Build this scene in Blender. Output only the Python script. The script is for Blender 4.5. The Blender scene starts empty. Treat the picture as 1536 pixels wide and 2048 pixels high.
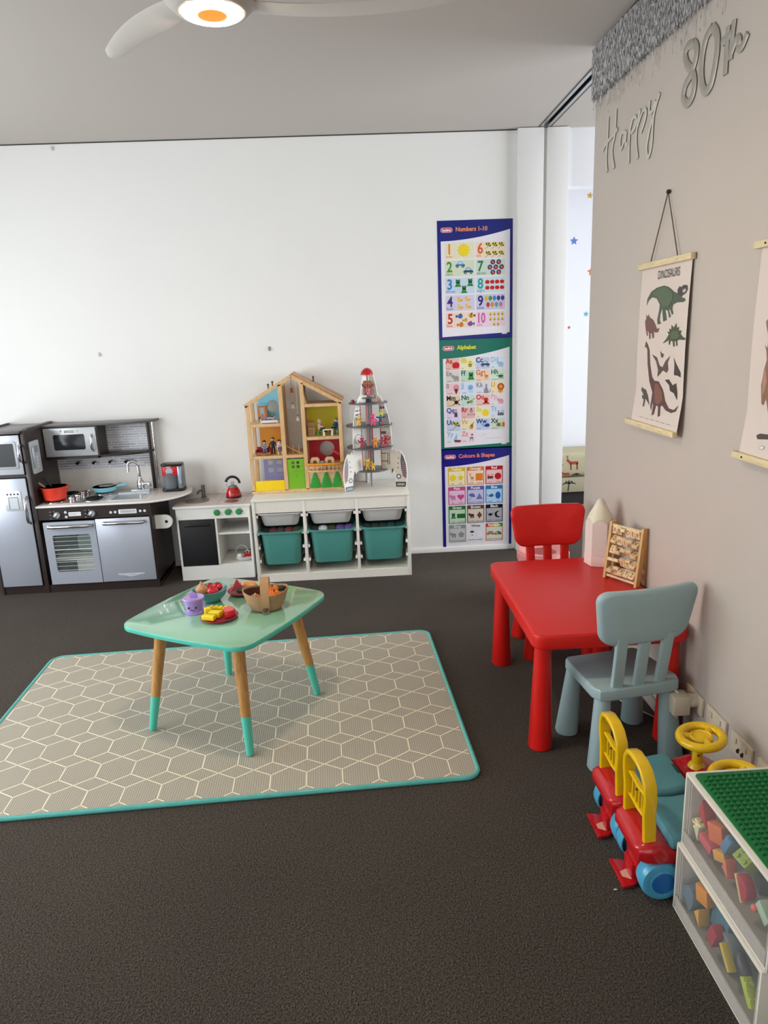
LEFT_E = (60, 62); FRONT_E = (16, 10); ROOM2_E = 115; ROOM2B_E = 22; WORLD_E = .3; EXPO = 0.33; FAN_E = 270
import bpy, bmesh, math, random
from mathutils import Vector, Matrix, Euler
random.seed(7)
S = bpy.context.scene
C = S.collection
PI = math.pi
V = Vector

# ------------------------------------------------------------------ camera model (metres, camera stands at x=0,y=0)
YAW, PIT, ROL, FPX, CH = 0.0374, 0.2469, -0.0404, 1417.3, 1.5193
_f = V((math.sin(YAW)*math.cos(PIT), math.cos(YAW)*math.cos(PIT), -math.sin(PIT)))
_r0 = V((math.cos(YAW), -math.sin(YAW), 0)); _u0 = _r0.cross(_f)
_r = math.cos(ROL)*_r0 + math.sin(ROL)*_u0
_u = -math.sin(ROL)*_r0 + math.cos(ROL)*_u0
def _ray(x, y): return _f + _r*((x-768)/FPX) - _u*((y-1024)/FPX)
# a measured photo point brought onto a real plane of the room
def aty(x, y, Y):
    d = _ray(x, y); return V((0, 0, CH)) + d*(Y/d.y)
def atz(x, y, z):
    d = _ray(x, y); return V((0, 0, CH)) + d*((z-CH)/d.z)
def atx(x, y, X):
    d = _ray(x, y); return V((0, 0, CH)) + d*(X/d.x)

# ------------------------------------------------------------------ materials
def lin(c):
    if isinstance(c, str):
        c = tuple(int(c[i:i+2], 16) for i in (0, 2, 4))
    return tuple(((v/255)/12.92 if v/255 <= .04045 else ((v/255+.055)/1.055)**2.4) for v in c) + (1.0,)
_M = {}
def mat(name, col, rough=.5, metal=0, var=.06, scale=30, bump=0, bscale=200, coat=0, trans=0, alpha=1, emit=0, spec=.5, stretch=None, detail=2, ior=1.45):
    if name in _M: return _M[name]
    m = bpy.data.materials.new(name); m.use_nodes = True
    nt = m.node_tree; N = nt.nodes; L = nt.links
    b = N['Principled BSDF']; c = lin(col)
    b.inputs['Roughness'].default_value = rough; b.inputs['Metallic'].default_value = metal
    b.inputs['Specular IOR Level'].default_value = spec; b.inputs['IOR'].default_value = ior
    b.inputs['Coat Weight'].default_value = coat; b.inputs['Transmission Weight'].default_value = trans; b.inputs['Alpha'].default_value = alpha
    tc = N.new('ShaderNodeTexCoord'); mp = N.new('ShaderNodeMapping')
    L.new(tc.outputs['Object'], mp.inputs['Vector'])
    if stretch: mp.inputs['Scale'].default_value = stretch
    nz = N.new('ShaderNodeTexNoise'); nz.inputs['Scale'].default_value = scale; nz.inputs['Detail'].default_value = detail
    L.new(mp.outputs[0], nz.inputs['Vector'])
    mx = N.new('ShaderNodeMix'); mx.data_type = 'RGBA'
    mx.inputs[6].default_value = tuple(min(1, v*(1-var)) for v in c[:3])+(1,)
    mx.inputs[7].default_value = tuple(min(1, v*(1+var)) for v in c[:3])+(1,)
    L.new(nz.outputs['Fac'], mx.inputs[0]); L.new(mx.outputs[2], b.inputs['Base Color'])
    if emit:
        b.inputs['Emission Color'].default_value = c; b.inputs['Emission Strength'].default_value = emit
    if bump:
        n2 = N.new('ShaderNodeTexNoise'); n2.inputs['Scale'].default_value = bscale; n2.inputs['Detail'].default_value = 3
        L.new(mp.outputs[0], n2.inputs['Vector'])
        bp = N.new('ShaderNodeBump'); bp.inputs['Strength'].default_value = bump; bp.inputs['Distance'].default_value = .002
        L.new(n2.outputs['Fac'], bp.inputs['Height']); L.new(bp.outputs[0], b.inputs['Normal'])
    _M[name] = m; return m
def wood(name, c1, c2, scale=6, axis=2, rough=.45):
    if name in _M: return _M[name]
    m = bpy.data.materials.new(name); m.use_nodes = True; nt = m.node_tree; N = nt.nodes; L = nt.links
    b = N['Principled BSDF']; b.inputs['Roughness'].default_value = rough
    tc = N.new('ShaderNodeTexCoord'); mp = N.new('ShaderNodeMapping'); L.new(tc.outputs['Object'], mp.inputs['Vector'])
    sc = [scale*6]*3; sc[axis] = scale; mp.inputs['Scale'].default_value = sc
    nz = N.new('ShaderNodeTexNoise'); nz.inputs['Scale'].default_value = 2; nz.inputs['Detail'].default_value = 5; nz.inputs['Distortion'].default_value = 1.2
    L.new(mp.outputs[0], nz.inputs['Vector'])
    r = N.new('ShaderNodeValToRGB'); r.color_ramp.elements[0].position = .3; r.color_ramp.elements[1].position = .7
    r.color_ramp.elements[0].color = lin(c1); r.color_ramp.elements[1].color = lin(c2)
    L.new(nz.outputs['Fac'], r.inputs[0]); L.new(r.outputs[0], b.inputs['Base Color'])
    _M[name] = m; return m
def flat(col, rough=.4): return mat('ink_'+(col if isinstance(col, str) else '%02x%02x%02x' % tuple(col)), col, rough=rough, var=.02)

# ------------------------------------------------------------------ mesh builder
class MB:
    def __init__(s): s.bm = bmesh.new(); s.mats = []
    def mi(s, m):
        if m not in s.mats: s.mats.append(m)
        return s.mats.index(m)
    def add(s, verts, faces, m, M=None):
        k = s.mi(m); vs = [s.bm.verts.new((M @ V(v)) if M else V(v)) for v in verts]
        for f in faces:
            try:
                fc = s.bm.faces.new([vs[i] for i in f]); fc.material_index = k
            except ValueError: pass
        return s
    def merge(s, t, m, M=None):
        t.verts.index_update()
        s.add([v.co.copy() for v in t.verts], [[v.index for v in f.verts] for f in t.faces], m, M); t.free(); return s
    def box(s, x0, x1, y0, y1, z0, z1, m, bev=0, M=None, seg=2):
        x0, x1 = min(x0, x1), max(x0, x1); y0, y1 = min(y0, y1), max(y0, y1); z0, z1 = min(z0, z1), max(z0, z1)
        vs = [(x, y, z) for z in (z0, z1) for y in (y0, y1) for x in (x0, x1)]
        fs = [(0, 2, 3, 1), (4, 5, 7, 6), (0, 1, 5, 4), (2, 6, 7, 3), (0, 4, 6, 2), (1, 3, 7, 5)]
        if not bev: return s.add(vs, fs, m, M)
        t = bmesh.new(); q = [t.verts.new(v) for v in vs]
        for f in fs: t.faces.new([q[i] for i in f])
        bev = min(bev, .49*min(x1-x0, y1-y0, z1-z0))
        bmesh.ops.bevel(t, geom=t.edges[:], offset=bev, segments=seg, profile=.5, affect='EDGES')
        return s.merge(t, m, M)
    # polygon in a plane, extruded; ax = normal axis; pts are (u,v): y->(x,z)  z->(x,y)  x->(y,z)
    def prism(s, pts, a, b, m, ax='y', bev=0, M=None, seg=2):
        def P(u, v, w): return {'y': (u, w, v), 'z': (u, v, w), 'x': (w, u, v)}[ax]
        n = len(pts)
        t = bmesh.new(); A = [t.verts.new(P(u, v, a)) for u, v in pts]; B = [t.verts.new(P(u, v, b)) for u, v in pts]
        t.faces.new(A); t.faces.new(B[::-1])
        for i in range(n): t.faces.new([A[i], B[i], B[(i+1) % n], A[(i+1) % n]])
        bmesh.ops.recalc_face_normals(t, faces=t.faces[:])
        if bev:
            As, Bs = set(A), set(B)
            e = [e for e in t.edges if (e.verts[0] in As) == (e.verts[1] in As)]
            bmesh.ops.bevel(t, geom=e, offset=bev, segments=seg, profile=.5, affect='EDGES')
        return s.merge(t, m, M)
    def tube(s, pts, rad, m, seg=10, closed=False, caps=True, M=None, flat=None):
        pts = [V(p) for p in pts]; n = len(pts)
        if not isinstance(rad, (list, tuple)): rad = [rad]*n
        vs = []; fs = []; prev = None
        for i, p in enumerate(pts):
            if closed: t = pts[(i+1) % n]-pts[i-1]
            else: t = pts[min(i+1, n-1)]-pts[max(i-1, 0)]
            t.normalize()
            if prev is None:
                a = V((0, 0, 1)) if abs(t.z) < .9 else V((1, 0, 0)); prev = (a - t*a.dot(t)).normalized()
            else: prev = (prev - t*prev.dot(t)).normalized()
            q = t.cross(prev)
            for k in range(seg):
                an = 2*PI*k/seg; o = prev*math.cos(an)*rad[i] + q*math.sin(an)*rad[i]
                vs.append(p+o)
        for i in range(n if closed else n-1):
            j = (i+1) % n
            for k in range(seg):
                l = (k+1) % seg; fs.append((i*seg+k, i*seg+l, j*seg+l, j*seg+k))
        if not closed and caps:
            fs.append(tuple(range(seg))[::-1]); fs.append(tuple((n-1)*seg+k for k in range(seg)))
        return s.add(vs, fs, m, M)
    def cyl(s, p, q, r, m, r2=None, seg=20, M=None): return s.tube([p, q], [r, r if r2 is None else r2], m, seg, M=M)
    def lathe(s, prof, m, c=(0, 0, 0), seg=28, M=None, sx=1, sy=1):
        vs = []; fs = []; n = len(prof); c = V(c)
        for r, z in prof:
            for k in range(seg):
                a = 2*PI*k/seg; vs.append(c+V((r*math.cos(a)*sx, r*math.sin(a)*sy, z)))
        for i in range(n-1):
            for k in range(seg):
                l = (k+1) % seg; fs.append((i*seg+k, i*seg+l, (i+1)*seg+l, (i+1)*seg+k))
        if prof[0][0] > 1e-5: fs.append(tuple(range(seg))[::-1])
        if prof[-1][0] > 1e-5: fs.append(tuple((n-1)*seg+k for k in range(seg)))
        return s.add(vs, fs, m, M)
    def ball(s, c, r, m, seg=14, M=None):
        if not isinstance(r, (list, tuple)): r = (r, r, r)
        n = max(6, seg*2//3); vs = []; fs = []; c = V(c)
        for i in range(n+1):
            th = PI*i/n
            for k in range(seg):
                a = 2*PI*k/seg; vs.append(c+V((r[0]*math.sin(th)*math.cos(a), r[1]*math.sin(th)*math.sin(a), r[2]*math.cos(th))))
        for i in range(n):
            for k in range(seg):
                l = (k+1) % seg; fs.append((i*seg+k, (i+1)*seg+k, (i+1)*seg+l, i*seg+l))
        return s.add(vs, fs, m, M)
    def torus(s, c, R, r, m, seg=28, rs=10, M=None, ax='z', a0=0, a1=2*PI):
        full = abs(a1-a0-2*PI) < 1e-6; pts = []
        for k in range(seg if full else seg+1):
            a = a0+(a1-a0)*k/seg; u, v = R*math.cos(a), R*math.sin(a)
            pts.append(V(c)+V({'z': (u, v, 0), 'y': (u, 0, v), 'x': (0, u, v)}[ax]))
        return s.tube(pts, r, m, rs, closed=full, M=M)
    def text(s, string, size, m, M, ext=0, sx=1, bold=0, align='LEFT'):
        cu = bpy.data.curves.new('t', 'FONT'); cu.body = string; cu.size = size; cu.extrude = ext; cu.offset = bold
        cu.align_x = align; cu.resolution_u = 3
        ob = bpy.data.objects.new('t', cu); me = ob.to_mesh()
        s.add([V((v.co.x*sx, v.co.y, v.co.z)) for v in me.vertices], [tuple(p.vertices) for p in me.polygons], m, M)
        ob.to_mesh_clear(); bpy.data.objects.remove(ob); bpy.data.curves.remove(cu); return s

_RM = {}
def _finish(mb, name, sharp=35):
    bmesh.ops.remove_doubles(mb.bm, verts=mb.bm.verts, dist=1e-6) if len(mb.bm.verts) < 0 else None
    me = bpy.data.meshes.new(name); mb.bm.to_mesh(me); mb.bm.free()
    for m in mb.mats: me.materials.append(m)
    me.polygons.foreach_set('use_smooth', [True]*len(me.polygons))
    me.set_sharp_from_angle(angle=math.radians(sharp))
    o = bpy.data.objects.new(name, me); C.objects.link(o); return o
def thing(name, label, cat, loc=(0, 0, 0), rz=0, group=None):
    o = bpy.data.objects.new(name, None); o.empty_display_size = .05; C.objects.link(o); o.location = loc; o.rotation_euler = (0, 0, rz)
    o['label'] = label; o['category'] = cat
    if group: o['group'] = group
    _RM[o] = Matrix.Translation(V(loc)) @ Matrix.Rotation(rz, 4, 'Z'); return o
def part(mb, name, parent, label=None, world=False, sharp=35):
    if world: mb.bm.transform(_RM[parent].inverted())
    o = _finish(mb, name, sharp); o.parent = parent; _RM[o] = _RM[parent]
    if label: o['label'] = label
    return o
def solo(mb, name, label, cat, loc=(0, 0, 0), rz=0, group=None, world=False, kind=None, sharp=35):
    M = Matrix.Translation(V(loc)) @ Matrix.Rotation(rz, 4, 'Z')
    if world: mb.bm.transform(M.inverted())
    o = _finish(mb, name, sharp); o.location = loc; o.rotation_euler = (0, 0, rz); _RM[o] = M
    o['label'] = label; o['category'] = cat
    if group: o['group'] = group
    if kind: o['kind'] = kind
    return o
def struct(mb, name, label=None):
    o = _finish(mb, name); o['kind'] = 'structure'
    if label: o['label'] = label; o['category'] = 'room'
    return o
def dup(root, loc, rz, label, group=None):
    r = root.copy(); C.objects.link(r); r.location = loc; r.rotation_euler = (0, 0, rz); r['label'] = label
    if group: r['group'] = group
    for ch in list(root.children):
        c = ch.copy(); C.objects.link(c); c.parent = r
        for g in ch.children:
            d = g.copy(); C.objects.link(d); d.parent = c
    return r
def rrect(w, h, r, n=6, cx=0, cy=0):
    if not isinstance(r, (list, tuple)): r = [r]*4
    out = []
    for i, (sx, sy) in enumerate([(1, 1), (-1, 1), (-1, -1), (1, -1)]):
        q = r[i]
        for k in range(n+1):
            a = PI/2*i + PI/2*k/n
            out.append((cx+sx*(w/2-q)+q*math.cos(a), cy+sy*(h/2-q)+q*math.sin(a)))
    return out
def circ(r, n=24, cx=0, cy=0, ry=None): return [(cx+r*math.cos(2*PI*k/n), cy+(ry or r)*math.sin(2*PI*k/n)) for k in range(n)]
def star(r, n=5, cx=0, cy=0, q=.45, a0=PI/2): return [(cx+(r if k % 2 == 0 else r*q)*math.cos(a0+PI*k/n), cy+(r if k % 2 == 0 else r*q)*math.sin(a0+PI*k/n)) for k in range(2*n)]
def holed(outer, inner):
    # one polygon with a hole, joined by a slit at the nearest pair
    i, j = min(((i, j) for i in range(len(outer)) for j in range(len(inner))), key=lambda t: (outer[t[0]][0]-inner[t[1]][0])**2+(outer[t[0]][1]-inner[t[1]][1])**2)
    def area(p): return sum(p[k][0]*p[(k+1) % len(p)][1]-p[(k+1) % len(p)][0]*p[k][1] for k in range(len(p)))
    inn = inner[j:]+inner[:j]
    if area(outer)*area(inner) > 0: inn = [inn[0]]+inn[1:][::-1]
    return outer[:i+1]+inn+[inn[0]]+outer[i:]
def plate_hole(mb, outer, holes, a, b, m, ax='y', M=None):
    # plate with holes: triangulated faces + side walls
    def P(u, v, w): return {'y': (u, w, v), 'z': (u, v, w), 'x': (w, u, v)}[ax]
    from mathutils.geometry import tessellate_polygon
    loops = [outer]+holes
    tri = tessellate_polygon([[V((u, v, 0)) for u, v in lp] for lp in loops])
    allp = [p for lp in loops for p in lp]; n = len(allp)
    vs = [P(u, v, a) for u, v in allp]+[P(u, v, b) for u, v in allp]
    fs = [t for t in tri]+[tuple(i+n for i in t)[::-1] for t in tri]
    k = 0
    for lp in loops:
        L = len(lp)
        for i in range(L): fs.append((k+i, k+(i+1) % L, n+k+(i+1) % L, n+k+i))
        k += L
    mb.add(vs, fs, m, M); return mb
class Canvas:
    """flat print on a sheet: u right, v up, layers 0.2 mm apart"""
    def __init__(s, mb, M, step=.0002): s.mb = mb; s.M = M; s.step = step
    def poly(s, pts, col, lv=1):
        m = flat(col) if isinstance(col, str) else col
        s.mb.add([(u, v, s.step*lv) for u, v in pts], [tuple(range(len(pts)))], m, s.M)
    def rect(s, x, y, w, h, col, lv=1, r=0): s.poly(rrect(w, h, r, 4, x+w/2, y+h/2) if r else [(x, y), (x+w, y), (x+w, y+h), (x, y+h)], col, lv)
    def circ(s, x, y, r, col, lv=2, ry=None, n=20): s.poly(circ(r, n, x, y, ry), col, lv)
    def star(s, x, y, r, col, lv=2, n=5, q=.45): s.poly(star(r, n, x, y, q), col, lv)
    def text(s, t, x, y, size, col, lv=3, align='LEFT', sx=1, bold=0):
        s.mb.text(t, size, flat(col), s.M @ Matrix.Translation((x, y, s.step*lv)), 0, sx, bold, align)
    def line(s, pts, w, col, lv=2):
        m = flat(col) if isinstance(col, str) else col
        for (a, b), (c, d) in zip(pts, pts[1:]):
            t = V((c-a, d-b)); 
            if t.length < 1e-7: continue
            t.normalize(); n = V((-t.y, t.x))*w/2; e = t*w*.3
            s.mb.add([(a-e.x+n.x, b-e.y+n.y, s.step*lv), (a-e.x-n.x, b-e.y-n.y, s.step*lv), (c+e.x-n.x, d+e.y-n.y, s.step*lv), (c+e.x+n.x, d+e.y+n.y, s.step*lv)], [(0, 1, 2, 3)], m, s.M)
def face_y(x, y, z):   # canvas whose normal looks towards -Y (towards the camera), u=+X, v=+Z
    return Matrix(((1, 0, 0, x), (0, 0, -1, y), (0, 1, 0, z), (0, 0, 0, 1)))
def face_x(x, y, z):   # canvas on the right wall: normal -X, u=-Y, v=+Z
    return Matrix(((0, 0, -1, x), (-1, 0, 0, y), (0, 1, 0, z), (0, 0, 0, 1)))
def face_up(x, y, z, a=0): return Matrix.Translation((x, y, z)) @ Matrix.Rotation(a, 4, 'Z')
# ------------------------------------------------------------------ common materials
YB, XR, ZC, YC = 4.785, 1.158, 2.7105, 3.4907
W_back = mat('paint_white', 'e9e9e6', .55, var=.012, scale=3, bump=.02, bscale=60)
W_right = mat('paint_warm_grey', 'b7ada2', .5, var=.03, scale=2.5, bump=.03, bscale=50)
W_room2 = mat('paint_pale', 'e6e7ec', .6, var=.01)
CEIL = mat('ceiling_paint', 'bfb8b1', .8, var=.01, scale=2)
GLOSSW = mat('gloss_white', 'e8e8e6', .25, var=.01)
DARKGAP = mat('shadow_gap', '3a3a38', .7)
ALU = mat('aluminium', 'b9bbbd', .3, metal=1, var=.03)
# carpet
def carpet_mat():
    m = bpy.data.materials.new('carpet'); m.use_nodes = True; nt = m.node_tree; N = nt.nodes; L = nt.links
    b = N['Principled BSDF']; b.inputs['Roughness'].default_value = .95; b.inputs['Specular IOR Level'].default_value = .15
    b.inputs['Sheen Weight'].default_value = .25; b.inputs['Sheen Roughness'].default_value = .6; b.inputs['Sheen Tint'].default_value = lin('8a8480')
    tc = N.new('ShaderNodeTexCoord')
    n1 = N.new('ShaderNodeTexNoise'); n1.inputs['Scale'].default_value = 190; n1.inputs['Detail'].default_value = 4
    n2 = N.new('ShaderNodeTexNoise'); n2.inputs['Scale'].default_value = 1.3
    v = N.new('ShaderNodeTexVoronoi'); v.inputs['Scale'].default_value = 260
    for n in (n1, n2, v): L.new(tc.outputs['Object'], n.inputs['Vector'])
    r = N.new('ShaderNodeValToRGB'); r.color_ramp.elements[0].position = .33; r.color_ramp.elements[1].position = .72
    r.color_ramp.elements[0].color = lin('26201b'); r.color_ramp.elements[1].color = lin('5f564d')
    L.new(n1.outputs['Fac'], r.inputs[0])
    mx = N.new('ShaderNodeMix'); mx.data_type = 'RGBA'; mx.blend_type = 'MULTIPLY'; mx.inputs[0].default_value = .5
    r2 = N.new('ShaderNodeValToRGB'); r2.color_ramp.elements[0].color = (.6, .6, .6, 1); r2.color_ramp.elements[0].position = .35; r2.color_ramp.elements[1].position = .65
    L.new(n2.outputs['Fac'], r2.inputs[0]); L.new(r.outputs[0], mx.inputs[6]); L.new(r2.outputs[0], mx.inputs[7]); L.new(mx.outputs[2], b.inputs['Base Color'])
    bp = N.new('ShaderNodeBump'); bp.inputs['Strength'].default_value = .9; bp.inputs['Distance'].default_value = .004
    ad = N.new('ShaderNodeMath'); ad.operation = 'ADD'; L.new(n1.outputs['Fac'], ad.inputs[0]); L.new(v.outputs['Distance'], ad.inputs[1])
    L.new(ad.outputs[0], bp.inputs['Height']); L.new(bp.outputs[0], b.inputs['Normal']); return m
CARPET = carpet_mat()

# room: x -3.3..1.158, y -1.6..4.785 ; second room beyond the sliding-door opening
LX, FY, RX2, FY2 = -3.3, -1.6, 4.2, 6.3
m = MB(); m.box(LX-.2, RX2+.2, FY-.2, FY2+.2, -.08, 0, CARPET); struct(m, 'floor')
m = MB()
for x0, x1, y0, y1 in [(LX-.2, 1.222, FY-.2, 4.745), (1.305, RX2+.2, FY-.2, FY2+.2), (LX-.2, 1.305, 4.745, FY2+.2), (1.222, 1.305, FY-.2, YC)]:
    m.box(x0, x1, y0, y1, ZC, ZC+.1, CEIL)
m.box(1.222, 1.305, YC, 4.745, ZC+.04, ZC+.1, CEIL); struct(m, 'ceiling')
m = MB(); m.box(LX-.2, 1.414, YB, YB+.12, 0, ZC, W_back); struct(m, 'wall_back')
m = MB(); m.box(XR, 1.36, FY, YC, 0, ZC, W_right); struct(m, 'wall_right')
# left wall with two wide windows
def wall_with_openings(name, ax, c0, c1, a0, a1, ops, mt):
    m = MB(); cur = a0
    def B(a, b, z0, z1):
        if ax == 'x': m.box(c0, c1, a, b, z0, z1, mt)
        else: m.box(a, b, c0, c1, z0, z1, mt)
    for (o0, o1, z0, z1) in ops:
        B(cur, o0, 0, ZC); B(o0, o1, 0, z0); B(o0, o1, z1, ZC); cur = o1
    B(cur, a1, 0, ZC); struct(m, name)
wins_left = [(.3, 2.0, .3, 2.3), (2.2, 3.9, .3, 2.3)]
wins_front = [(-2.8, -1.0, .3, 2.3), (-.7, .9, .3, 2.3)]
wall_with_openings('wall_left', 'x', LX-.12, LX, FY, YB, wins_left, W_back)
wall_with_openings('wall_front', 'y', FY-.12, FY, LX, RX2, wins_front, W_back)
GLASS = mat('window_glass', 'ffffff', .02, trans=1, var=0, ior=1.02)
k = 0
for ax, ws in (('x', wins_left), ('y', wins_front)):
    for (a, b, z0, z1) in ws:
        k += 1; m = MB()
        for (p, q, r, s) in [(a, b, z0, z0+.05), (a, b, z1-.05, z1), (a, a+.05, z0, z1), (b-.05, b, z0, z1), ((a+b)/2-.02, (a+b)/2+.02, z0, z1)]:
            if ax == 'x': m.box(LX-.09, LX-.03, p, q, r, s, GLOSSW)
            else: m.box(p, q, FY-.09, FY-.03, r, s, GLOSSW)
        struct(m, 'window_%d' % k)
# second room shell
m = MB(); m.box(1.40, RX2+.1, YB+.0, YB+.12, 2.375, ZC, W_room2); struct(m, 'wall_bulkhead')
m = MB(); m.box(1.30, RX2+.1, FY2, FY2+.1, 0, ZC, W_room2); struct(m, 'wall_far')
m = MB(); m.box(1.30, 1.414, YB+.12, FY2, 0, ZC, W_room2); struct(m, 'wall_alcove')
m = MB(); m.box(RX2, RX2+.1, FY, FY2, 0, ZC, W_room2); struct(m, 'wall_playroom')
# baseboards, shadow gaps, door lining, sliding-door track
m = MB(); m.box(LX, 1.095, YB-.012, YB, 0, .036, GLOSSW, .003); struct(m, 'baseboard_back')
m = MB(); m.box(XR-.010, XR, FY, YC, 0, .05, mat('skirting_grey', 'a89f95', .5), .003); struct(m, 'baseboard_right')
m = MB(); m.box(LX, 1.095, YB-.004, YB, ZC-.006, ZC, DARKGAP); struct(m, 'trim_1')
m = MB(); m.box(XR-.004, XR, FY, YC, ZC-.010, ZC, DARKGAP); struct(m, 'trim_2')
m = MB(); m.box(1.095, 1.256, 4.735, YB, 0, ZC-.004, GLOSSW, .004); m.box(1.256, 1.277, 4.752, YB, 0, ZC-.004, mat('groove_grey', 'd9d9d6', .4)); m.box(1.277, 1.414, 4.735, YB, 0, ZC-.004, GLOSSW, .004); struct(m, 'trim_3')
m = MB(); m.box(1.222, 1.226, YC, 4.745, ZC-.003, ZC+.04, DARKGAP); m.box(1.226, 1.246, YC, 4.745, ZC-.002, ZC+.004, ALU); m.box(1.246, 1.272, YC, 4.745, ZC+.020, ZC+.04, DARKGAP)
m.box(1.272, 1.292, YC, 4.745, ZC-.002, ZC+.004, ALU); m.box(1.292, 1.305, YC, 4.745, ZC+.018, ZC+.04, DARKGAP); struct(m, 'trim_4')
# filler plugs and hooks on the back wall
HOOKW = mat('hook_white', 'd8d6cf', .35)
for (px, py, lab) in [(104, 297, 'small white adhesive hook on the white wall just below the ceiling'), (198, 708, 'tiny white wall hook above the play kitchen'), (539, 697, 'small grey metal hook above the dollhouse on white wall')]:
    p = aty(px, py, YB); o = thing('wall_hook', lab, 'hook', p, 0, 'hooks on the back wall'); b = MB()
    gm = HOOKW if px != 539 else mat('hook_grey', '8c8a84', .35)
    b.prism(rrect(.016, .026, .006, 4), -.004, 0, gm, 'y', .001); part(b, 'back_plate', o)
    b = MB(); b.tube([(0, -.004, .004), (0, -.012, .000), (0, -.016, -.008), (0, -.012, -.016), (0, -.008, -.013)], .0028, gm, 8)
    part(b, 'hook', o)
# ------------------------------------------------------------------ big play kitchen against the back wall
ESP = mat('espresso_board', '2e2422', .35, var=.1, scale=12)
ESPT = mat('espresso_top', '5d5a5a', .3, var=.04)
SILV = mat('silver_paint', 'b4bac6', .32, metal=.35, var=.03, scale=5)
SILV2 = mat('silver_light', 'cdd2d8', .3, metal=.3, var=.03)
CHROME = mat('chrome', 'd4d6d8', .12, metal=1, var=.02)
BLK = mat('black_plastic', '141414', .3)
WPL = mat('white_plastic', 'ecebe6', .3, var=.01)
CTOP = mat('speckled_counter', 'd6d0ca', .3, var=.06, scale=150)
F = 4.35; KB = 4.775
K = thing('play_kitchen', 'large dark brown and silver wooden play kitchen against the white wall', 'play kitchen', (-1.77, F, 0))
def kp(mb, n, par=None, lab=None): return part(mb, n, par or K, lab, world=True)
def fx(px, py, Y=F): p = aty(px, py, Y); return p.x, p.z
XL, XM0, XM1, XRR = -2.262, -2.018, -1.978, -1.290
# carcass
m = MB()
m.prism([(F, 0), (F, 1.0), (F+.02, 1.035), (F+.06, 1.045), (KB, 1.045), (KB, 0)], XL-.014, XL, ESP, 'x', .002)
m.prism([(F, 0), (F, 1.0), (F+.02, 1.035), (F+.06, 1.045), (KB, 1.045), (KB, 0)], XM0+.004, XM1-.006, ESP, 'x', .002)
m.box(XRR-.014, XRR, F, KB, 0, .553, ESP)
m.box(XL, XRR-.014, F+.006, F+.02, 0, .05, ESP); m.box(XL, XM0, F+.004, F+.018, .752, .768, ESP)
m.box(XL, XRR-.014, KB-.01, KB, 0, .56, ESP); m.box(XL, XM0, KB-.01, KB, .5, 1.03, ESP)
m.box(XM1-.006, XRR-.014, F+.004, F+.018, .475, .553, ESP); m.box(XL, XRR, F+.02, KB, .03, .045, ESP)
m.box(XL, XM0, F+.02, KB, .755, .765, ESP)
kp(m, 'carcass')
m = MB(); m.box(XL, XM0+.004, F-.005, KB, 1.018, 1.034, ESPT, .003); kp(m, 'fridge_top')
# fridge door
def handle_v(mb, x, y, z0, z1, r=.010, d=.03):
    mb.tube([(x, y, z0), (x, y-d*.8, z0+.015), (x, y-d, z0+.04), (x, y-d, z1-.04), (x, y-d*.8, z1-.015), (x, y, z1)], [r*.8, r, r, r, r, r*.8], CHROME, 12)
def handle_h(mb, x0, x1, y, z, r=.010, d=.028, s=0):
    mb.tube([(x0, y, z), (x0+.012, y-d*.8, z), (x0+.035, y-d, z), (x1-.035, y-d, z+s), (x1-.012, y-d*.8, z+s), (x1, y, z+s)], [r*.8, r, r, r, r, r*.8], CHROME, 12)
m = MB(); m.box(XL+.003, XM0, F-.012, F, .056, .748, SILV, .004); d1 = kp(m, 'fridge_door')
m = MB(); x, z = fx(56, 1021, F-.02); handle_v(m, x, F-.012, z-.085, z+.085); part(m, 'handle', d1, None, world=True)
m = MB(); x0, z1 = fx(11, 990, F-.012); x1, z0 = fx(44, 1019, F-.012)
m.prism(rrect(x1-x0+.02, z1-z0+.03, .012, 4, (x0+x1)/2, (z0+z1)/2+.008), F-.0155, F-.012, SILV2, 'y', .001)
m.box(x0+.012, x1-.012, F-.0175, F-.0155, z0+.004, z1-.014, mat('recess_grey', '8e9298', .4), .001); m.box(x0+.020, x1-.014, F-.0185, F-.0175, z0+.006, z1-.020, SILV2)
for i in range(4): m.ball((x0+.012+i*.021, F-.0165, z1+.002), (.006, .003, .006), mat('dark_dot', '4a4c50', .3), 10)
part(m, 'water_dispenser', d1, None, world=True)
# upper door
m = MB(); m.box(XL+.003, XM0, F-.012, F, .772, 1.012, SILV2, .004); d2 = kp(m, 'freezer_door')
m = MB(); x1, z1 = fx(30, 882, F-.012); _, z0 = fx(33, 938, F-.012); x0 = XL+.02
pts = rrect(x1-x0, z1-z0, .014, 5, (x0+x1)/2, (z0+z1)/2)
m.prism(pts, F-.017, F-.012, SILV, 'y', .0015); m.prism(rrect(x1-x0-.03, z1-z0-.03, .008, 5, (x0+x1)/2, (z0+z1)/2), F-.018, F-.017, BLK, 'y')
part(m, 'window_panel', d2, 'black window panel', world=True)
m = MB(); x, z = fx(41, 908, F-.02); handle_v(m, x, F-.012, z-.055, z+.055, .009); part(m, 'handle', d2, None, world=True)
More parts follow.
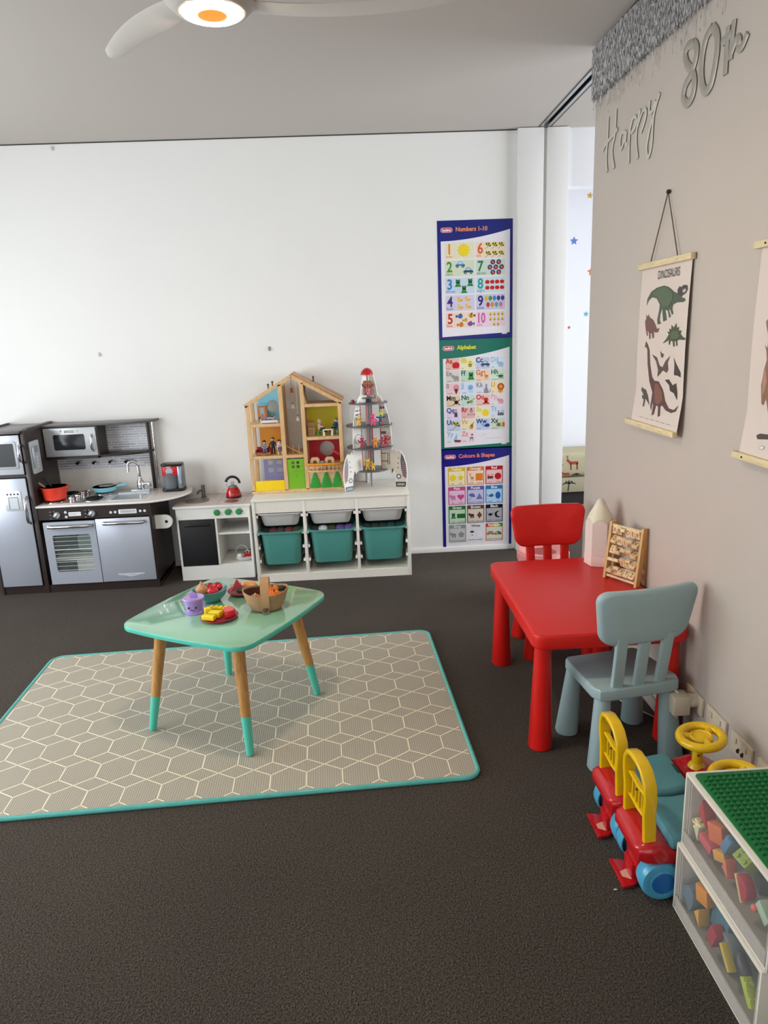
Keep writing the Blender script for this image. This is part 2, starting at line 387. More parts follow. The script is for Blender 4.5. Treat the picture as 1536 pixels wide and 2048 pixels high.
# oven and cupboard doors
k = 5.486
def z2(a, b, Y=F-.012): return fx(60+a/k, 960+b/k, Y)
ox0, oz1 = z2(133, 466); ox1, oz0 = z2(822, 1126); xm = z2(745, 700)[0]; cx1 = z2(1385, 800)[0]
wx0, wz1 = z2(243, 612); wx1, wz0 = z2(715, 992)
oz0, oz1, cz1 = .058, .463, .466
m = MB(); win = rrect(wx1-wx0, wz1-wz0, .014, 5, (wx0+wx1)/2, (wz0+wz1)/2)
plate_hole(m, rrect(xm-ox0-.003, oz1-oz0, .003, 2, (ox0+xm)/2, (oz0+oz1)/2), [win], F-.012, F, SILV)
for (a, b) in [(ox0+.008, oz1-.012), (ox0+.008, oz0+.016), (ox0+.008, oz1-.024), (ox0+.008, oz0+.028)]: m.ball((a, F-.0125, b), (.0022, .001, .0022), CHROME, 8)
d3 = kp(m, 'oven_door')
m = MB(); m.prism(win, F-.005, F-.003, mat('oven_glass', '9fb0ac', .05, alpha=.10, spec=.5), 'y')
for i in range(9):
    zz = wz1-.014-i*(wz1-wz0-.024)/8; m.cyl((wx0, F-.0085, zz), (wx1, F-.0085, zz), .0011 if i != 3 else .0024, WPL, seg=6)
part(m, 'oven_window', d3, None, world=True)
m = MB(); a = z2(205, 548); b = z2(680, 518); handle_h(m, a[0], b[0], F-.012, .437, .0115); part(m, 'handle', d3, None, world=True)
m = MB(); m.box(xm+.002, XRR-.012, F-.012, F, .058, .470, SILV, .003); d4 = kp(m, 'cupboard_door')
m = MB(); a = z2(805, 520); b = z2(1275, 490); handle_h(m, a[0], b[0], F-.012, .444, .0115); part(m, 'handle', d4, None, world=True)
m = MB(); a = z2(965, 1030); b = z2(1265, 1025); w = b[0]-a[0]; zc = a[1]-.005
cv = Canvas(m, face_y(0, F-.0125, 0)); 
cv.poly([(a[0], zc+.006), (b[0], zc+.006), (b[0]-.01, zc-.002), (a[0]+w*.72, zc-.006), (a[0]+w*.5, zc-.016), (a[0]+w*.28, zc-.006), (a[0]+.01, zc-.002)], 'dfe3ea', 1)
cv.poly([(a[0]+.006, zc+.003), (b[0]-.006, zc+.003), (b[0]-.014, zc-.001), (a[0]+w*.68, zc-.004), (a[0]+w*.5, zc-.012), (a[0]+w*.32, zc-.004), (a[0]+.014, zc-.001)], 'aeb4c0', 2)
part(m, 'badge', d4, None, world=True)
m = MB(); m.box(ox0+.01, xm-.02, F+.03, KB-.02, .2, .206, WPL); m.prism(rrect(.12, .11, .02, 4, (ox0+xm)/2+.03, .275), F+.16, F+.30, mat('oven_inner', '8aa39c', .4), 'y'); m.box(xm-.19, xm-.03, F+.1, F+.108, .06, .19, WPL); kp(m, 'oven_rack')
# control panel
m = MB(); m.box(XM1-.002, XRR-.016, F+.0036, F+.0046, .479, .550, ESP); cv = Canvas(m, face_y(0, F+.0036, 0), .0003)
def dial(a, b, r):
    x, z = z2(a, b, F)
    m.lathe([(0, -.018), (r*.8, -.018), (r, -.012), (r, 0)], SILV2, (0, 0, 0), 20, Matrix.Translation((x, F+.004, z)) @ Matrix.Rotation(-PI/2, 4, 'X') )
    m.box(x-.003, x+.003, F-.020, F-.012, z-r*.8, z+r*.8, CHROME, .001)
for a, b in ((297, 388), (680, 367)):
    x, z = z2(a, b, F); r = .019
    m_ = MB(); m_.lathe([(r, 0), (r, .012), (r*.85, .018), (0, .019)], SILV2, (0, 0, 0), 22, Matrix.Translation((x, F+.004, z)) @ Matrix.Rotation(PI/2, 4, 'X'))
    m_.box(x-.0035, x+.0035, F-.020, F-.013, z-r*.8, z+r*.8, CHROME, .001, M=Matrix.Translation((x, 0, z)) @ Matrix.Rotation(.5, 4, 'Y') @ Matrix.Translation((-x, 0, -z)))
    kp(m_, 'dial', None, 'silver dial')
    cv.line([(x+.028*math.cos(t), z+.028*math.sin(t)) for t in [PI*.72+i*.11 for i in range(11)]], .006, 'e8e8e8', 1)
    for q in (-.022, 0, .022): cv.rect(x-.046, z+q-.001, .008, .002, 'e8e8e8', 1)
for a, b in ((385, 357), (395, 407), (883, 357), (932, 353), (1207, 340), (1255, 338)):
    x, z = z2(a, b, F); cv.circ(x, z, .0082, 'e9e9ea', 1); cv.circ(x, z, .004, 'b9babc', 2)
x0, za = z2(420, 380, F); x1, _ = z2(557, 375, F); cv.rect(x0, za-.012, x1-x0, .026, 'dfe1e3', 1, .004); cv.text('12:30', x0+.007, za-.006, .017, '9a9ca0', 2)
x0, za = z2(968, 352, F); x1, _ = z2(1168, 347, F); cv.rect(x0, za-.013, x1-x0, .028, 'e4e5e6', 1, .004); cv.rect(x0+.012, za-.008, x1-x0-.018, .018, 'b8bbbf', 2)
for i in range(5): cv.rect(x0+.018+i*.013, za-.006, .002, .014, '8b8e94', 3)
kp(m, 'control_panel')
# counter: straight part and round right lobe
edge = [(XM1-.006, F-.008), (XRR-.10, F-.008)]
for t in range(13):
    a = -PI/2+PI/2*t/12; edge.append((XRR-.06+.262*math.cos(a)**1.0, F+.262+.02+(.262+.028)*math.sin(a)))
edge += [(XRR+.19, KB-.06), (XRR+.15, KB), (XM1-.006, KB)]
m = MB(); m.prism(edge, .553, .568, CTOP, 'z', .003); m.prism([(x, y) if True else 0 for x, y in edge[:15]]+[(XRR-.1, F+.2)], .5535, .5675, WPL, 'z') if False else None
kp(m, 'counter')
m = MB(); e = [p for p in edge[:15]]; 
m.tube([(x, y-.0005, .5605) for x, y in e[:-1]], .0062, WPL, 8); kp(m, 'counter_edge', None, 'white counter edge')
# splash back with printed tiles
bx1 = fx(300, 930, KB-.02)[0]+.02
m = MB(); m.box(XM1-.006, bx1, KB-.012, KB, .568, 1.02, WPL)
cv = Canvas(m, face_y(0, KB-.0125, 0)); rnd = random.Random(3)
cv.rect(XM1, .715, bx1-XM1-.004, .30, 'ecedf2', 1)
tc = ['b4b8c2', 'bec3ca', 'c8ccd2', 'abafba', 'ced2d6', 'bcc2c8']
for r_ in range(18):
    zz = .719+r_*.0163
    x = XM1+.003-(.05 if r_ % 2 else .0)-(.03 if r_ % 3 == 0 else 0)
    while x < bx1-.01:
        w = .115; a, b = max(x, XM1+.003), min(x+w, bx1-.007)
        if b-a > .006: cv.rect(a, zz, b-a, .011, rnd.choice(tc), 2)
        x += w+.006
kp(m, 'splashback')
# microwave cabinet, niche shelf, roof board
UY = 4.60
ux1, _ = fx(192, 880, UY)
mx0, mz1 = fx(82, 858, UY); mx1, mz0 = fx(197, 909, UY)
m = MB(); m.box(XM1-.006, ux1+.012, UY+.004, UY+.014, .815, 1.02, ESP); m.box(ux1, ux1+.014, UY, KB-.012, .815, 1.02, ESP); m.box(XM1-.006, ux1+.012, UY, KB-.012, .812, .826, ESP)
sh = [(ux1+.012, UY+.002)]+[(ux1+.012+.30*math.sin(t*PI/2/8)**.9, KB-.012-.155*math.cos(t*PI/2/8)**.8) for t in range(1, 9)]+[(ux1+.012, KB-.012)]
m.prism(sh, .818, .832, ESP, 'z', .002); kp(m, 'wall_cabinet')
m = MB(); rf = [(XM1-.006, UY-.004), (ux1+.08, UY-.004)]+[(ux1+.08+.285*math.sin(t*PI/2/8), KB-(KB-UY+.004)*math.cos(t*PI/2/8)**.7) for t in range(1, 9)]+[(XM1-.006, KB)]
m.prism(rf, 1.020, 1.034, ESPT, 'z', .003); kp(m, 'cabinet_roof')
m = MB(); m.box(XM1, ux1+.004, UY-.010, UY+.004, .832, 1.014, SILV2, .003); d5 = kp(m, 'microwave_door')
m = MB(); a = fx(105, 870, UY-.01); b = fx(172, 899, UY-.01)
m.prism(rrect(b[0]-a[0], a[1]-b[1]-.003, .010, 5, (a[0]+b[0])/2, (a[1]+b[1])/2), UY-.012, UY-.010, mat('microwave_window', '2c2f36', .15, var=.1), 'y', .0006); part(m, 'microwave_window', d5, None, world=True)
m = MB(); x, z = fx(184, 885, UY-.02); handle_v(m, x, UY-.010, z-.055, z+.052, .009, .024); part(m, 'handle', d5, None, world=True)
m = MB(); cv = Canvas(m, face_y(0, UY-.0103, 0)); a = fx(128, 866, UY-.01); b = fx(148, 866, UY-.01)
cv.rect(a[0], a[1]-.002, b[0]-a[0], .018, 'b5b4ac', 1, .002); cv.text('12:30', a[0]+.005, a[1]+.001, .016, 'e4e2da', 2)
for px in (121, 154): q = fx(px, 862, UY-.01); cv.circ(q[0], q[1], .007, 'b5b8ba', 1); cv.circ(q[0], q[1], .003, 'e6e6e6', 2)
for i in range(12):
    q = fx(103+i*7.0+(3 if i > 9 else 0), 908.5-i*.25, UY-.01); cv.circ(q[0], q[1], .0048, 'b7babd', 1); cv.circ(q[0], q[1], .0022, 'dadcdd', 2)
part(m, 'button_strip', d5, None, world=True)
# hook pegs
for px, py in ((156.4, 925), (188.6, 924), (221.4, 922.2), (252.9, 921.6)):
    p = aty(px, py, KB-.03); m = MB(); m.tube([(p.x, KB-.012, p.z), (p.x, KB-.035, p.z), (p.x-.001, KB-.05, p.z-.004)], [.006, .0075, .010], BLK, 12); kp(m, 'hook')
# upright posts at the right end
for px, mt, rr in ((295, ESP, .011), (304.5, CHROME, .0085)):
    a = aty(px, 850, KB-.03); m = MB(); m.cyl((a.x, KB-.03, .566), (a.x, KB-.03, 1.022), rr, mt); kp(m, 'post', None, 'chrome post' if mt is CHROME else None)
# phone on the inner side panel
m = MB(); q = [atx(64, 908, XM1-.004), atx(84, 901, XM1-.004), atx(91, 954, XM1-.004), atx(73, 965, XM1-.004)]
ys, ye = q[0].y, q[1].y; za, zb = q[0].z, q[2].z
zt, zl = .962, .762
m.prism(rrect(.125, zt-zl, .012, 4, F+.090, (zt+zl)/2), XM1-.006, XM1+.004, SILV2, 'x', .002)
for i in range(4):
    for j in range(3): m.ball((XM1+.0045, F+.06+j*.022, .80+i*.02), (.0015, .007, .006), WPL, 8)
m.box(XM1+.004, XM1+.0055, F+.045, F+.125, .89, .93, mat('lcd_grey', '8d979c', .3)); m.box(XM1+.004, XM1+.02, F+.034, F+.052, .80, .93, SILV, .004)
kp(m, 'toy_phone_panel')
# hob: four burners, small taps, sink, faucet
m = MB()
HZ = .568
m.prism(rrect(.30, .34, .02, 4, -1.785, F+.20), HZ, HZ+.003, mat('hob_steel', 'b3aeac', .25, metal=.6), 'z', .001)
kp(m, 'hob')
for i, (px, py) in enumerate(((119, 1001), (199, 996), (154, 983), (213, 986))):
    p = atz(px, py, HZ); p.y = min(max(p.y, F+.09), KB-.085)
    if i in (0,): p.x, p.y = -1.905, F+.11
    if i == 1: p.x, p.y = -1.665, F+.11
    if i == 2: p.x, p.y = -1.885, F+.30
    if i == 3: p.x, p.y = -1.665, F+.30
    m = MB(); m.lathe([(.066, .003), (.066, .007), (.056, .010), (.054, .006), (0, .006)], CHROME, (p.x, p.y, HZ), 28)
    m.tube([(p.x+(.008+.0042*t)*math.cos(t*.9), p.y+(.008+.0042*t)*math.sin(t*.9), HZ+.012) for t in range(11)]+[(p.x+.05*math.cos(t*.5), p.y+.05*math.sin(t*.5), HZ+.012) for t in range(13)], .004, BLK, 6)
    m.torus((p.x, p.y, HZ+.012), .036, .004, BLK, 22, 6); m.torus((p.x, p.y, HZ+.012), .02, .004, BLK, 16, 6)
    kp(m, 'burner')
for (x, y) in ((-1.79, F+.07), (-1.775, F+.135), (-1.78, F+.22), (-1.77, F+.29)):
    m = MB(); m.cyl((x, y, HZ+.003), (x, y, HZ+.012), .017, CHROME); m.ball((x, y, HZ+.016), (.016, .016, .010), CHROME, 12); m.box(x-.016, x+.016, y-.003, y+.003, HZ+.018, HZ+.03, CHROME, .002); kp(m, 'knob')
a = atz(239, 1007, HZ); b = atz(312, 985, HZ)
m = MB(); sx0, sx1, sy0, sy1 = -1.565, -1.345, F+.05, F+.25
plate_hole(m, rrect(sx1-sx0, sy1-sy0, .012, 4, (sx0+sx1)/2, (sy0+sy1)/2), [rrect(sx1-sx0-.024, sy1-sy0-.024, .02, 4, (sx0+sx1)/2, (sy0+sy1)/2)], HZ, HZ+.004, SILV2, 'z')
m.box(sx0+.012, sx1-.012, sy0+.012, sy1-.012, HZ+.0004, HZ+.0012, mat('sink_inner', 'a7abb0', .3, metal=.5)); m.box(sx0+.012, sx1-.012, sy1-.02, sy1-.012, HZ, HZ+.012, SILV2)
kp(m, 'sink')
fxp = -1.425; fy = KB-.12
m = MB(); m.box(fxp-.06, fxp+.06, fy-.022, fy+.022, HZ, HZ+.016, SILV2, .003)
m.lathe([(.022, .016), (.024, .04), (.022, .07), (.014, .082), (.011, .10)], CHROME, (fxp, fy, HZ), 20)
m.tube([(fxp, fy, HZ+.09), (fxp-.004, fy, HZ+.17)]+[(fxp-.035+.032*math.cos(t), fy-.01*(t/PI), HZ+.172+.034*math.sin(t)) for t in [i*PI/10 for i in range(0, 11)]]+[(fxp-.067, fy-.012, HZ+.135)], .0105, CHROME, 12)
m.cyl((fxp+.01, fy, HZ+.05), (fxp+.05, fy-.004, HZ+.056), .009, CHROME); m.lathe([(0, -.018), (.013, -.014), (.016, 0), (.013, .014), (0, .018)], CHROME, (fxp+.056, fy-.004, HZ+.045), 12)
kp(m, 'tap')
# paper-towel bracket at the right end
m = MB(); bx0, bz1 = fx(314, 1030, F+.07); bx1_, bz0 = fx(347, 1055, F+.07); zc = (bz0+bz1)/2; h = bz1-bz0
pts = [(bx0-.03, zc-h/2), (bx1_-h/2, zc-h/2)]+[(bx1_-h/2+h/2*math.cos(t), zc+h/2*math.sin(t)) for t in [-PI/2+PI*i/10 for i in range(11)]]+[(bx0-.03, zc+h/2)]
plate_hole(m, pts, [circ(.010, 14, bx1_-h/2+.006, zc)], F+.06, F+.075, WPL)
m.cyl((bx1_-h/2+.006, F+.062, zc), (bx1_-h/2+.006, F+.074, zc), .010, BLK); kp(m, 'towel_bracket', None, 'white bracket with a round hole')

# ------------------------------------------------------------------ things on the play kitchen
RED = mat('enamel_red_orange', 'e8442f', .25, coat=.3, var=.03); CREAM = mat('enamel_cream', 'efe6d2', .35)
px_, py_ = -1.905, F+.11
t = thing('cooking_pot', 'orange-red toy cooking pot with two utensils on the hob', 'pot', (px_, py_, HZ+.016))
m = MB(); m.lathe([(0, 0), (.058, 0), (.066, .006), (.076, .075), (.080, .084), (.077, .084)], RED, seg=30)
m.lathe([(.077, .084), (.073, .078), (.063, .008), (0, .006)], CREAM, seg=30)
for s in (-1, 1): m.tube([(s*.074, -.018, .074), (s*.092, -.014, .078), (s*.094, .014, .078), (s*.074, .018, .074)], .0045, RED, 8)
part(m, 'pot_body', t)
t2 = solo(MB().tube([(.03, .01, .03), (-.02, .0, .09), (-.055, -.005, .145)], [.006, .006, .0085], mat('utensil_black', '17181a', .4), 10), 'spatula', 'black handled spatula standing in the orange-red pot', 'utensil', (px_, py_, HZ+.016))
t2 = solo(MB().tube([(.01, -.02, .03), (-.05, -.02, .085), (-.098, -.018, .122)], [.006, .006, .009], mat('spoon_wood', 'b58d78', .5), 10), 'wooden_spoon', 'pale wooden spoon leaning out of the orange-red pot', 'utensil', (px_, py_, HZ+.016))
PB = mat('enamel_sky_blue', '7fc6d8', .25, coat=.3); 
t = thing('frying_pan', 'light blue toy frying pan on the back burner', 'pan', (-1.655, F+.29, HZ+.016))
m = MB(); m.lathe([(0, 0), (.060, 0), (.072, .008), (.078, .034), (.075, .034)], PB, seg=30); m.lathe([(.075, .034), (.068, .012), (0, .008)], CREAM, seg=30); part(m, 'pan_body', t)
m = MB(); m.tube([(.074, .0, .028), (.11, .0, .036), (.145, 0, .040)], [.008, .007, .009], PB, 10); part(m, 'handle', t)
t = solo(MB().prism(rrect(.085, .05, .02, 5), 0, .004, mat('turner_grey', '9c9788', .4), 'z', .001).tube([(.04, 0, .003), (.10, .01, .02)], .004, mat('turner_grey', '9c9788'), 8), 'spatula', 'grey toy turner lying across the light blue pan', 'utensil', (-1.645, F+.285, HZ+.052))
# coffee maker
CG = mat('coffee_grey', '8b8f93', .25, metal=.6, var=.04); CR = mat('label_red', 'b3161f', .35)
cmx, cmy = -1.205, F+.30
t = thing('coffee_maker', 'red and grey toy coffee maker on the rounded counter end', 'coffee maker', (cmx, cmy, .5685))
m = MB(); m.prism(rrect(.145, .11, .03, 5), 0, .018, BLK, 'z', .003); part(m, 'base', t); m = MB(); m.prism(rrect(.14, .10, .03, 5), .165, .18, BLK, 'z', .005); part(m, 'lid', t)
m = MB(); m.lathe([(.048, 0), (.05, .02), (.05, .1), (.046, .102)], mat('carafe_smoke', '6d747a', .1, alpha=.8), (-.014, -.004, .018), 26); m.lathe([(0, 0), (.047, 0), (.047, .008), (0, .01)], BLK, (-.014, -.004, .018), 26); part(m, 'carafe', t)
m = MB(); m.prism(rrect(.034, .1, .014, 5, .052, .0), .018, .165, CG, 'z', .003); m.prism(rrect(.132, .096, .03, 5), .1, .165, CR, 'z', .004)
cv = Canvas(m, face_y(-.012, -.0482, .134)); cv.circ(0, 0, .021, 'dfe3e6', 1); cv.circ(0, 0, .017, '5f6f8c', 2); cv.circ(0, 0, .012, 'dfe3e6', 3); cv.circ(0, 0, .008, '5f6f8c', 4); cv.circ(0, 0, .003, 'ffffff', 5)
for a in range(10): cv.circ(.027*math.cos(a*.63), .027*math.sin(a*.63), .0018, 'e8cfa8', 1, n=8)
cv.rect(-.02, .027, .034, .0035, 'e6d9d3', 1)
part(m, 'filter_housing', t, 'red filter housing')
m = MB(); m.box(.050, .062, -.052, -.048, .05, .15, mat('gauge_blue', '8fa6c4', .2), .001); part(m, 'water_gauge', t)

# ------------------------------------------------------------------ small white play kitchen
F2 = 4.45; x0, x1 = -1.166, -.697
OFFW = mat('offwhite_board', 'e7e6e1', .4, var=.015)
K2 = thing('toy_sink_unit', 'small white play kitchen with three green knobs beside the storage frame', 'play kitchen', ((x0+x1)/2, F2, 0))
def k2(mb, n, lab=None, par=None): return part(mb, n, par or K2, lab, world=True)
m = MB(); xd = -.925
m.box(x0, x0+.012, F2, KB, 0, .485, OFFW); m.box(x1-.012, x1, F2, KB, 0, .485, OFFW); m.box(xd, xd+.012, F2+.004, KB, .1, .41, OFFW)
m.box(x0+.012, x1-.012, F2, F2+.012, .408, .485, OFFW); m.box(x0+.012, x1-.012, F2, F2+.012, .0, .094, OFFW); m.box(x0+.012, x1-.012, F2+.012, KB, .084, .096, OFFW)
m.box(x0+.012, x1-.012, KB-.008, KB, .1, .485, OFFW); part(m, 'body', K2, None, True)
m = MB(); m.box(xd+.012, x1-.012, F2+.01, KB-.008, .298, .310, OFFW); k2(m, 'shelf')
m = MB(); m.box(x0+.013, xd-.001, F2+.001, F2+.013, .097, .406, mat('chalk_black', '16171a', .55, var=.15, scale=10), .002); d = k2(m, 'door', 'black cupboard door')
m = MB(); m.box(x0+.045, xd-.035, F2-.008, F2+.001, .362, .376, BLK, .003); part(m, 'handle', d, None, True)
TOP2 = mat('pale_top', 'c9bfb8', .35, var=.02)
sx, sy = -1.052, F2+.14; cxx, cyy = -.82, F2+.08
m = MB(); plate_hole(m, rrect(x1-x0+.024, KB-F2+.012, .004, 2, (x0+x1)/2, (KB+F2)/2-.006), [circ(.076, 30, sx, sy)], .485, .5, TOP2, 'z')
m.box(x0-.012, x1+.010, F2-.0125, F2-.0115, .485, .5, OFFW)
for xx in (-.902, -.735): m.box(xx, xx+.002, F2+.02, KB-.02, .4999, .5004, flat('8f8278'))
k2(m, 'worktop')
m = MB(); m.lathe([(.078, .0015), (.078, .003), (.074, .003), (.07, -.03), (.05, -.042), (0, -.043)], mat('basin_grey', '8e8a80', .3, metal=.4), (sx, sy, .5), 32); m.cyl((sx+.01, sy+.01, .459), (sx+.01, sy+.01, .462), .012, BLK); k2(m, 'sink_bowl')
m = MB(); m.lathe([(.045, 0), (.045, .0016), (0, .0016)], mat('hotplate_brown', '8a5a55', .3), (cxx, cyy, .5), 28); k2(m, 'hotplate')
p = aty(402, 994, F2+.22); m = MB(); FG = mat('tap_grey', '6f7072', .3, metal=.7)
m.cyl((-1.03, F2+.245, .5), (-1.03, F2+.245, .583), .013, FG); m.cyl((-1.03, F2+.245, .5), (-1.03, F2+.245, .503), .02, FG); m.tube([(-1.03, F2+.245, .545), (-1.052, F2+.22, .55), (-1.062, F2+.205, .535)], .008, FG, 10); k2(m, 'tap')
GR = mat('knob_green', '2f8f4c', .3)
for i, (px, py) in enumerate(((433.5, 1025.3), (455.4, 1024.2), (477.1, 1023.3))):
    q = aty(px, py, F2); m = MB(); 
    m.lathe([(.0205, 0), (.0205, .002), (.0175, .003), (.0165, .012), (0, .013)], GR, (0, 0, 0), 24, Matrix.Translation((q.x, F2, q.z)) @ Matrix.Rotation(PI/2, 4, 'X'))
    cv = Canvas(m, face_y(q.x, F2-.0003, q.z))
    if i: cv.line([((.026)*math.cos(t), .026*math.sin(t)) for t in [-.1+j*.12 for j in range(13)]], .0035, '333333', 1)
    else: cv.line([((.026)*math.cos(t), .026*math.sin(t)) for t in [.0+j*.2 for j in range(16)]], .0012, '9fb8a6', 1)
    k2(m, 'knob', 'green knob')
# kettle
KR = mat('kettle_red', 'b90f16', .12, coat=.6, var=.02); kx, ky = -.822, F2+.195
t = thing('toy_kettle', 'red toy kettle with black handle on the small white kitchen', 'kettle', (kx, ky, .5005))
m = MB(); m.lathe([(0, 0), (.045, 0), (.049, .006), (.050, .02), (.044, .045), (.034, .066), (.030, .07)], KR, seg=30); m.lathe([(.0505, .004), (.0515, .009), (.0505, .014)], BLK, seg=30); part(m, 'kettle_body', t)
m = MB(); m.lathe([(.031, .069), (.026, .078), (.012, .085), (0, .086)], CG, seg=24); m.torus((0, 0, .096), .008, .0025, CHROME, 14, 6, ax='y'); part(m, 'lid', t)
m = MB(); m.tube([(-.038, 0, .035), (-.052, 0, .05), (-.064, 0, .062)], [.010, .007, .006], CHROME, 12); part(m, 'spout', t)
m = MB(); m.tube([(-.032, 0, .068)]+[(.046*math.cos(a), 0, .09+.046*math.sin(a)) for a in [PI-.1-i*.1 for i in range(4)]], .0025, CHROME, 8)
m.tube([(.046*math.cos(a), 0, .092+.047*math.sin(a)) for a in [2.85-i*.2 for i in range(15)]], .0085, BLK, 12); part(m, 'handle', t)
# dish with cup inside the open compartment
bx, by = -.768, F2+.09
t = thing('dish_rack', 'clear plastic dish tray on the bottom shelf of the small white kitchen', 'tray', (bx, by, .0965))
CLR = mat('clear_plastic', 'e2e6e4', .1, alpha=.45, var=.02)
m = MB(); m.lathe([(0, 0), (.045, 0), (.06, .012), (.062, .03), (.058, .03), (.05, .006), (0, .005)], CLR, seg=26, sy=.8); part(m, 'tray', t)
m = MB(); m.torus((-.02, .03, .05), .04, .003, CLR, 22, 8, ax='y'); part(m, 'rim_wire', t)
t = solo(MB().ball((0, 0, .02), (.020, .018, .020), WPL, 14), 'toy_egg', 'white toy egg in the clear dish tray', 'toy food', (bx-.03, by-.01, .104))
t = thing('toy_mug', 'small red mug standing in the clear dish tray', 'mug', (bx+.022, by-.01, .103))
m = MB(); m.lathe([(0, 0), (.019, 0), (.021, .003), (.023, .045), (.021, .045), (.018, .005), (0, .004)], CR, seg=22); cv = Canvas(m, face_y(0, -.0222, .018)); cv.circ(0, 0, .007, 'd88f6a', 1); part(m, 'mug_body', t)
m = MB(); m.torus((0, 0, .05), .012, .0025, mat('mug_handle', 'd8c9c4'), 14, 8, ax='y'); part(m, 'handle', t)
# ------------------------------------------------------------------ storage frame with bins
FT = 4.33; SZ = .545
CRM = mat('cream_board', 'e3dfd5', .4, var=.015)
tx0, tx1 = -.663, .326
T = thing('storage_unit', 'low cream white storage frame holding six plastic bins', 'storage unit', ((tx0+tx1)/2, FT, 0))
m = MB(); th = .018; YK = 4.768
divs = [tx0, -.3495, -.0175, tx1-th]
for x in divs: m.box(x, x+th, FT+(.0 if x in (tx0, tx1-th) else .004), YK, 0, SZ-.016, CRM, .0015)
m.box(tx0+th, tx1-th, FT+.006, FT+.02, .455, SZ-.016, CRM); m.box(tx0+th, tx1-th, FT+.0025, FT+.018, 0, .047, CRM); m.box(tx0+th, tx1-th, FT+.018, YK, .035, .05, CRM)
part(m, 'frame', T, None, True)
m = MB(); m.box(tx0-.002, tx1+.002, FT-.004, YK, SZ-.016, SZ, CRM, .003); part(m, 'top', T, None, True)
m = MB(); m.box(tx0+th, tx1-th, YK-.006, YK, .05, SZ-.02, mat('cream_back', 'cfd2cf', .5)); part(m, 'back_panel', T, None, True)
bays = [(tx0+th, divs[1]), (divs[1]+th, divs[2]), (divs[2]+th, divs[3])]
for a, b in bays:
    for z in (.135, .225, .318, .430):
        for xx, s in ((a, 1), (b, -1)):
            m = MB(); m.box(xx, xx+s*.010, FT+.012, YK-.02, z, z+.006, WPL); m.box(xx, xx+s*.014, FT+.010, FT+.026, z-.008, z+.010, WPL, .002); part(m, 'runner', T, None, True)
GB = mat('bin_grey', 'c3c2c0', .35, var=.01); TB = mat('bin_teal', '4c9188', .38, var=.02, scale=8)
def bin_(x0, x1, zt, h, mt, y0):
    m = MB(); cx = (x0+x1)/2; w = x1-x0-.024; d = .385
    def ring(wd, dp, r, z): return [(cx+u, y0+d/2+v, z) for u, v in rrect(wd, dp, r, 5)]
    lv = [ring(w-.06, d-.07, .03, zt-h), ring(w-.045, d-.055, .045, zt-h+.012), ring(w-.015, d-.02, .05, zt-.012), ring(w-.015, d-.02, .05, zt), ring(w+.012, d+.012, .03, zt+.001), ring(w+.012, d+.012, .03, zt-.008), ring(w+.008, d+.008, .03, zt-.0079)]
    n = len(lv[0]); vs = [p for l in lv for p in l]; fs = []
    for i in range(len(lv)-1):
        for k in range(n): fs.append((i*n+k, i*n+(k+1) % n, (i+1)*n+(k+1) % n, (i+1)*n+k))
    fs.append(tuple(range(n))); m.add(vs, fs, mt); 
    # inner wall
    lv = [ring(w-.019, d-.024, .05, zt-.001), ring(w-.05, d-.06, .045, zt-h+.016)]
    vs = [p for l in lv for p in l]; fs = [(k, (k+1) % n, n+(k+1) % n, n+k) for k in range(n)]+[tuple(n+k for k in range(n))]
    m.add(vs, fs, mt); return m, cx, y0, w, d
names = ['left hand bay of the storage frame', 'middle bay of the storage frame', 'bay of the storage frame nearest the posters']
for i, (a, b) in enumerate(bays):
    m, *_ = bin_(a, b, .449, .088, GB, FT+.014); 
    solo(m, 'storage_bin', 'shallow light grey bin in the '+names[i], 'storage bin', ((a+b)/2, FT+.2, .449-.088), 0, 'shallow grey bins', world=True)
    m, cx, y0, w, d = bin_(a, b, .330, .222, TB, FT-.006)
    solo(m, 'storage_bin', 'deep teal bin in the '+names[i], 'storage bin', ((a+b)/2, FT+.2, .330-.222), 0, 'deep teal bins', world=True)
# soft toys and cloths in the teal bins (seen through the gap)
rnd = random.Random(5)
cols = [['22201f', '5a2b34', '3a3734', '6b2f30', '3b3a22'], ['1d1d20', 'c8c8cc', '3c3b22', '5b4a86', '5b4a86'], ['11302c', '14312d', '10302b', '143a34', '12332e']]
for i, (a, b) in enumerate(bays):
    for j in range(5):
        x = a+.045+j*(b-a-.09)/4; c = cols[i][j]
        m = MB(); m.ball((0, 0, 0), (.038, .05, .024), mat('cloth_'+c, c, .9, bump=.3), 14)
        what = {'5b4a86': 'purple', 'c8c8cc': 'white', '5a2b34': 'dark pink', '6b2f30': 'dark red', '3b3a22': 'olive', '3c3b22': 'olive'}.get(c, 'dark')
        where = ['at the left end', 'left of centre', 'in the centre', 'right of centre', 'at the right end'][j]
        solo(m, 'cloth_bundle', f'{what} cloth bundle {where} of the teal bin in the '+['left', 'middle', 'last'][i]+' bay', 'cloth', (x, FT+.07, .330-.012), 0, 'cloth bundles in the teal bins')

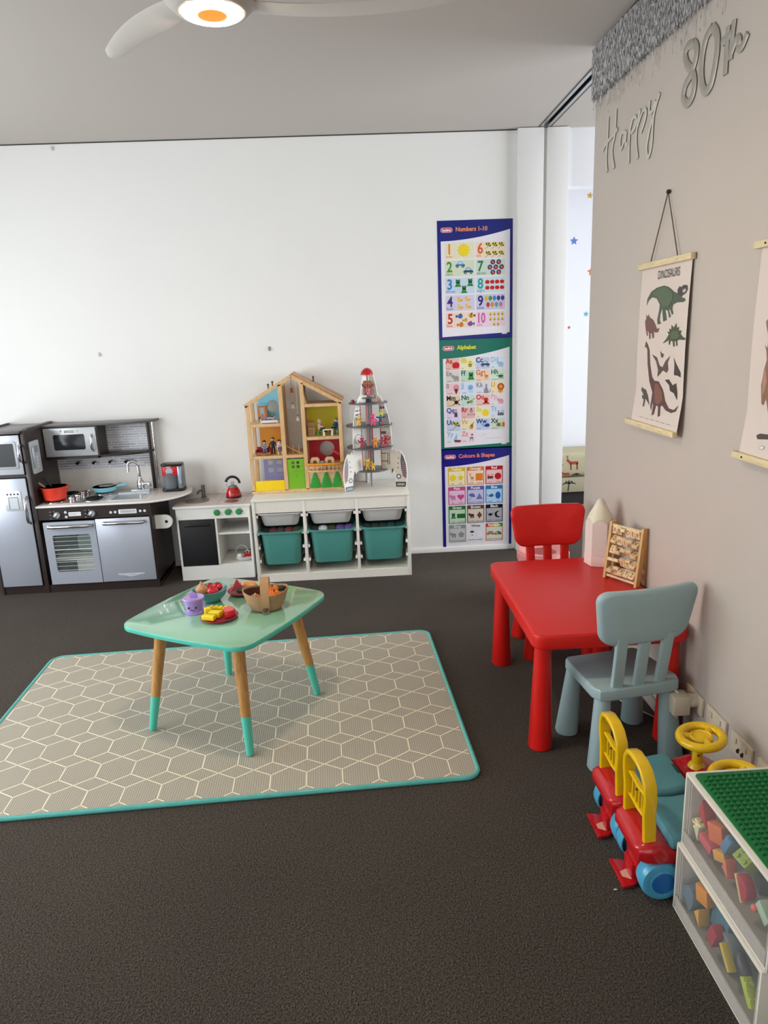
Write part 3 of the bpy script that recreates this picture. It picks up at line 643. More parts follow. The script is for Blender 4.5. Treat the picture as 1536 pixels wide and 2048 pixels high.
# ------------------------------------------------------------------ dollhouse
OAK = wood('beech_wood', 'cda472', 'dfbc8c', 5, 2, .45)
DY0, DY1 = 4.50, 4.745; Z0 = SZ+.001
D = thing('dollhouse', 'open wooden dollhouse with coloured room walls on the storage frame', 'dollhouse', (-.37, DY0, Z0))
xl, xr, xa, xb = -.676, -.074, -.452, -.318; rz = 1.283; ez = 1.112
def dpt(mb, n, lab=None, par=None): return part(mb, n, par or D, lab, world=True)
def bar(mb, p, q, w=.024, d=.024, mt=None, y=DY0):
    # flat wooden bar in the facade plane from p to q
    a, b = V((p[0], 0, p[1])), V((q[0], 0, q[1])); t = (b-a).normalized(); n = V((-t.z, 0, t.x))*w/2
    pts = [(v.x, v.z) for v in (a+n, b+n, b-n, a-n)]
    mb.prism(pts, y, y+d, mt or OAK, 'y', .001)
for nm, y in (('front_frame', DY0), ('back_frame', DY1-.02)):
    m = MB()
    for p, q in [((xl+.012, Z0), (xl+.012, ez)), ((xr-.012, Z0), (xr-.012, ez)), ((xa, Z0), (xa, 1.235)), ((xb, Z0), (xb, 1.24)), ((xl-.005, ez-.005), (-.378, rz)), ((-.378, rz), (xr+.005, ez-.005)),
                 ((xl, Z0+.009), (xr, Z0+.009))]: bar(m, p, q, .024, .02, y=y)
    dpt(m, nm)
# upper floors and shared boards
for a, b, z in [(xl, xa, .985), (xl, xb, .780), (xb, xr, .889), (xb, xr, 1.098), (xb, xr, .700)]:
    m = MB(); m.box(a+.01, b-.003, DY0+.002, DY1-.004, z-.011, z+.008, OAK, .001); dpt(m, 'floor_board')
for a, b in [(xl, xr)]:
    m = MB(); m.box(a, b, DY0-.004, DY1, Z0, Z0+.016, OAK, .001); dpt(m, 'base_board')
# side boards of stairwell and roof boards
m = MB(); m.box(xa+.002, xa+.010, DY0+.018, DY1-.018, Z0, 1.22, OAK); dpt(m, 'partition')
m = MB(); m.box(xb-.010, xb-.002, DY0+.018, DY1-.018, Z0, 1.22, OAK); dpt(m, 'partition')
def slab(p, q, t, mt, y0=DY0-.004, y1=DY1):
    a, b = V((p[0], 0, p[1])), V((q[0], 0, q[1])); n = V((-(b-a).z, 0, (b-a).x)).normalized()*t
    return MB().prism([(a.x, a.z), (b.x, b.z), (b.x+n.x, b.z+n.z), (a.x+n.x, a.z+n.z)], y0, y1, mt, 'y', .001)
dpt(slab((-.378, rz+.012), (xr+.012, ez+.008), .008, wood('beech_dark', 'a97a4a', 'c0905c', 5, 2)), 'roof_board')
m = MB(); bar(m, (-.33, 1.245), (-.30, 1.10), .014, .2, y=DY0+.02); dpt(m, 'brace')
for x in (-.528, -.500): 
    m = MB(); zz = ez+(x-xl)*(rz-ez)/(-.378-xl)+.012; m.cyl((x, DY0+.05, zz), (x, DY0+.05, zz+.02), .005, mat('peg', '6f6a52')); m.ball((x, DY0+.05, zz+.024), .008, mat('peg', '6f6a52'), 10); dpt(m, 'chimney_peg')
m = MB(); zz = 1.228; m.cyl((-.25, DY0+.2, zz), (-.25, DY0+.2, zz+.03), .005, mat('peg2', '3d4a4a')); m.ball((-.25, DY0+.2, zz+.034), .007, mat('peg2', '3d4a4a'), 10); dpt(m, 'chimney_peg')
# coloured back walls
yb = DY1-.022
LB = flat('7cc0d6'); OR = flat('cf8a2c'); LI = flat('8f8fc0'); YE = flat('e3d81c'); RD = flat('cf1f30'); LG = flat('74b21f'); YW = flat('f0cc12')
m = MB(); pent = [(xl+.06, .995), (xa-.002, .995), (xa-.002, 1.232), (xl+.06, 1.135)]
plate_hole(m, pent, [circ(.040, 26, aty(545, 812, yb).x, aty(545, 812, yb).z)], yb, yb+.006, LB); dpt(m, 'room_wall', 'light blue room wall with a round window')
m = MB(); m.box(xl+.05, xa-.002, yb, yb+.006, .79, .972, OR); dpt(m, 'room_wall', 'orange room wall')
m = MB(); wn = [rrect(.040, .034, .003, 2, aty(px, py, yb).x, aty(px, py, yb).z) for px, py in ((541.5, 925.5), (558, 925.5), (543, 941), (559.5, 940.5))]
plate_hole(m, rrect(xa-.002-(xl+.06), .222, .002, 2, (xa+xl+.058)/2, Z0+.113), wn, yb, yb+.006, LI); dpt(m, 'room_wall', 'lilac room wall with a four pane window')
m = MB(); m.box(xb+.012, xr-.022, yb, yb+.006, .90, 1.085, YE); dpt(m, 'room_wall', 'yellow room wall')
m = MB(); plate_hole(m, rrect(xr-.022-(xb+.012), .172, .002, 2, (xr+xb-.010)/2, .792), [circ(.050, 28, aty(654, 896.5, yb).x, aty(654, 896.5, yb).z)], yb, yb+.006, RD); dpt(m, 'room_wall', 'red room wall with a round window')
m = MB(); m.box(xl+.026, xa-.012, DY0-.002, DY0+.006, Z0+.018, Z0+.083, YW, .001); m.box(xl+.026, xa-.012, DY0+.006, DY0+.02, Z0+.018, Z0+.03, YW); dpt(m, 'drawer_front', 'yellow panel')
m = MB(); plate_hole(m, rrect(xb-xa-.028, .197, .002, 2, (xa+xb)/2, Z0+.117), [rrect(.018, .018, .001, 2, (xa+xb)/2+dx, z) for dx in (-.018, .014) for z in (.738, .712)], DY0+.004, DY0+.010, LG)
cv = Canvas(m, face_y((xa+xb)/2, DY0+.0038, .65)); cv.line([(-.012, .028), (.0, .032), (.012, .028)], .0015, '3f7a12', 1); cv.line([(-.004, .005), (0, -.008), (.005, .005)], .0015, '3f7a12', 1); dpt(m, 'door', 'lime green door')
# balcony and tree panel
m = MB(); pts = [(xb+.006, DY0-.002), (xb+.014, DY0-.036), (xb+.05, DY0-.05), (xr-.05, DY0-.05), (xr-.016, DY0-.036), (xr-.006, DY0-.002)]
ORL = mat('balcony_orange', 'dd8f2a', .35); m.tube([(x, y, .728) for x, y in pts], .0075, ORL, 10)
m.prism(pts, .678, .688, OAK, 'z', .001)
for i in range(9): 
    x = xb+.02+i*(xr-xb-.04)/8; yy = DY0-.045 if 0 < i < 8 else DY0-.03
    m.cyl((x, yy, .686), (x, yy, .726), .0028, OAK, seg=8)
dpt(m, 'balcony', 'orange railed balcony')
m = MB(); m.box(xb+.012, xr-.024, DY0+.004, DY0+.012, Z0+.016, .682, wood('beech_pale', 'd3b183', 'e0c297', 5, 0)); dpt(m, 'garden_panel')
TG = mat('tree_green', '2f9a35', .5)
for x in (-.268, -.196, -.126):
    pts = []
    for i, (w, z) in enumerate([(.030, 0), (.034, .012), (.030, .03), (.022, .04), (.026, .044), (.021, .062), (.014, .07), (.016, .074), (.008, .094), (0, .104)]): pts.append((w, z))
    poly = [(x+w, Z0+.022+z) for w, z in pts]+[(x-w, Z0+.022+z) for w, z in pts[::-1][1:]]
    m = MB(); m.prism(poly, DY0-.004, DY0+.004, TG, 'y', .0015); dpt(m, 'toy_tree', 'green tree cut-out')
# pendant lamps in the stairwell
for x, z, c in ((-.385, 1.19, 'b5603c'), (-.385, 1.095, 'e6e6e2'), (-.358, 1.015, 'e6e6e2')):
    m = MB(); m.cyl((x, DY0+.09, z), (x, DY0+.09, 1.262), .0012, WPL, seg=6)
    if c == 'b5603c': m.lathe([(.0, -.016), (.009, -.014), (.009, .014), (0, .016)], flat(c), (x, DY0+.09, z), 14)
    else: m.lathe([(.014, -.02), (.011, -.004), (.005, .004), (.004, .012), (0, .013)], flat(c), (x, DY0+.09, z), 16); m.cyl((x, DY0+.09, z+.008), (x, DY0+.09, z+.018), .0045, flat('6b6b66'), seg=8)
    dpt(m, 'pendant_lamp', 'copper pendant lamp' if c == 'b5603c' else 'white pendant lamp')
# little ladder in the stairwell
m = MB()
for yy in (DY0+.05, DY0+.10): m.tube([(-.445, yy, .84), (-.415, yy, .825), (-.345, yy, .789)], .004, OAK, 6)
for i in range(6): x = -.44+i*.016; z = .838-i*.0085; m.cyl((x, DY0+.05, z), (x, DY0+.10, z), .003, OAK, seg=6)
for x in (-.40, -.36): m.cyl((x, DY0+.05, .79), (x, DY0+.05, .845), .0035, OAK, seg=6)
dpt(m, 'ladder')
# ---- doll furniture and dolls
def doll(name, label, loc, rz, shirt, legs, hair, pose='stand', group='wooden dolls in the dollhouse', sc=1.0):
    t = thing(name, label, 'doll', loc, rz, group)
    SK = mat('doll_skin', 'd9a984', .5); Sh = mat('cloth_'+shirt, shirt, .8); Lg = mat('cloth_'+legs, legs, .8); Hr = mat('hair_'+hair, hair, .7)
    m = MB()
    if pose == 'stand':
        m.ball((0, 0, .092*sc), .0115*sc, SK, 14); m.tube([(0, 0, .045*sc), (0, 0, .06*sc), (0, 0, .078*sc), (0, 0, .084*sc)], [.010*sc, .012*sc, .011*sc, .005*sc], Sh, 12)
        for s in (-1, 1):
            m.tube([(s*.006*sc, 0, .048*sc), (s*.008*sc, 0, .025*sc), (s*.008*sc, -.002, .004)], [.006*sc, .005*sc, .0045*sc], Lg, 8); m.ball((s*.008*sc, -.004, .003), (.005, .008, .003), flat('2a2624'), 8)
            m.tube([(s*.011*sc, 0, .076*sc), (s*.020*sc, -.004, .062*sc), (s*.022*sc, -.012, .050*sc)], [.0045*sc, .004*sc, .0035*sc], Sh, 8); m.ball((s*.022*sc, -.014, .048*sc), .0038*sc, SK, 8)
        hz = .095*sc; hy = .002
    elif pose == 'sit':
        m.ball((0, .004, .052*sc), .0115*sc, SK, 14); m.tube([(0, .004, .004), (0, .004, .022*sc), (0, .004, .038*sc), (0, .004, .043*sc)], [.010*sc, .012*sc, .011*sc, .005*sc], Sh, 12)
        for s in (-1, 1):
            m.tube([(s*.006*sc, 0, .008), (s*.008*sc, -.022*sc, .012), (s*.008*sc, -.030*sc, -.006)], [.006*sc, .005*sc, .0045*sc], Lg, 8); m.ball((s*.008*sc, -.034*sc, -.008), (.004, .007, .003), flat('2a2624'), 8)
            m.tube([(s*.011*sc, .002, .036*sc), (s*.018*sc, -.010, .026*sc), (s*.012*sc, -.022, .024*sc)], [.0045*sc, .004*sc, .0035*sc], Sh, 8); m.ball((s*.011*sc, -.024, .024*sc), .0038*sc, SK, 8)
        hz = .055*sc; hy = .006
    else:
        m.ball((-.04*sc, 0, .010), .0110*sc, SK, 14); m.tube([(-.030*sc, 0, .010), (-.015*sc, 0, .012), (.0, 0, .012)], [.007, .011*sc, .010*sc], Sh, 12)
        for s in (-1, 1): m.tube([(0, s*.005, .010), (.022*sc, s*.007, .012), (.042*sc, s*.007, .006)], [.006, .005, .0045], Lg, 8); m.tube([(-.026*sc, s*.010, .012), (-.006, s*.016, .008)], .004, Sh, 8)
        hz = None
    part(m, 'body', t)
    m = MB()
    if hz: m.ball((0, hy, hz+.002), (.0125*sc, .0115*sc, .0115*sc), Hr, 12)
    else: m.ball((-.045*sc, 0, .012), (.0105*sc, .012*sc, .0115*sc), Hr, 12)
    part(m, 'hair', t); return t
PW = wood('beech_pale', 'd3b183', 'e0c297', 5, 0)
m = MB(); m.box(-.032, .032, -.016, .016, .006, .1, wood('walnut_toy', 'a3673f', 'b97c4f', 8), .001); m.box(-.036, .036, -.018, .018, .1, .108, LB, .001); m.box(-.02, -.002, -.0175, -.016, .02, .09, flat('c08a5c')); m.box(.002, .02, -.0175, -.016, .02, .09, flat('c08a5c')); m.box(-.012, .012, -.0185, -.0175, .045, .085, flat('8fb6cc'))
for s in (-1, 1): m.box(s*.028-.004, s*.028+.004, -.012, -.006, 0, .008, PW)
solo(m, 'toy_wardrobe', 'brown toy wardrobe with light blue top in the blue attic room', 'doll furniture', (-.592, DY0+.19, .994))
m = MB(); m.box(-.056, .056, -.026, .026, .004, .014, WPL, .002); m.box(-.056, -.05, -.026, .026, .0, .026, WPL, .001)
m.box(-.048, .05, -.022, .022, .014, .020, flat('d8d2dc'))
for s in (-1, 1): m.cyl((s*.05, -.02, 0), (s*.05, -.02, .006), .004, WPL, seg=8)
solo(m, 'toy_bed', 'white toy bed in the blue attic room', 'doll furniture', (-.535, DY0+.05, .9935))
doll('toy_doll', 'doll in mauve clothes lying on the white toy bed', (-.548, DY0+.045, 1.0145), 0, '9c7f96', 'c5bfd0', '6a5a62', 'lie')
doll('toy_doll', 'dark clothed doll lying at the foot of the white toy bed', (-.515, DY0+.066, 1.0145), .3, '2a2830', 'b7afc0', '241f22', 'lie', sc=.8)
DRD = mat('sofa_red', '8c1c24', .6)
m = MB(); m.box(-.045, .045, -.022, .022, .008, .022, DRD, .004); m.box(-.045, .045, .014, .024, .008, .05, DRD, .004); 
for s in (-1, 1): m.box(s*.045-.006, s*.045+.006, -.022, .022, .006, .034, DRD, .004)
m.tube([(-.045, -.02, .012), (0, -.024, .006), (.045, -.02, .012)], .008, wood('walnut_toy', 'a3673f', 'b97c4f', 8), 8)
solo(m, 'toy_sofa', 'dark red toy sofa in the orange room', 'doll furniture', (-.588, DY0+.055, .7905))
doll('toy_doll', 'doll in pale blue lounging on the dark red toy sofa', (-.580, DY0+.052, .8155), .2, '9fa8bd', '53678c', '2c2426', 'sit')
doll('toy_doll', 'doll in navy suit standing in the orange room', (-.530, DY0+.09, .789), -.1, '2c3c58', '22304a', '5b4a44', 'stand')
CHW = mat('chair_spotted', 'e4ddcf', .5, var=.05)
def toy_chair(label, x, y, z, rz, mt, grp):
    m = MB(); m.box(-.015, .015, -.015, .015, .028, .033, mt, .001); m.box(-.015, .015, .012, .016, .033, .075, mt, .001)
    for sx in (-1, 1):
        for sy in (-1, 1): m.box(sx*.012-.0025, sx*.012+.0025, sy*.012-.0025, sy*.012+.0025, 0, .029, mt)
    cv = Canvas(m, face_y(0, .0118, .05))
    if mt is CHW:
        for (u, v) in ((-.006, .006), (.007, -.004), (-.002, -.012), (.008, .014)): cv.circ(u, v, .0035, '221e1c', 1, n=10)
    return solo(m, 'toy_chair', label, 'doll furniture', (x, y, z), rz, grp)
toy_chair('white spotted toy chair in the orange room', -.483, DY0+.045, .7905, .3, CHW, 'toy chairs')
doll('toy_doll', 'doll in white and black seated on the spotted toy chair', (-.483, DY0+.04, .8245), .1, 'd5d5da', '3d4a5c', '1b1a1c', 'sit', sc=.9)
m = MB(); m.box(-.045, .045, -.014, .014, .012, .045, WPL, .001); m.box(-.050, .050, -.018, .018, .045, .05, wood('beech_pale', 'd3b183', 'e0c297', 5, 0), .001)
for i in range(4): m.box(-.03+i*.016, -.025+i*.016, -.0145, -.0138, .016, .036, flat('6d6a64'))
for s in (-1, 1): m.box(s*.04-.004, s*.04+.004, -.012, .012, 0, .014, WPL)
solo(m, 'toy_sideboard', 'white toy sideboard in the lilac ground floor room', 'doll furniture', (-.565, DY0+.105, Z0+.0165))
# kitchen room (yellow): green chairs, table, dolls, stove
GC = mat('toy_green', '4f9a2c', .5)
toy_chair('green toy chair at the table in the yellow room', -.222, DY0+.05, .8975, -1.3, GC, 'toy chairs')
toy_chair('green toy chair behind the table in the yellow room', -.112, DY0+.085, .8975, 1.4, GC, 'toy chairs')
doll('toy_doll', 'doll in pink leaning over the toy table', (-.216, DY0+.05, .9315), 1.2, 'd8a8a8', '3a3638', 'b9b4b2', 'sit', sc=1.1)
doll('toy_doll', 'doll in blue sitting at the far side of the toy table', (-.118, DY0+.085, .9315), -1.3, '24508c', '2a2c38', '7d7468', 'sit', sc=1.1)
m = MB(); m.box(-.032, .032, -.022, .022, .036, .043, CHW, .001)
for sx in (-1, 1):
    m.box(sx*.026-.006, sx*.026+.006, -.018, .018, 0, .037, CHW)
solo(m, 'toy_table', 'white toy table in the yellow room', 'doll furniture', (-.168, DY0+.045, .8975))
m = MB(); m.box(-.022, .022, -.018, .018, 0, .05, PW, .001); m.box(-.016, .010, -.019, -.018, .008, .04, flat('b89668'))
solo(m, 'toy_cupboard', 'plain wooden toy cupboard in the yellow room', 'doll furniture', (-.275, DY0+.10, .8975))
m = MB(); m.box(-.02, .02, -.012, .012, 0, .06, WPL, .001); m.ball((0, 0, .06), (.014, .010, .012), flat('5a4a44'), 10); solo(m, 'toy_fridge', 'white toy fridge in the far corner of the yellow room', 'doll furniture', (-.118, DY0+.18, .8975))
m = MB(); m.box(-.022, .022, -.012, .012, 0, .075, PW, .001); m.box(-.022, .022, -.012, .012, .075, .08, flat('d07a28')); solo(m, 'toy_dresser', 'wooden toy dresser with orange top against the yellow wall', 'doll furniture', (-.285, DY0+.19, .8975))
# red room: wooden arches, red shape
for i, x in enumerate((-.262, -.168)):
    m = MB(); arch = [(-.030, 0), (-.030, .04), (-.018, .054), (.018, .054), (.030, .04), (.030, 0), (.013, 0)]+[(.013*math.cos(a), .022+.013*math.sin(a)) for a in [PI*j/8 for j in range(9)]]+[(-.013, 0)]
    m.prism(arch, -.012, .012, PW, 'y', .001); solo(m, 'toy_archway', ('wooden arch block beside the stairwell in the red room' if i == 0 else 'wooden arch block under the red roof piece'), 'toy block', (x, DY0+.03, .709), 0, 'arch blocks')
m = MB(); m.box(-.026, .026, -.014, .014, -.006, .006, RD, .001, M=Matrix.Rotation(.65, 4, 'Y')); solo(m, 'toy_roof_block', 'red roof block leaning on the wooden arch', 'toy block', (-.125, DY0+.03, .79))
m = MB(); m.box(-.018, .018, -.012, .012, 0, .012, RD, .001); m.box(-.012, .012, -.010, .010, .012, .03, flat('9c9590'), .001); solo(m, 'toy_car', 'tiny red and grey toy car between the wooden arches', 'toy car', (-.215, DY0+.02, .709))
for x, c, l in ((-.225, '7c4a2a', 'brown toy figure standing on the balcony, nearer the stairwell'), (-.195, '5d4632', 'dark toy figure standing on the balcony below the arch')):
    m = MB(); m.lathe([(0, 0), (.009, 0), (.007, .012), (.004, .018), (0, .019)], flat(c), seg=12); m.ball((0, 0, .023), .006, flat('caa07c'), 10); solo(m, 'toy_peg_figure', l, 'toy figure', (x, DY0-.03, .6885), 0, 'balcony figures')
# ------------------------------------------------------------------ toy rocket
RCX, RCY, RZ = .098, 4.575, SZ+.001
RW = mat('rocket_white', 'e8e6df', .4, var=.01); RBG = mat('rocket_beige', 'cdc3b2', .45, var=.02); RG = mat('rocket_grey', '5b5c60', .35); RRD = mat('rocket_red', 'b81f24', .3)
R_ = thing('toy_rocket', 'tall wooden toy rocket with grey decks and red nose on the storage frame', 'toy rocket', (RCX, RCY, RZ))
# profile (radius, height) of one wing board
prof = [(.022, .735), (.034, .732), (.045, .70), (.056, .645), (.062, .60), (.080, .585), (.098, .555), (.118, .50), (.135, .43), (.143, .36), (.146, .27), (.144, .235)]
finp = [(.165, .245), (.176, .232), (.198, .238), (.220, .205), (.238, .150), (.242, .09), (.236, .03), (.228, 0), (.165, 0), (.168, .05), (.160, .095), (.150, .115), (.14, .10)]
outl = prof+finp
def wing(ang, inner, outer_m, win):
    M = Matrix.Rotation(ang, 4, 'Z')   # local +X is radius
    m = MB(); o = outl+[(.125, .115), (.105, .105), (.012, .105), (.012, .735)]
    holes = [rrect(.048, .15, .004, 2, .048, zc) for zc in (.19, .33, .47)] if win else []
    if win == 2: holes = holes+[circ(.026, 20, .103, .325)]
    plate_hole(m, [(u, v) for u, v in o], holes, -.003, .003, inner, 'y', M)
    m.tube([V((u, 0, v)) for u, v in outl[:-1]], .0038, RW, 6, M=M)
    return m, M
def side(M, sgn):   # canvas on a wing, u = radius
    if sgn > 0: return M @ Matrix(((1, 0, 0, 0), (0, 0, -1, -.0033), (0, 1, 0, 0), (0, 0, 0, 1)))
    return M @ Matrix(((-1, 0, 0, 0), (0, 0, 1, .0033), (0, 1, 0, 0), (0, 0, 0, 1)))
def deco_fin(cv, s, boldc):
    f = lambda pts: [(s*u, v) for u, v in pts]
    cv.poly(f([(.207, .222), (.222, .195), (.234, .15), (.238, .09), (.234, .055), (.214, .07), (.203, .12), (.200, .17)]), '55555c' if boldc else '8d96a4', 1)
    for i in range(8): cv.line(f([(.210, .075+i*.013), (.234-.0025*max(0, i-3), .077+i*.013)]), .005, 'b5657a', 2)
    cv.poly(f([(.166, .0), (.228, .0), (.234, .032), (.164, .032)]), '2a2628' if boldc else '5c6c80', 2)
    for i in range(5): cv.rect(s*(.178+i*.010)-.0025, .008, .005, .015, 'd9d5cc', 3)
    cv.circ(s*.186, .068, .0165, '4c4c52' if boldc else '76808c', 2); cv.circ(s*.186, .068, .0095, 'e2ddd0', 3)
    for (u, v) in ((.182, .125), (.184, .155), (.188, .188)): cv.circ(s*u, v, .004, '3a3a3e', 2, n=10)
    cv.poly(f([(.140, .085), (.152, .105), (.152, .125), (.140, .11)]), '55555a', 2)
aL, aR, aB = math.radians(222), math.radians(-17), math.radians(100)
m, M = wing(aL, RW, RW, 2)
cv = Canvas(m, side(M, -1)); 
deco_fin(cv, -1, False)
for z in (.50, .475, .45): cv.rect(-.118, z, .026, .008, '2c2c2e', 1, .003); cv.rect(-.084, z, .012, .010, '3b4a2c', 1)
cv.circ(-.103, .325, .031, '6d6d72', 1); cv.circ(-.103, .325, .027, 'e6e4de', 2)
cv = Canvas(m, side(M, 1)); deco_fin(cv, 1, False); part(m, 'wing_board', R_)
m, M = wing(aR, RBG, RW, 1)
cv = Canvas(m, side(M, 1)); deco_fin(cv, 1, True)
for z in (.70, .66, .62): cv.circ(.038, z, .0025, '2c2c2e', 1, n=8)
cv.circ(.048, .59, .004, '2c2c2e', 1, n=10)
for i in range(3): cv.line([(.066+i*.008, .555), (.064+i*.008, .575)], .003, 'b8565c', 1)
cv.rect(.05, .538, .05, .010, '3e4a44', 1)
cv.rect(.078, .505, .012, .018, '2d2d2e', 1); cv.rect(.094, .507, .012, .014, '2d2d2e', 1)
for i in range(6):
    cv.line([(.08, .39+i*.016), (.132, .39+i*.016)], .0014, '5a5a52', 1); cv.line([(.082+i*.009, .385), (.082+i*.009, .475)], .0014, '5a5a52', 1)
cv.circ(.115, .46, .010, '4a4a4c', 2); cv.circ(.115, .46, .0065, 'c8bfae', 3)
cv.rect(.078, .345, .034, .018, '3f4a34', 1); cv.circ(.105, .30, .012, '2f4a44', 1)
for i in range(5): cv.line([(.12, .27+i*.02), (.138, .27+i*.02)], .002, '6a6a66', 1)
cv.rect(.074, .215, .034, .008, '8a5a3c', 1); cv.rect(.074, .165, .044, .008, '8a5a3c', 1); cv.rect(.078, .178, .024, .032, 'b9ad98', 1)
for x in (.116, .128): cv.line([(x, .16), (x, .225)], .003, '3c3c3e', 1)
for i in range(5): cv.line([(.116, .165+i*.014), (.128, .165+i*.014)], .003, '3c3c3e', 1)
cv.circ(.122, .158, .010, '3c3c3e', 1, n=12); cv.circ(.122, .158, .006, 'cdc3b2', 2, n=12)
part(m, 'wing_board', R_, 'beige wing board with printed panels')
m, M = wing(aB, RW, RW, 1); m.bm.transform(M @ Matrix.Diagonal((.80, 1, 1, 1)) @ M.inverted()); part(m, 'wing_board', R_)
m = MB(); m.cyl((0, 0, .105), (0, 0, .60), .011, mat('column_grey', '83868c', .3)); m.cyl((0, 0, 0), (0, 0, .105), .006, mat('column_grey', '83868c')); 
for a in (aL, aR): m.box(.017, .023, -.005, .005, .11, .56, RRD, M=Matrix.Rotation(a, 4, 'Z')); m.box(.072, .076, -.005, .005, .11, .56, RRD, M=Matrix.Rotation(a, 4, 'Z'))
part(m, 'centre_column', R_)
for z, r in ((.115, .112), (.265, .150), (.405, .150), (.548, .124)):
    m = MB(); m.prism(circ(r, 40), z-.005, z+.004, RG, 'z', .0015)
    part(m, 'deck', R_)
m = MB(); m.prism(circ(.052, 30), .575, .583, RG, 'z', .001); m.cyl((0, 0, .552), (0, 0, .576), .022, mat('hub_black', '202124', .4)); m.cyl((-.02, 0, .584), (.03, .0, .584), .008, mat('column_grey', '83868c')); part(m, 'lift_platform', R_)
m = MB(); m.lathe([(.040, .722), (.040, .728), (.034, .745), (.020, .760), (.0, .766)], RRD, seg=26); m.cyl((0, 0, .655), (0, 0, .725), .003, RRD, seg=8); part(m, 'nose_cone', R_, 'red nose cone')
for x in (-.04, .05): m = MB(); m.cyl((x, -.04, .100), (x, -.04, .111), .010, mat('hub_black', '202124')); part(m, 'deck_stud', R_)
# toy figures on the decks: small smooth plastic creatures
def figure(label, x, y, z, body, limb, h=.06, arm=0.0, group='plastic figures on the rocket decks'):
    t = thing('toy_figure', label, 'toy figure', (RCX+x, RCY+y, RZ+z), 0, group)
    b, l = mat('fig_'+body, body, .35), mat('fig_'+limb, limb, .35); s = h/.06
    m = MB(); m.tube([(0, 0, .018*s), (0, 0, .028*s), (0, 0, .038*s)], [.009*s, .010*s, .007*s], b, 10)
    for q in (-1, 1):
        m.tube([(q*.005*s, 0, .02*s), (q*.008*s, 0, .010*s), (q*.008*s, -.002, .003*s)], [.005*s, .004*s, .005*s], b, 8)
        m.tube([(q*.008*s, 0, .034*s), (q*.017*s, -.003, (.034+arm*.5)*s), (q*.022*s, -.004, (.034+arm)*s)], [.004*s, .0035*s, .004*s], b, 8)
    part(m, 'body', t)
    m = MB(); m.ball((0, -.001, .048*s), (.010*s, .009*s, .010*s), l, 12)
    for q in (-1, 1): m.ball((q*.008*s, 0, .057*s), .004*s, l, 8)
    m.ball((0, -.010*s, .046*s), .004*s, b, 8); part(m, 'head', t); return t
figure('hot pink toy figure in the middle of the second rocket deck', .022, -.11, .411, 'e0407c', 'e83f80', .074, -.01)
figure('yellow and white toy figure on the second rocket deck near its white wing', -.065, -.095, .411, 'e3b63a', 'd9c98a', .062, .01)
figure('yellow headed toy figure in blue at the back of the second rocket deck', .075, -.075, .411, '2b5f94', 'cfd63a', .080, .004)
figure('small orange toy figure on the second rocket deck', .082, -.095, .411, 'cf5a35', 'd8673e', .030, .01)
figure('dark red toy figure on the third rocket deck by the white wing', -.052, -.115, .271, 'a12a3a', 'b03a48', .068, .012)
figure('orange toy figure in the middle of the third rocket deck', .032, -.122, .271, 'd8862c', 'dc8c34', .066, .016)
figure('dusky pink toy figure on the third rocket deck', .080, -.105, .271, 'b0586a', 'b5707a', .060, .012)
figure('bright red toy figure leaning on the third rocket deck', .102, -.095, .271, 'b81e30', 'c23a44', .076, .018)
figure('yellow and orange toy figure on the lowest rocket deck', -.022, -.085, .121, 'dca42c', 'e0c040', .078, .01)
figure('golden toy figure beside the larger one on the lowest rocket deck', .012, -.095, .121, 'e0b62c', 'dc9c28', .052, .01)
figure('red and brown toy figure standing in the rocket nose', .0, -.028, .592, '9a4034', '9c5a3c', .095, .012)
figure('pink toy figure crouching in the rocket nose', .006, -.045, .592, 'cf6a7c', 'd88a94', .045, .0)
solo(MB().lathe([(0, 0), (.010, 0), (.011, .018), (0, .02)], flat('8c2636'), seg=14), 'toy_cup', 'small dark red cup on the edge of the top rocket deck', 'toy cup', (RCX-.098, RCY-.045, RZ+.5535))
# hinge knob pegs left out of view

# ------------------------------------------------------------------ three laminated posters on the back wall
PX, PW_, PH = .5885, .486, .7355
FILM = mat('poster_sheet', 'e9e7ee', .18, coat=.5, var=.01)
def poster(name, label, ztop, border, title, tcol):
    m = MB(); m.box(0, PW_, -.0006, 0, -PH, 0, mat('poster_'+border, border, .16, coat=.6, var=.04, scale=5))
    cv = Canvas(m, face_y(0, -.0007, 0), .00015)
    # white page with curved upper edge
    pts = [(.022, -PH+.018), (PW_-.018, -PH+.034), (PW_-.018, -.062)]
    pts += [(PW_-.018-(PW_-.04)*t, -.062-.062*(1-(1-t)**1.9)) for t in [i/14 for i in range(1, 15)]]
    cv.poly(pts, FILM, 1)
    cv.poly(rrect(.078, .030, .015, 6, .060, -.057), 'e2b8c8', 1); cv.poly(rrect(.070, .023, .0115, 6, .060, -.057), 'c4343c', 2)
    cv.text('kadink', .060, -.064, .021, 'ffffff', 3, 'CENTER', 1, .0006)
    cv.text(title, .118, -.066, .036, tcol, 2, 'LEFT', .96, .0014)
    cv.rect(PW_-.07, -PH+.024, .034, .010, 'dcdce4', 2)
    return m, cv
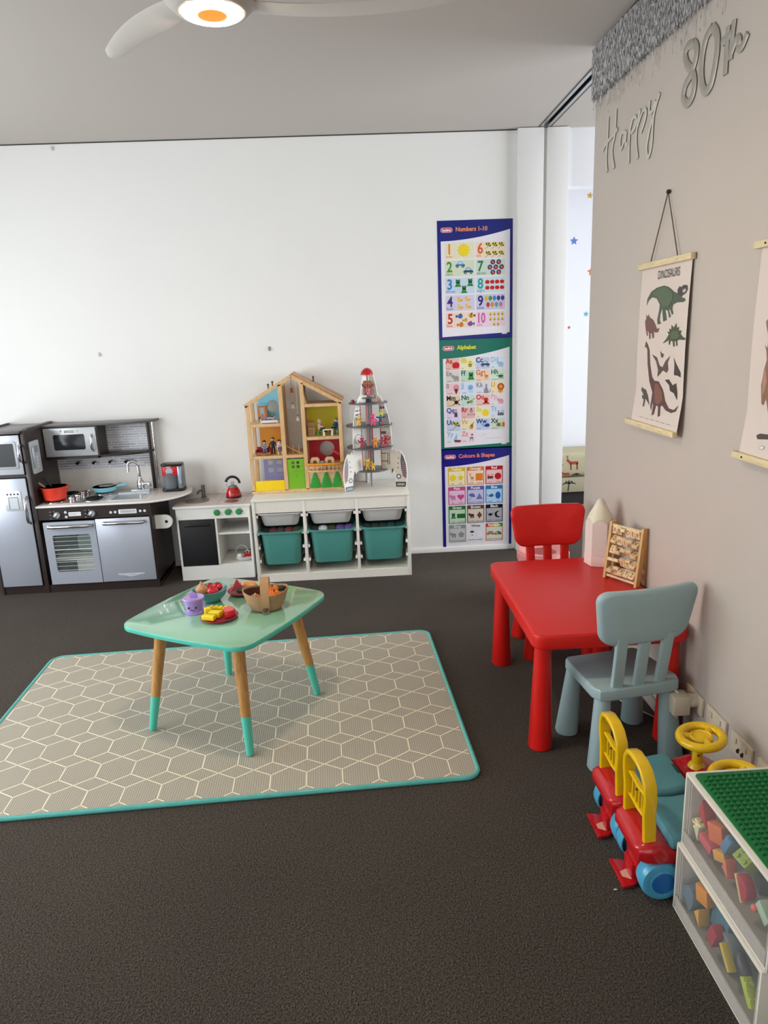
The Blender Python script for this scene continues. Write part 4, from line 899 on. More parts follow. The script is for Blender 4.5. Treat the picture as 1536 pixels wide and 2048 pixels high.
# little pictures
def sun(cv, x, y, r, lv=2): cv.star(x, y, r, 'e8cc2a', lv, 12, .68); cv.circ(x, y, r*.68, 'efd61e', lv+1)
def car(cv, x, y, s, c, lv=2):
    cv.poly([(x-.5*s, y-.1*s), (x-.42*s, y+.08*s), (x-.3*s, y+.10*s), (x-.2*s, y+.3*s), (x, y+.36*s), (x+.2*s, y+.3*s), (x+.3*s, y+.10*s), (x+.46*s, y+.06*s), (x+.5*s, y-.1*s)], c, lv)
    cv.poly([(x-.24*s, y+.1*s), (x-.16*s, y+.26*s), (x, y+.31*s), (x+.16*s, y+.26*s), (x+.24*s, y+.1*s)], 'bcdcf0', lv+1)
    for q in (-.28, .28): cv.circ(x+q*s, y-.12*s, .13*s, '23262c', lv+2, n=14); cv.circ(x+q*s, y-.12*s, .05*s, 'c8c8cc', lv+3, n=10)
def frog(cv, x, y, s, c='1f7a35', lv=2):
    cv.circ(x, y+.22*s, .26*s, c, lv, .18*s); cv.circ(x-.16*s, y+.38*s, .09*s, c, lv+1, n=10); cv.circ(x+.16*s, y+.38*s, .09*s, c, lv+1, n=10)
    cv.poly([(x-.2*s, y+.15*s), (x+.2*s, y+.15*s), (x+.26*s, y-.2*s), (x+.42*s, y-.36*s), (x-.42*s, y-.36*s), (x-.26*s, y-.2*s)], c, lv); cv.circ(x, y-.12*s, .13*s, '3c9a4a', lv+1)
def duck(cv, x, y, s, lv=2): cv.circ(x-.15*s, y+.24*s, .17*s, 'ecc244', lv); cv.circ(x+.05*s, y-.1*s, .32*s, 'edb83c', lv+1, .2*s); cv.poly([(x+.25*s, y-.05*s), (x+.5*s, y+.12*s), (x+.35*s, y-.18*s)], 'edb83c', lv+1); cv.poly([(x-.3*s, y+.26*s), (x-.45*s, y+.2*s), (x-.3*s, y+.17*s)], 'd8762c', lv+1)
def fish(cv, x, y, s, c, c2, lv=2, d=1):
    cv.circ(x, y, .32*s, c, lv, .26*s); cv.poly([(x-d*.25*s, y), (x-d*.52*s, y+.2*s), (x-d*.52*s, y-.2*s)], c2, lv+1); cv.poly([(x-.1*s, y+.2*s), (x+.12*s, y+.36*s), (x+.2*s, y+.16*s)], c2, lv+1); cv.rect(x-.04*s, y-.22*s, .08*s, .44*s, c2, lv+2)
def umb(cv, x, y, s, c1='2e2a22', c2='d9cc3c', lv=2):
    A = [(x+.45*s*math.cos(t), y+.45*s*math.sin(t)) for t in [-.25+i*(PI/6) for i in range(7)]]
    for i in range(6): cv.poly([(x-.02*s, y-.06*s), A[i], A[i+1]], c1 if i % 2 == 0 else c2, lv)
    cv.line([(x+.05*s, y), (x-.32*s, y-.42*s), (x-.38*s, y-.36*s)], .04*s, '3a3428', lv+1)
def apple(cv, x, y, s, lv=2): cv.circ(x-.13*s, y, .26*s, 'c8151c', lv, .32*s); cv.circ(x+.13*s, y, .26*s, 'c8151c', lv+1, .32*s); cv.line([(x, y+.28*s), (x+.06*s, y+.42*s)], .05*s, '4a5a1c', lv+2)
def ball_(cv, x, y, s, lv=2): cv.circ(x, y, .46*s, '23314e', lv); cv.poly([(x-.1*s, y-.42*s), (x+.38*s, y-.22*s), (x+.1*s, y+.3*s), (x-.2*s, y+.05*s)], 'c43a2a', lv+1); cv.poly([(x-.4*s, y-.1*s), (x-.1*s, y+.05*s), (x+.05*s, y+.38*s), (x-.3*s, y+.3*s)], '3c62a8', lv+1); cv.circ(x+.02*s, y, .09*s, 'e6d9c0', lv+2, n=8)
def balloon(cv, x, y, s, c, lv=2): cv.circ(x, y+.08*s, .30*s, c, lv, .38*s); cv.poly([(x-.07*s, y-.38*s), (x+.07*s, y-.38*s), (x, y-.26*s)], c, lv+1); cv.line([(x, y-.38*s), (x+.05*s, y-.6*s)], .025*s, '777777', lv)
def bee(cv, x, y, s, lv=2): cv.circ(x, y+.16*s, .17*s, 'd8c826', lv); cv.circ(x, y-.12*s, .2*s, 'd8c826', lv+1, .24*s); cv.rect(x-.18*s, y-.12*s, .36*s, .08*s, '24221a', lv+2); cv.rect(x-.16*s, y-.28*s, .32*s, .07*s, '24221a', lv+2); cv.circ(x+.28*s, y+.04*s, .14*s, 'cfd9d2', lv+2, n=10)
def beast(cv, x, y, s, c, lv=2, tail=True):
    cv.circ(x, y, .34*s, c, lv, .24*s); cv.circ(x-.34*s, y+.14*s, .18*s, c, lv+1)
    for q in (-.22, -.08, .12, .26): cv.rect(x+q*s-.05*s, y-.42*s, .1*s, .28*s, c, lv+1)
    cv.poly([(x-.42*s, y+.28*s), (x-.36*s, y+.42*s), (x-.28*s, y+.28*s)], c, lv+2)
def tree_fig(cv, x, y, s, c, lv=2): cv.circ(x, y+.3*s, .14*s, 'd8b898', lv); cv.poly([(x-.14*s, y+.16*s), (x+.14*s, y+.16*s), (x+.2*s, y-.4*s), (x-.2*s, y-.4*s)], c, lv+1); cv.rect(x-.12*s, y+.38*s, .24*s, .08*s, '2a2622', lv+1)
def giraffe(cv, x, y, s, c='d98a3c', lv=2):
    cv.line([(x-.1*s, y-.05*s), (x-.16*s, y+.4*s)], .09*s, c, lv); cv.circ(x-.2*s, y+.42*s, .1*s, c, lv+1); cv.circ(x+.08*s, y-.08*s, .2*s, c, lv+1, .12*s)
    for q in (-.08, .06, .2): cv.rect(x+q*s-.025*s, y-.45*s, .05*s, .36*s, c, lv+1)
def train(cv, x, y, s, c='a8242c', lv=2):
    cv.rect(x-.4*s, y-.2*s, .55*s, .26*s, c, lv); cv.rect(x+.1*s, y-.2*s, .3*s, .5*s, c, lv); cv.rect(x+.15*s, y+.05*s, .2*s, .18*s, 'e6e6ee', lv+1); cv.rect(x-.34*s, y+.04*s, .09*s, .26*s, '33303a', lv+1)
    for q in (-.28, -.02, .26): cv.circ(x+q*s, y-.24*s, .13*s, '4a4450', lv+1, n=12)
def whale(cv, x, y, s, c='14498c', lv=2): cv.poly([(x-.42*s, y+.02*s), (x-.2*s, y-.12*s), (x+.1*s, y-.22*s), (x+.42*s, y-.14*s), (x+.45*s, y+.08*s), (x+.25*s, y+.26*s), (x-.02*s, y+.18*s), (x-.2*s, y+.02*s)], c, lv); cv.poly([(x-.4*s, y), (x-.55*s, y+.2*s), (x-.34*s, y+.16*s)], c, lv)
# ---- numbers
m, cv = poster('p', '', 0, '12217a', 'Numbers 1-10', 'e08a5a')
rows = [('1', 'one', 'd98c1e', 'e6dfc0', '6', 'six', 'd9622a', 'ecd9c4'), ('2', 'two', '4a8f2a', 'd0dcc2', '7', 'seven', '2a7a46', 'c8d8cc'),
        ('3', 'three', '2f80bd', 'c6d4e6', '8', 'eight', '2f9a9a', 'c8dce0'), ('4', 'four', '3a2f7a', 'd0cbe0', '9', 'nine', '2c2c78', 'c9c6de'), ('5', 'five', 'c42a22', 'ecd6c8', '10', 'ten', 'd0559a', 'e8cfe0')]
ch = .1035
for i, r in enumerate(rows):
    y0 = -.128-(i+1)*ch-.004*i+.0
    for s in (0, 1):
        x0 = .047+s*.200; cv.rect(x0, y0, .190, ch-.006, r[3+s*4], 2)
        d, w, c = r[s*4], r[1+s*4], r[2+s*4]
        cv.text(d, x0+.010 if d != '10' else x0+.002, y0+.028, .088, c, 3, 'LEFT', .85 if d != '10' else .66, .0022); cv.text(w, x0+.005, y0+.006, .027, c, 3)
    xa, xb_, yc = .047, .247, y0+ch/2-.003
    if i == 0:
        sun(cv, xa+.122, yc+.002, .044, 3)
        for a in range(2):
            for b in range(3): umb(cv, xb_+.078+b*.042, yc+.024-a*.052, .045, lv=3)
    if i == 1:
        car(cv, xa+.098, yc+.020, .066, '4e8ec4', 3); car(cv, xa+.150, yc-.020, .066, '1f4a74', 4)
        for (a, b) in ((0, 1), (1, 1), (-.5, 0), (.5, 0), (1.5, 0), (0, -1), (1, -1)): ball_(cv, xb_+.110+a*.038, yc+b*.031, .034, 3)
    if i == 2:
        for (a, b) in ((.082, .014), (.162, .016), (.122, -.026)): frog(cv, xa+a, yc+b, .056, lv=3)
        for a in range(2):
            for b in range(4): apple(cv, xb_+.074+b*.032, yc+.017-a*.036, .036, 3)
    if i == 3:
        for (a, b) in ((.092, .020), (.142, .022), (.094, -.026), (.146, -.024)): duck(cv, xa+a, yc+b, .046, 3)
        for j, c in enumerate(('d9b83a', '3a9a3c', '3f86c8', '3a3f86', '2c3c8c')): balloon(cv, xb_+.066+j*.027, yc+.020, .040, c, 3)
        for j, c in enumerate(('b8402e', 'd98a44', '4fa89a', 'd96aa0')): balloon(cv, xb_+.078+j*.028, yc-.020, .040, c, 3)
    if i == 4:
        fish(cv, xa+.094, yc+.024, .056, '4a78b8', '1e2f58', 3); fish(cv, xa+.166, yc+.026, .054, 'd9a42a', '3a3018', 3, -1); fish(cv, xa+.130, yc-.002, .040, 'd6b04a', 'a8782a', 3)
        fish(cv, xa+.100, yc-.030, .054, 'd98a2a', 'a85a1c', 3); fish(cv, xa+.160, yc-.026, .056, '9a4a96', '3a5aa0', 3, -1)
        for a, n in enumerate((4, 4, 2)):
            for b in range(n): bee(cv, xb_+.094+b*.026+(.024 if n == 2 else 0), yc+.032-a*.032, .034, 3)
solo(m, 'wall_poster', 'navy bordered poster headed Numbers 1-10, topmost of the three wall posters', 'poster', (PX, YB-.0005, 2.196))
# ---- alphabet
m, cv = poster('p', '', 0, '0c7062', 'Alphabet', 'dcd83a')
cells = [('Aa', 'c8282a', 'e4b8ae', 'apple'), ('Bb', 'd4cc3a', 'ebe6c0', 'bee'), ('Cc', '20305c', 'c4cae4', 'car'), ('Dd', '9cc0dc', 'd8e4f0', 'dog'),
 ('Ee', '8f9094', 'd9d4cc', 'elephant'), ('Ff', '1d6a34', 'c2dac4', 'frog'), ('Gg', 'c8743a', 'f0d2b8', 'giraffe'), ('Hh', '1f6a3e', 'd4e4d4', 'helicopter'),
 ('Ii', '8f8a90', 'eac9cf', 'icecream'), ('Jj', '8eb4dc', 'd2e0f0', 'jellyfish'), ('Kk', '8f94a0', 'dcdee8', 'kangaroo'), ('Ll', 'e0b23a', 'f0e0ba', 'lion'),
 ('Mm', '2e2420', 'e0cdb2', 'monkey'), ('Nn', '1d5a3c', 'c4dcd2', 'net'), ('Oo', 'c4262a', 'eac2b8', 'octopus'), ('Pp', 'e0aab8', 'eadfe8', 'pig'),
 ('Qq', '3a3678', 'e0d4ec', 'queen'), ('Rr', 'b41f26', 'e6b4b0', 'robot'), ('Ss', 'd9cf4a', 'eae2bc', 'sun'), ('Tt', '8fb2d0', 'd9e0f0', 'train'),
 ('Uu', '24356a', 'c4d0e6', 'umbrella'), ('Vv', 'd0b23e', 'ecdfc0', 'violin'), ('Ww', '1a2a5c', 'bccdec', 'whale'), ('Xx', '244a34', 'cfdcc8', 'xylophone'),
 ('Yy', '8fb4d4', 'd9e2f0', 'yacht'), ('Zz', 'd98a90', 'ecd9e0', 'zebra')]
cw, chh = .1005, .0815
for i, (t, c, bg, w) in enumerate(cells):
    r, q = divmod(i, 4); x0 = .040+q*cw*1.0; y0 = -.118-(r+1)*chh
    cv.rect(x0, y0, cw-.007, chh-.006, bg, 2); cv.text(t, x0+.001, y0+chh*.54, .046, c, 3, 'LEFT', .88, .0012); cv.text(w, x0+.006, y0+.006, .0105, '4a4a4a', 3)
    X, Y_, s = x0+.068, y0+.030, .052
    {'apple': lambda: apple(cv, X, Y_, s*1.2, 4), 'bee': lambda: bee(cv, X-.005, Y_+.006, s*1.2, 4), 'car': lambda: car(cv, X-.004, Y_, s*1.2, '1f4f7c', 4), 'dog': lambda: beast(cv, X, Y_, s, '9cbcdc', 4),
     'elephant': lambda: beast(cv, X, Y_, s*1.1, '9a9694', 4), 'frog': lambda: frog(cv, X, Y_+.006, s*1.15, lv=4), 'giraffe': lambda: giraffe(cv, X, Y_+.010, s*1.1, lv=4),
     'helicopter': lambda: (cv.circ(X, Y_, .018, '2f7a44', 4, .010), cv.line([(X-.02, Y_+.014), (X+.022, Y_+.016)], .002, '8aa83c', 4), cv.line([(X, Y_), (X-.03, Y_+.004)], .004, '2f7a44', 4), cv.line([(X-.016, Y_-.014), (X+.02, Y_-.014)], .003, '24342c', 4)),
     'icecream': lambda: (cv.circ(X, Y_+.018, .019, 'dc8f98', 4), cv.poly([(X-.015, Y_+.008), (X+.015, Y_+.008), (X, Y_-.03)], '5a2e24', 5)), 'jellyfish': lambda: (cv.circ(X-.004, Y_+.016, .018, '7ea8dc', 4, .015), [cv.line([(X-.016+j*.008, Y_+.006), (X-.014+j*.008, Y_-.02)], .003, 'a8c4e6', 4) for j in range(4)]),
     'kangaroo': lambda: (cv.poly([(X-.002, Y_+.036), (X+.008, Y_+.03), (X+.008, Y_+.01), (X+.018, Y_-.012), (X+.016, Y_-.028), (X-.014, Y_-.028), (X-.014, Y_-.006), (X-.004, Y_+.012)], '8d8f9c', 4), cv.line([(X+.014, Y_-.024), (X+.028, Y_-.02), (X+.03, Y_+.0)], .004, '8d8f9c', 4)),
     'lion': lambda: (cv.circ(X-.002, Y_-.014, .016, 'dca03c', 4), cv.circ(X, Y_+.012, .023, 'b4401e', 5), cv.circ(X, Y_+.012, .014, 'dc9a3a', 6)), 'monkey': lambda: (cv.circ(X, Y_, .013, '4a3226', 4), [cv.line([(X, Y_), (X+a*.024, Y_+b*.018)], .005, '4a3226', 4) for a in (-1, 1) for b in (-1, 1)]),
     'net': lambda: (cv.circ(X-.004, Y_, .016, '9c9a4a', 4, .010), cv.line([(X-.01, Y_), (X+.026, Y_+.022)], .004, '7c8a44', 5), cv.circ(X-.022, Y_-.004, .007, '3a5a3a', 4)), 'octopus': lambda: (cv.circ(X, Y_+.010, .015, 'c4242c', 4), [cv.line([(X, Y_), (X+a*.011, Y_-.018)], .006, 'c4242c', 4) for a in (-2, -1, 0, 1, 2)]),
     'pig': lambda: beast(cv, X, Y_, s, 'dc9aa4', 4), 'queen': lambda: tree_fig(cv, X-.004, Y_+.006, s*1.1, '4a3a6a', 4), 'robot': lambda: (cv.rect(X-.012, Y_-.014, .024, .026, 'cfa8a4', 4), cv.rect(X-.010, Y_+.014, .020, .014, '8a8a8c', 4), cv.circ(X, Y_+.034, .005, '2a2422', 4), cv.circ(X-.02, Y_-.004, .004, '2a2422', 4), cv.circ(X+.02, Y_-.004, .004, '2a2422', 4)),
     'sun': lambda: sun(cv, X-.004, Y_+.004, .027, 4), 'train': lambda: train(cv, X, Y_, s, '7a8ab0', 4), 'umbrella': lambda: umb(cv, X-.004, Y_+.006, s*1.1, lv=4), 'violin': lambda: (cv.circ(X, Y_-.008, .013, 'c88a3c', 4), cv.circ(X+.004, Y_+.006, .009, 'c88a3c', 4), cv.line([(X, Y_), (X+.018, Y_+.026)], .004, '8a5a2a', 5)),
     'whale': lambda: whale(cv, X, Y_, s*1.05, '1a3f7c', 4), 'xylophone': lambda: [cv.rect(X-.03+j*.0095, Y_-.010-.001*j, .008, .02+.0025*j, cc, 4) for j, cc in enumerate(('8a7a96', '4a3a3a', '3c6a44', 'd8cc3a', 'd98a34', 'b8281f'))],
     'yacht': lambda: (cv.poly([(X-.022, Y_-.006), (X+.002, Y_-.006), (X+.002, Y_+.034)], '8fb8e0', 4), cv.poly([(X-.02, Y_-.010), (X+.028, Y_-.014), (X+.024, Y_-.028), (X-.014, Y_-.026)], 'a8202c', 4), cv.line([(X-.02, Y_-.010), (X+.028, Y_-.014)], .004, '24304c', 5)), 'zebra': lambda: (cv.circ(X, Y_, .014, '8f8f94', 4, .009), cv.circ(X+.004, Y_+.022, .006, '2c2a2c', 4), cv.line([(X-.01, Y_-.006), (X-.01, Y_-.022)], .003, '4a4a4e', 4), cv.line([(X+.01, Y_-.006), (X+.01, Y_-.022)], .003, '4a4a4e', 4))}[w]()
cv.line([(.255, -.64), (.32, -.632)], .0012, 'b8b4bc', 2); cv.poly(rrect(.05, .016, .007, 4, .285, -.645), 'dddbe4', 3); cv.line([(.30, -.668), (.41, -.664)], .0012, '8a8690', 3)
solo(m, 'wall_poster', 'teal bordered poster headed Alphabet, middle one of the three wall posters', 'poster', (PX, YB-.0005, 2.196-PH+.002))
# ---- colours and shapes
m, cv = poster('p', '', 0, '131f80', 'Colours & Shapes', 'e07a5a')
cc = [('Yellow', 'dcb62c', 'efe4c0', ('sun', 'star')), ('Orange', 'd9782a', 'f2d9c4', ('giraffe', 'square')), ('Red', 'b81420', 'f0c4c4', ('train', 'circle')),
 ('Pink', 'c84a8a', 'ecc4e2', ('pig', 'heart')), ('Purple', '5a5aa4', 'c4c6e8', ('umbrella', 'triangle')), ('Blue', '1878bc', 'b4d6f0', ('whale', 'oval')),
 ('Green', '1c7a24', 'c4dcc6', ('frog', 'rectangle')), ('Brown', '5a4628', 'dcd0c2', ('monkey', 'diamond')), ('Black', '0c0c10', 'aeb0b6', ('spider', 'crescent')),
 ('Grey', '8a9492', 'c6c8c8', ('elephant', 'pentagon')), ('White', 'e2e2ea', 'e4e4ec', ('snowman', 'octagon')), ('Rainbow', 'd9682c', 'd6dcd0', ('rainbow', 'semicircle'))]
W_, H_ = .1215, .132
for i, (t, c, bg, ws) in enumerate(cc):
    r, q = divmod(i, 3); x0 = .042+q*.1305; y0 = -.128-(r+1)*H_-.0045*r
    if t != 'White':
        cv.rect(x0, y0, W_, H_-.004, c, 2, .004); cv.rect(x0+.006, y0+.005, W_-.012, H_-.036, bg, 3)
    if t == 'Rainbow':
        for j, k2_ in enumerate(('c83a2a', 'd98a2c', 'd9cc2c', '3c8a34')): cv.rect(x0+W_/4*j, y0+H_-.03, W_/4, .026, k2_, 3)
    cv.text(t, x0+W_/2, y0+H_-.025, .025, 'ffffff' if t != 'White' else '3a3a3e', 4, 'CENTER', 1, .0004)
    cv.text(ws[0], x0+W_*.26, y0+.010, .014, '3c3c40', 4, 'CENTER', 1); cv.text(ws[1], x0+W_*.72, y0+.010, .014, '3c3c40', 4, 'CENTER', 1)
    X, Y_, X2 = x0+W_*.28, y0+.055, x0+W_*.72
    {'Yellow': lambda: (sun(cv, X, Y_, .026, 4), cv.star(X2, Y_, .026, 'e6cc22', 4)), 'Orange': lambda: (giraffe(cv, X, Y_, .055, lv=4), cv.rect(X2-.025, Y_-.025, .05, .05, 'e07f1e', 4)),
     'Red': lambda: (train(cv, X, Y_, .05, lv=4), cv.circ(X2, Y_, .023, 'b80c18', 4)), 'Pink': lambda: (beast(cv, X, Y_, .052, 'c87aac', 4), cv.poly([(X2+.024*(math.sin(a)**3), Y_+.0015*(13*math.cos(a)-5*math.cos(2*a)-2*math.cos(3*a)-math.cos(4*a))) for a in [k_*PI/14 for k_ in range(28)]], 'c84a8c', 4)),
     'Purple': lambda: (umb(cv, X, Y_, .052, '5a5aa0', '6a6ab0', 4), cv.poly([(X2-.024, Y_-.022), (X2+.024, Y_-.022), (X2, Y_+.022)], '7474b4', 4)), 'Blue': lambda: (whale(cv, X, Y_, .05, '1a5ea4', 4), cv.circ(X2, Y_, .018, '0f62b4', 4, .026)),
     'Green': lambda: (frog(cv, X, Y_, .048, '1c6a2c', 4), cv.rect(X2-.028, Y_-.016, .056, .032, '0e6a14', 4)), 'Brown': lambda: (beast(cv, X, Y_, .048, '4a3a26', 4), cv.poly([(X2-.018, Y_), (X2, Y_-.026), (X2+.018, Y_), (X2, Y_+.026)], '6a4a26', 4)),
     'Black': lambda: (cv.circ(X, Y_, .014, '17171a', 4, .010), [cv.line([(X+a*.01, Y_), (X+a*.024, Y_+.012)], .003, '17171a', 4) for a in (-1, 1)], cv.circ(X2, Y_, .024, '101014', 4), cv.circ(X2+.010, Y_+.002, .018, 'aeb0b6', 5)),
     'Grey': lambda: (beast(cv, X, Y_, .052, '8e8e90', 4), cv.poly([(X2+.023*math.cos(PI/2+k_*2*PI/5), Y_+.023*math.sin(PI/2+k_*2*PI/5)) for k_ in range(5)], '8a9090', 4)),
     'White': lambda: (cv.rect(X-.012, Y_+.010, .024, .014, '24242a', 4), cv.circ(X, Y_-.008, .004, '24242a', 4, n=8), cv.poly([(X2+.024*math.cos(PI/8+k_*PI/4), Y_+.024*math.sin(PI/8+k_*PI/4)) for k_ in range(8)], 'e9e9f0', 4)),
     'Rainbow': lambda: ([cv.poly([(X+rr*math.cos(a), Y_-.012+rr*math.sin(a)) for a in [k_*PI/12 for k_ in range(13)]], col, 4+j) for j, (rr, col) in enumerate(((.028, 'b8402e'), (.023, 'd9a83a'), (.018, '5a8a6a'), (.013, '4a5a9c'), (.008, 'e6e6ee')))],
                         [cv.poly([(X2, Y_-.012)]+[(X2+.026*math.cos(a), Y_-.012+.026*math.sin(a)) for a in (PI-j*PI/5, PI-(j+.5)*PI/5, PI-(j+1)*PI/5)], col, 4) for j, col in enumerate(('c8462a', 'd9b82c', '3c8a3c', '2c78b0', '24468a'))])}[t]()
solo(m, 'wall_poster', 'navy bordered poster headed Colours & Shapes, lowest of the three wall posters', 'poster', (PX, YB-.0005, 2.196-2*PH+.010))
# ------------------------------------------------------------------ play mat
def mat_rug():
    m = bpy.data.materials.new('mat_grey_knit'); m.use_nodes = True; nt = m.node_tree; N = nt.nodes; L = nt.links
    b = N['Principled BSDF']; b.inputs['Roughness'].default_value = .75
    tc = N.new('ShaderNodeTexCoord'); w = N.new('ShaderNodeTexWave'); w.inputs['Scale'].default_value = 38; w.inputs['Distortion'].default_value = .6; w.inputs['Detail'].default_value = 1; w.bands_direction = 'X'
    L.new(tc.outputs['Object'], w.inputs['Vector'])
    w2 = N.new('ShaderNodeTexWave'); w2.inputs['Scale'].default_value = 75; w2.bands_direction = 'Y'; L.new(tc.outputs['Object'], w2.inputs['Vector'])
    r = N.new('ShaderNodeValToRGB'); r.color_ramp.elements[0].color = lin('9a9385'); r.color_ramp.elements[1].color = lin('b0a898')
    ad = N.new('ShaderNodeMath'); ad.operation = 'MULTIPLY_ADD'; ad.inputs[1].default_value = .3; L.new(w2.outputs['Fac'], ad.inputs[0]); 
    mu = N.new('ShaderNodeMath'); mu.operation = 'MULTIPLY'; mu.inputs[1].default_value = .7; L.new(w.outputs['Fac'], mu.inputs[0]); L.new(mu.outputs[0], ad.inputs[2])
    L.new(ad.outputs[0], r.inputs[0]); L.new(r.outputs[0], b.inputs['Base Color'])
    bp = N.new('ShaderNodeBump'); bp.inputs['Strength'].default_value = .35; bp.inputs['Distance'].default_value = .002; L.new(ad.outputs[0], bp.inputs['Height']); L.new(bp.outputs[0], b.inputs['Normal'])
    return m
RUG = mat_rug(); LINE = mat('mat_line_cream', 'efe9cf', .7, var=.02); HEM = mat('mat_hem_teal', '5ab6ae', .6, bump=.5, bscale=300, var=.1, scale=90)
ra = math.radians(2.3); RW_, RH_ = 1.885, 1.262
ct, st = math.cos(ra), math.sin(ra)
BR = V((.378, 2.156, 0))
rt = thing('play_mat', 'grey play mat with cream hexagon lines and teal hem on the carpet', 'mat', BR, ra)
HT = .012
m = MB(); outline = rrect(RW_, RH_, .05, 8, -RW_/2, RH_/2); m.prism(outline, .001, HT, RUG, 'z')
# hexagon lines clipped to the mat
def clip(p, q, x0, x1, y0, y1):
    t0, t1 = 0.0, 1.0; dx, dy = q[0]-p[0], q[1]-p[1]
    for pp, qq in ((-dx, p[0]-x0), (dx, x1-p[0]), (-dy, p[1]-y0), (dy, y1-p[1])):
        if abs(pp) < 1e-12:
            if qq < 0: return None
        else:
            t = qq/pp
            if pp < 0: t0 = max(t0, t)
            else: t1 = min(t1, t)
    if t0 >= t1: return None
    return (p[0]+dx*t0, p[1]+dy*t0), (p[0]+dx*t1, p[1]+dy*t1)
cvr = Canvas(m, Matrix.Translation((0, 0, HT)), .0002)
PCX, PRY, EH = .1268, .1597, .0790
for j in range(-1, 9):
    y0 = .0285+j*PRY
    for i in range(-1, 17):
        x = -.0965-i*PCX+ .0
        for p, q in (((x, y0), (x, y0+EH)), ((x, y0+EH), (x-PCX/2, y0+EH+.0403)), ((x-PCX/2, y0+EH+.0403), (x-PCX, y0+EH)), ((x, y0), (x-PCX/2, y0-.0403)), ((x-PCX/2, y0-.0403), (x-PCX, y0))):
            s_ = clip(p, q, -RW_+.012, -.012, .012, RH_-.012)
            if s_: cvr.line(list(s_), .0042, LINE, 1)
part(m, 'mat_surface', rt)
m = MB(); m.tube([(u*1, v*1, .008) for u, v in rrect(RW_+.004, RH_+.004, .052, 8, -RW_/2, RH_/2)], .0085, HEM, 8, closed=True); part(m, 'hem', rt, 'teal hem')

# ------------------------------------------------------------------ mint table
MINT = mat('mint_paint', '86b89c', .10, coat=.8, var=.02, scale=4); TEALP = mat('teal_paint', '56c8b2', .3, var=.03)
LEGW = wood('leg_wood', 'a9763c', 'cf9c5c', 4, 2, .35)
tcx, tcy, ta = -.541, 2.694, math.radians(-28.3)
TH = .475
tt = thing('childrens_table', 'low square table with mint green top and teal dipped wooden legs on the play mat', 'table', (tcx, tcy, 0), ta)
def barrel(a, r, bulge, n=7):
    pts = []
    base = rrect(a, a, r, n)
    for u, v in base:
        k1 = 1+bulge*(1-(abs(v)/(a/2))**2) if abs(u) > abs(v) else 1
        k2_ = 1+bulge*(1-(abs(u)/(a/2))**2) if abs(v) >= abs(u) else 1
        pts.append((u*k1, v*k2_))
    return pts
def side_pts(a, r, b):
    out = []; h = a/2
    for s in range(4):
        M2 = Matrix.Rotation(s*PI/2, 2)
        seg = [(h+b*(1-(t/(h-r))**2), t) for t in [-(h-r)+2*(h-r)*i/10 for i in range(11)]]
        arc = [(h-r+r*math.cos(q), h-r+r*math.sin(q)) for q in [PI/2*i/8 for i in range(1, 8)]]
        for u, v in seg+arc: w = M2 @ V((u, v)); out.append((w.x, w.y))
    return out
m = MB(); m.prism(side_pts(.602, .072, .010), TH-.019, TH-.001, TEALP, 'z', .003); m.prism(side_pts(.599, .071, .010), TH-.002, TH, MINT, 'z', .0008); part(m, 'table_top', tt, 'glossy mint green table top')
Minv = Matrix.Rotation(-ta, 2)
for bx_, by_ in ((-.869, 2.588), (-.446, 2.364), (-.212, 2.805), (-.636, 3.044)):
    d_ = Minv @ V((bx_-tcx, by_-tcy)); f_ = lambda z: (d_.x*(1-.55*z), d_.y*(1-.55*z), z)
    zz = .16
    m = MB(); m.tube([f_(zz), f_(.3), f_(TH-.019)], [.0185, .0215, .0245], LEGW, 18); lg = part(m, 'leg', tt)
    m = MB(); m.tube([f_(HT+.002), f_(HT+.008), f_(zz)], [.012, .0145, .0188], TEALP, 18); part(m, 'painted_tip', lg, 'teal painted tip')
# apron block below the top
# ------------------------------------------------------------------ play food on the mint table
TZ = TH+.0005
def at_t(px, py, z=TZ): p = atz(px, py, z); return p
BOWL = mat('bowl_teal', '5d9c96', .35, var=.03); MAR = mat('plate_maroon', 'a02a3a', .35, var=.04)
bc = V((-.628, 2.790, TZ))
t = thing('food_bowl', 'teal bowl of toy vegetables at the back of the mint table', 'bowl', bc)
m = MB(); m.lathe([(0, 0), (.038, 0), (.043, .004), (.063, .026), (.073, .052), (.070, .052), (.059, .028), (.038, .010), (0, .008)], BOWL, seg=34, sx=1.0, sy=.95); part(m, 'bowl_body', t)
ON = mat('onion_brown', 'c08f66', .4, var=.1); 
t = solo(MB().lathe([(0, -.03), (.018, -.026), (.028, -.008), (.026, .008), (.014, .02), (.006, .028), (.004, .036), (0, .037)], ON, seg=20), 'toy_onion', 'brown toy onion in the teal bowl', 'toy food', (bc.x-.033, bc.y+.004, TZ+.046))
def strawberry(label, x, y, z, s=1.0, name='toy_tomato', c='c8202a', grp='red toy vegetables in the teal bowl'):
    t = thing(name, label, 'toy food', (x, y, z), 0, grp)
    m = MB(); m.ball((0, 0, 0), (.026*s, .024*s, .020*s), mat('veg_'+c, c, .3, coat=.3), 18)
    for a in range(3): m.ball((.010*s*math.cos(a*2.1), .010*s*math.sin(a*2.1), .008*s), (.014*s, .014*s, .012*s), mat('veg_'+c, c), 10)
    part(m, 'flesh', t); m = MB(); m.prism(star(.013*s, 5), .0185*s, .022*s, mat('veg_leaf', '8c1a22' if c[0] == 'c' else '2f6a2c', .5), 'z'); part(m, 'stalk', t)
strawberry('red toy pepper leaning on the rim of the teal bowl', bc.x+.016, bc.y-.018, TZ+.046, .92)
strawberry('red toy pepper behind the first one in the teal bowl', bc.x+.030, bc.y+.016, TZ+.052, .85)
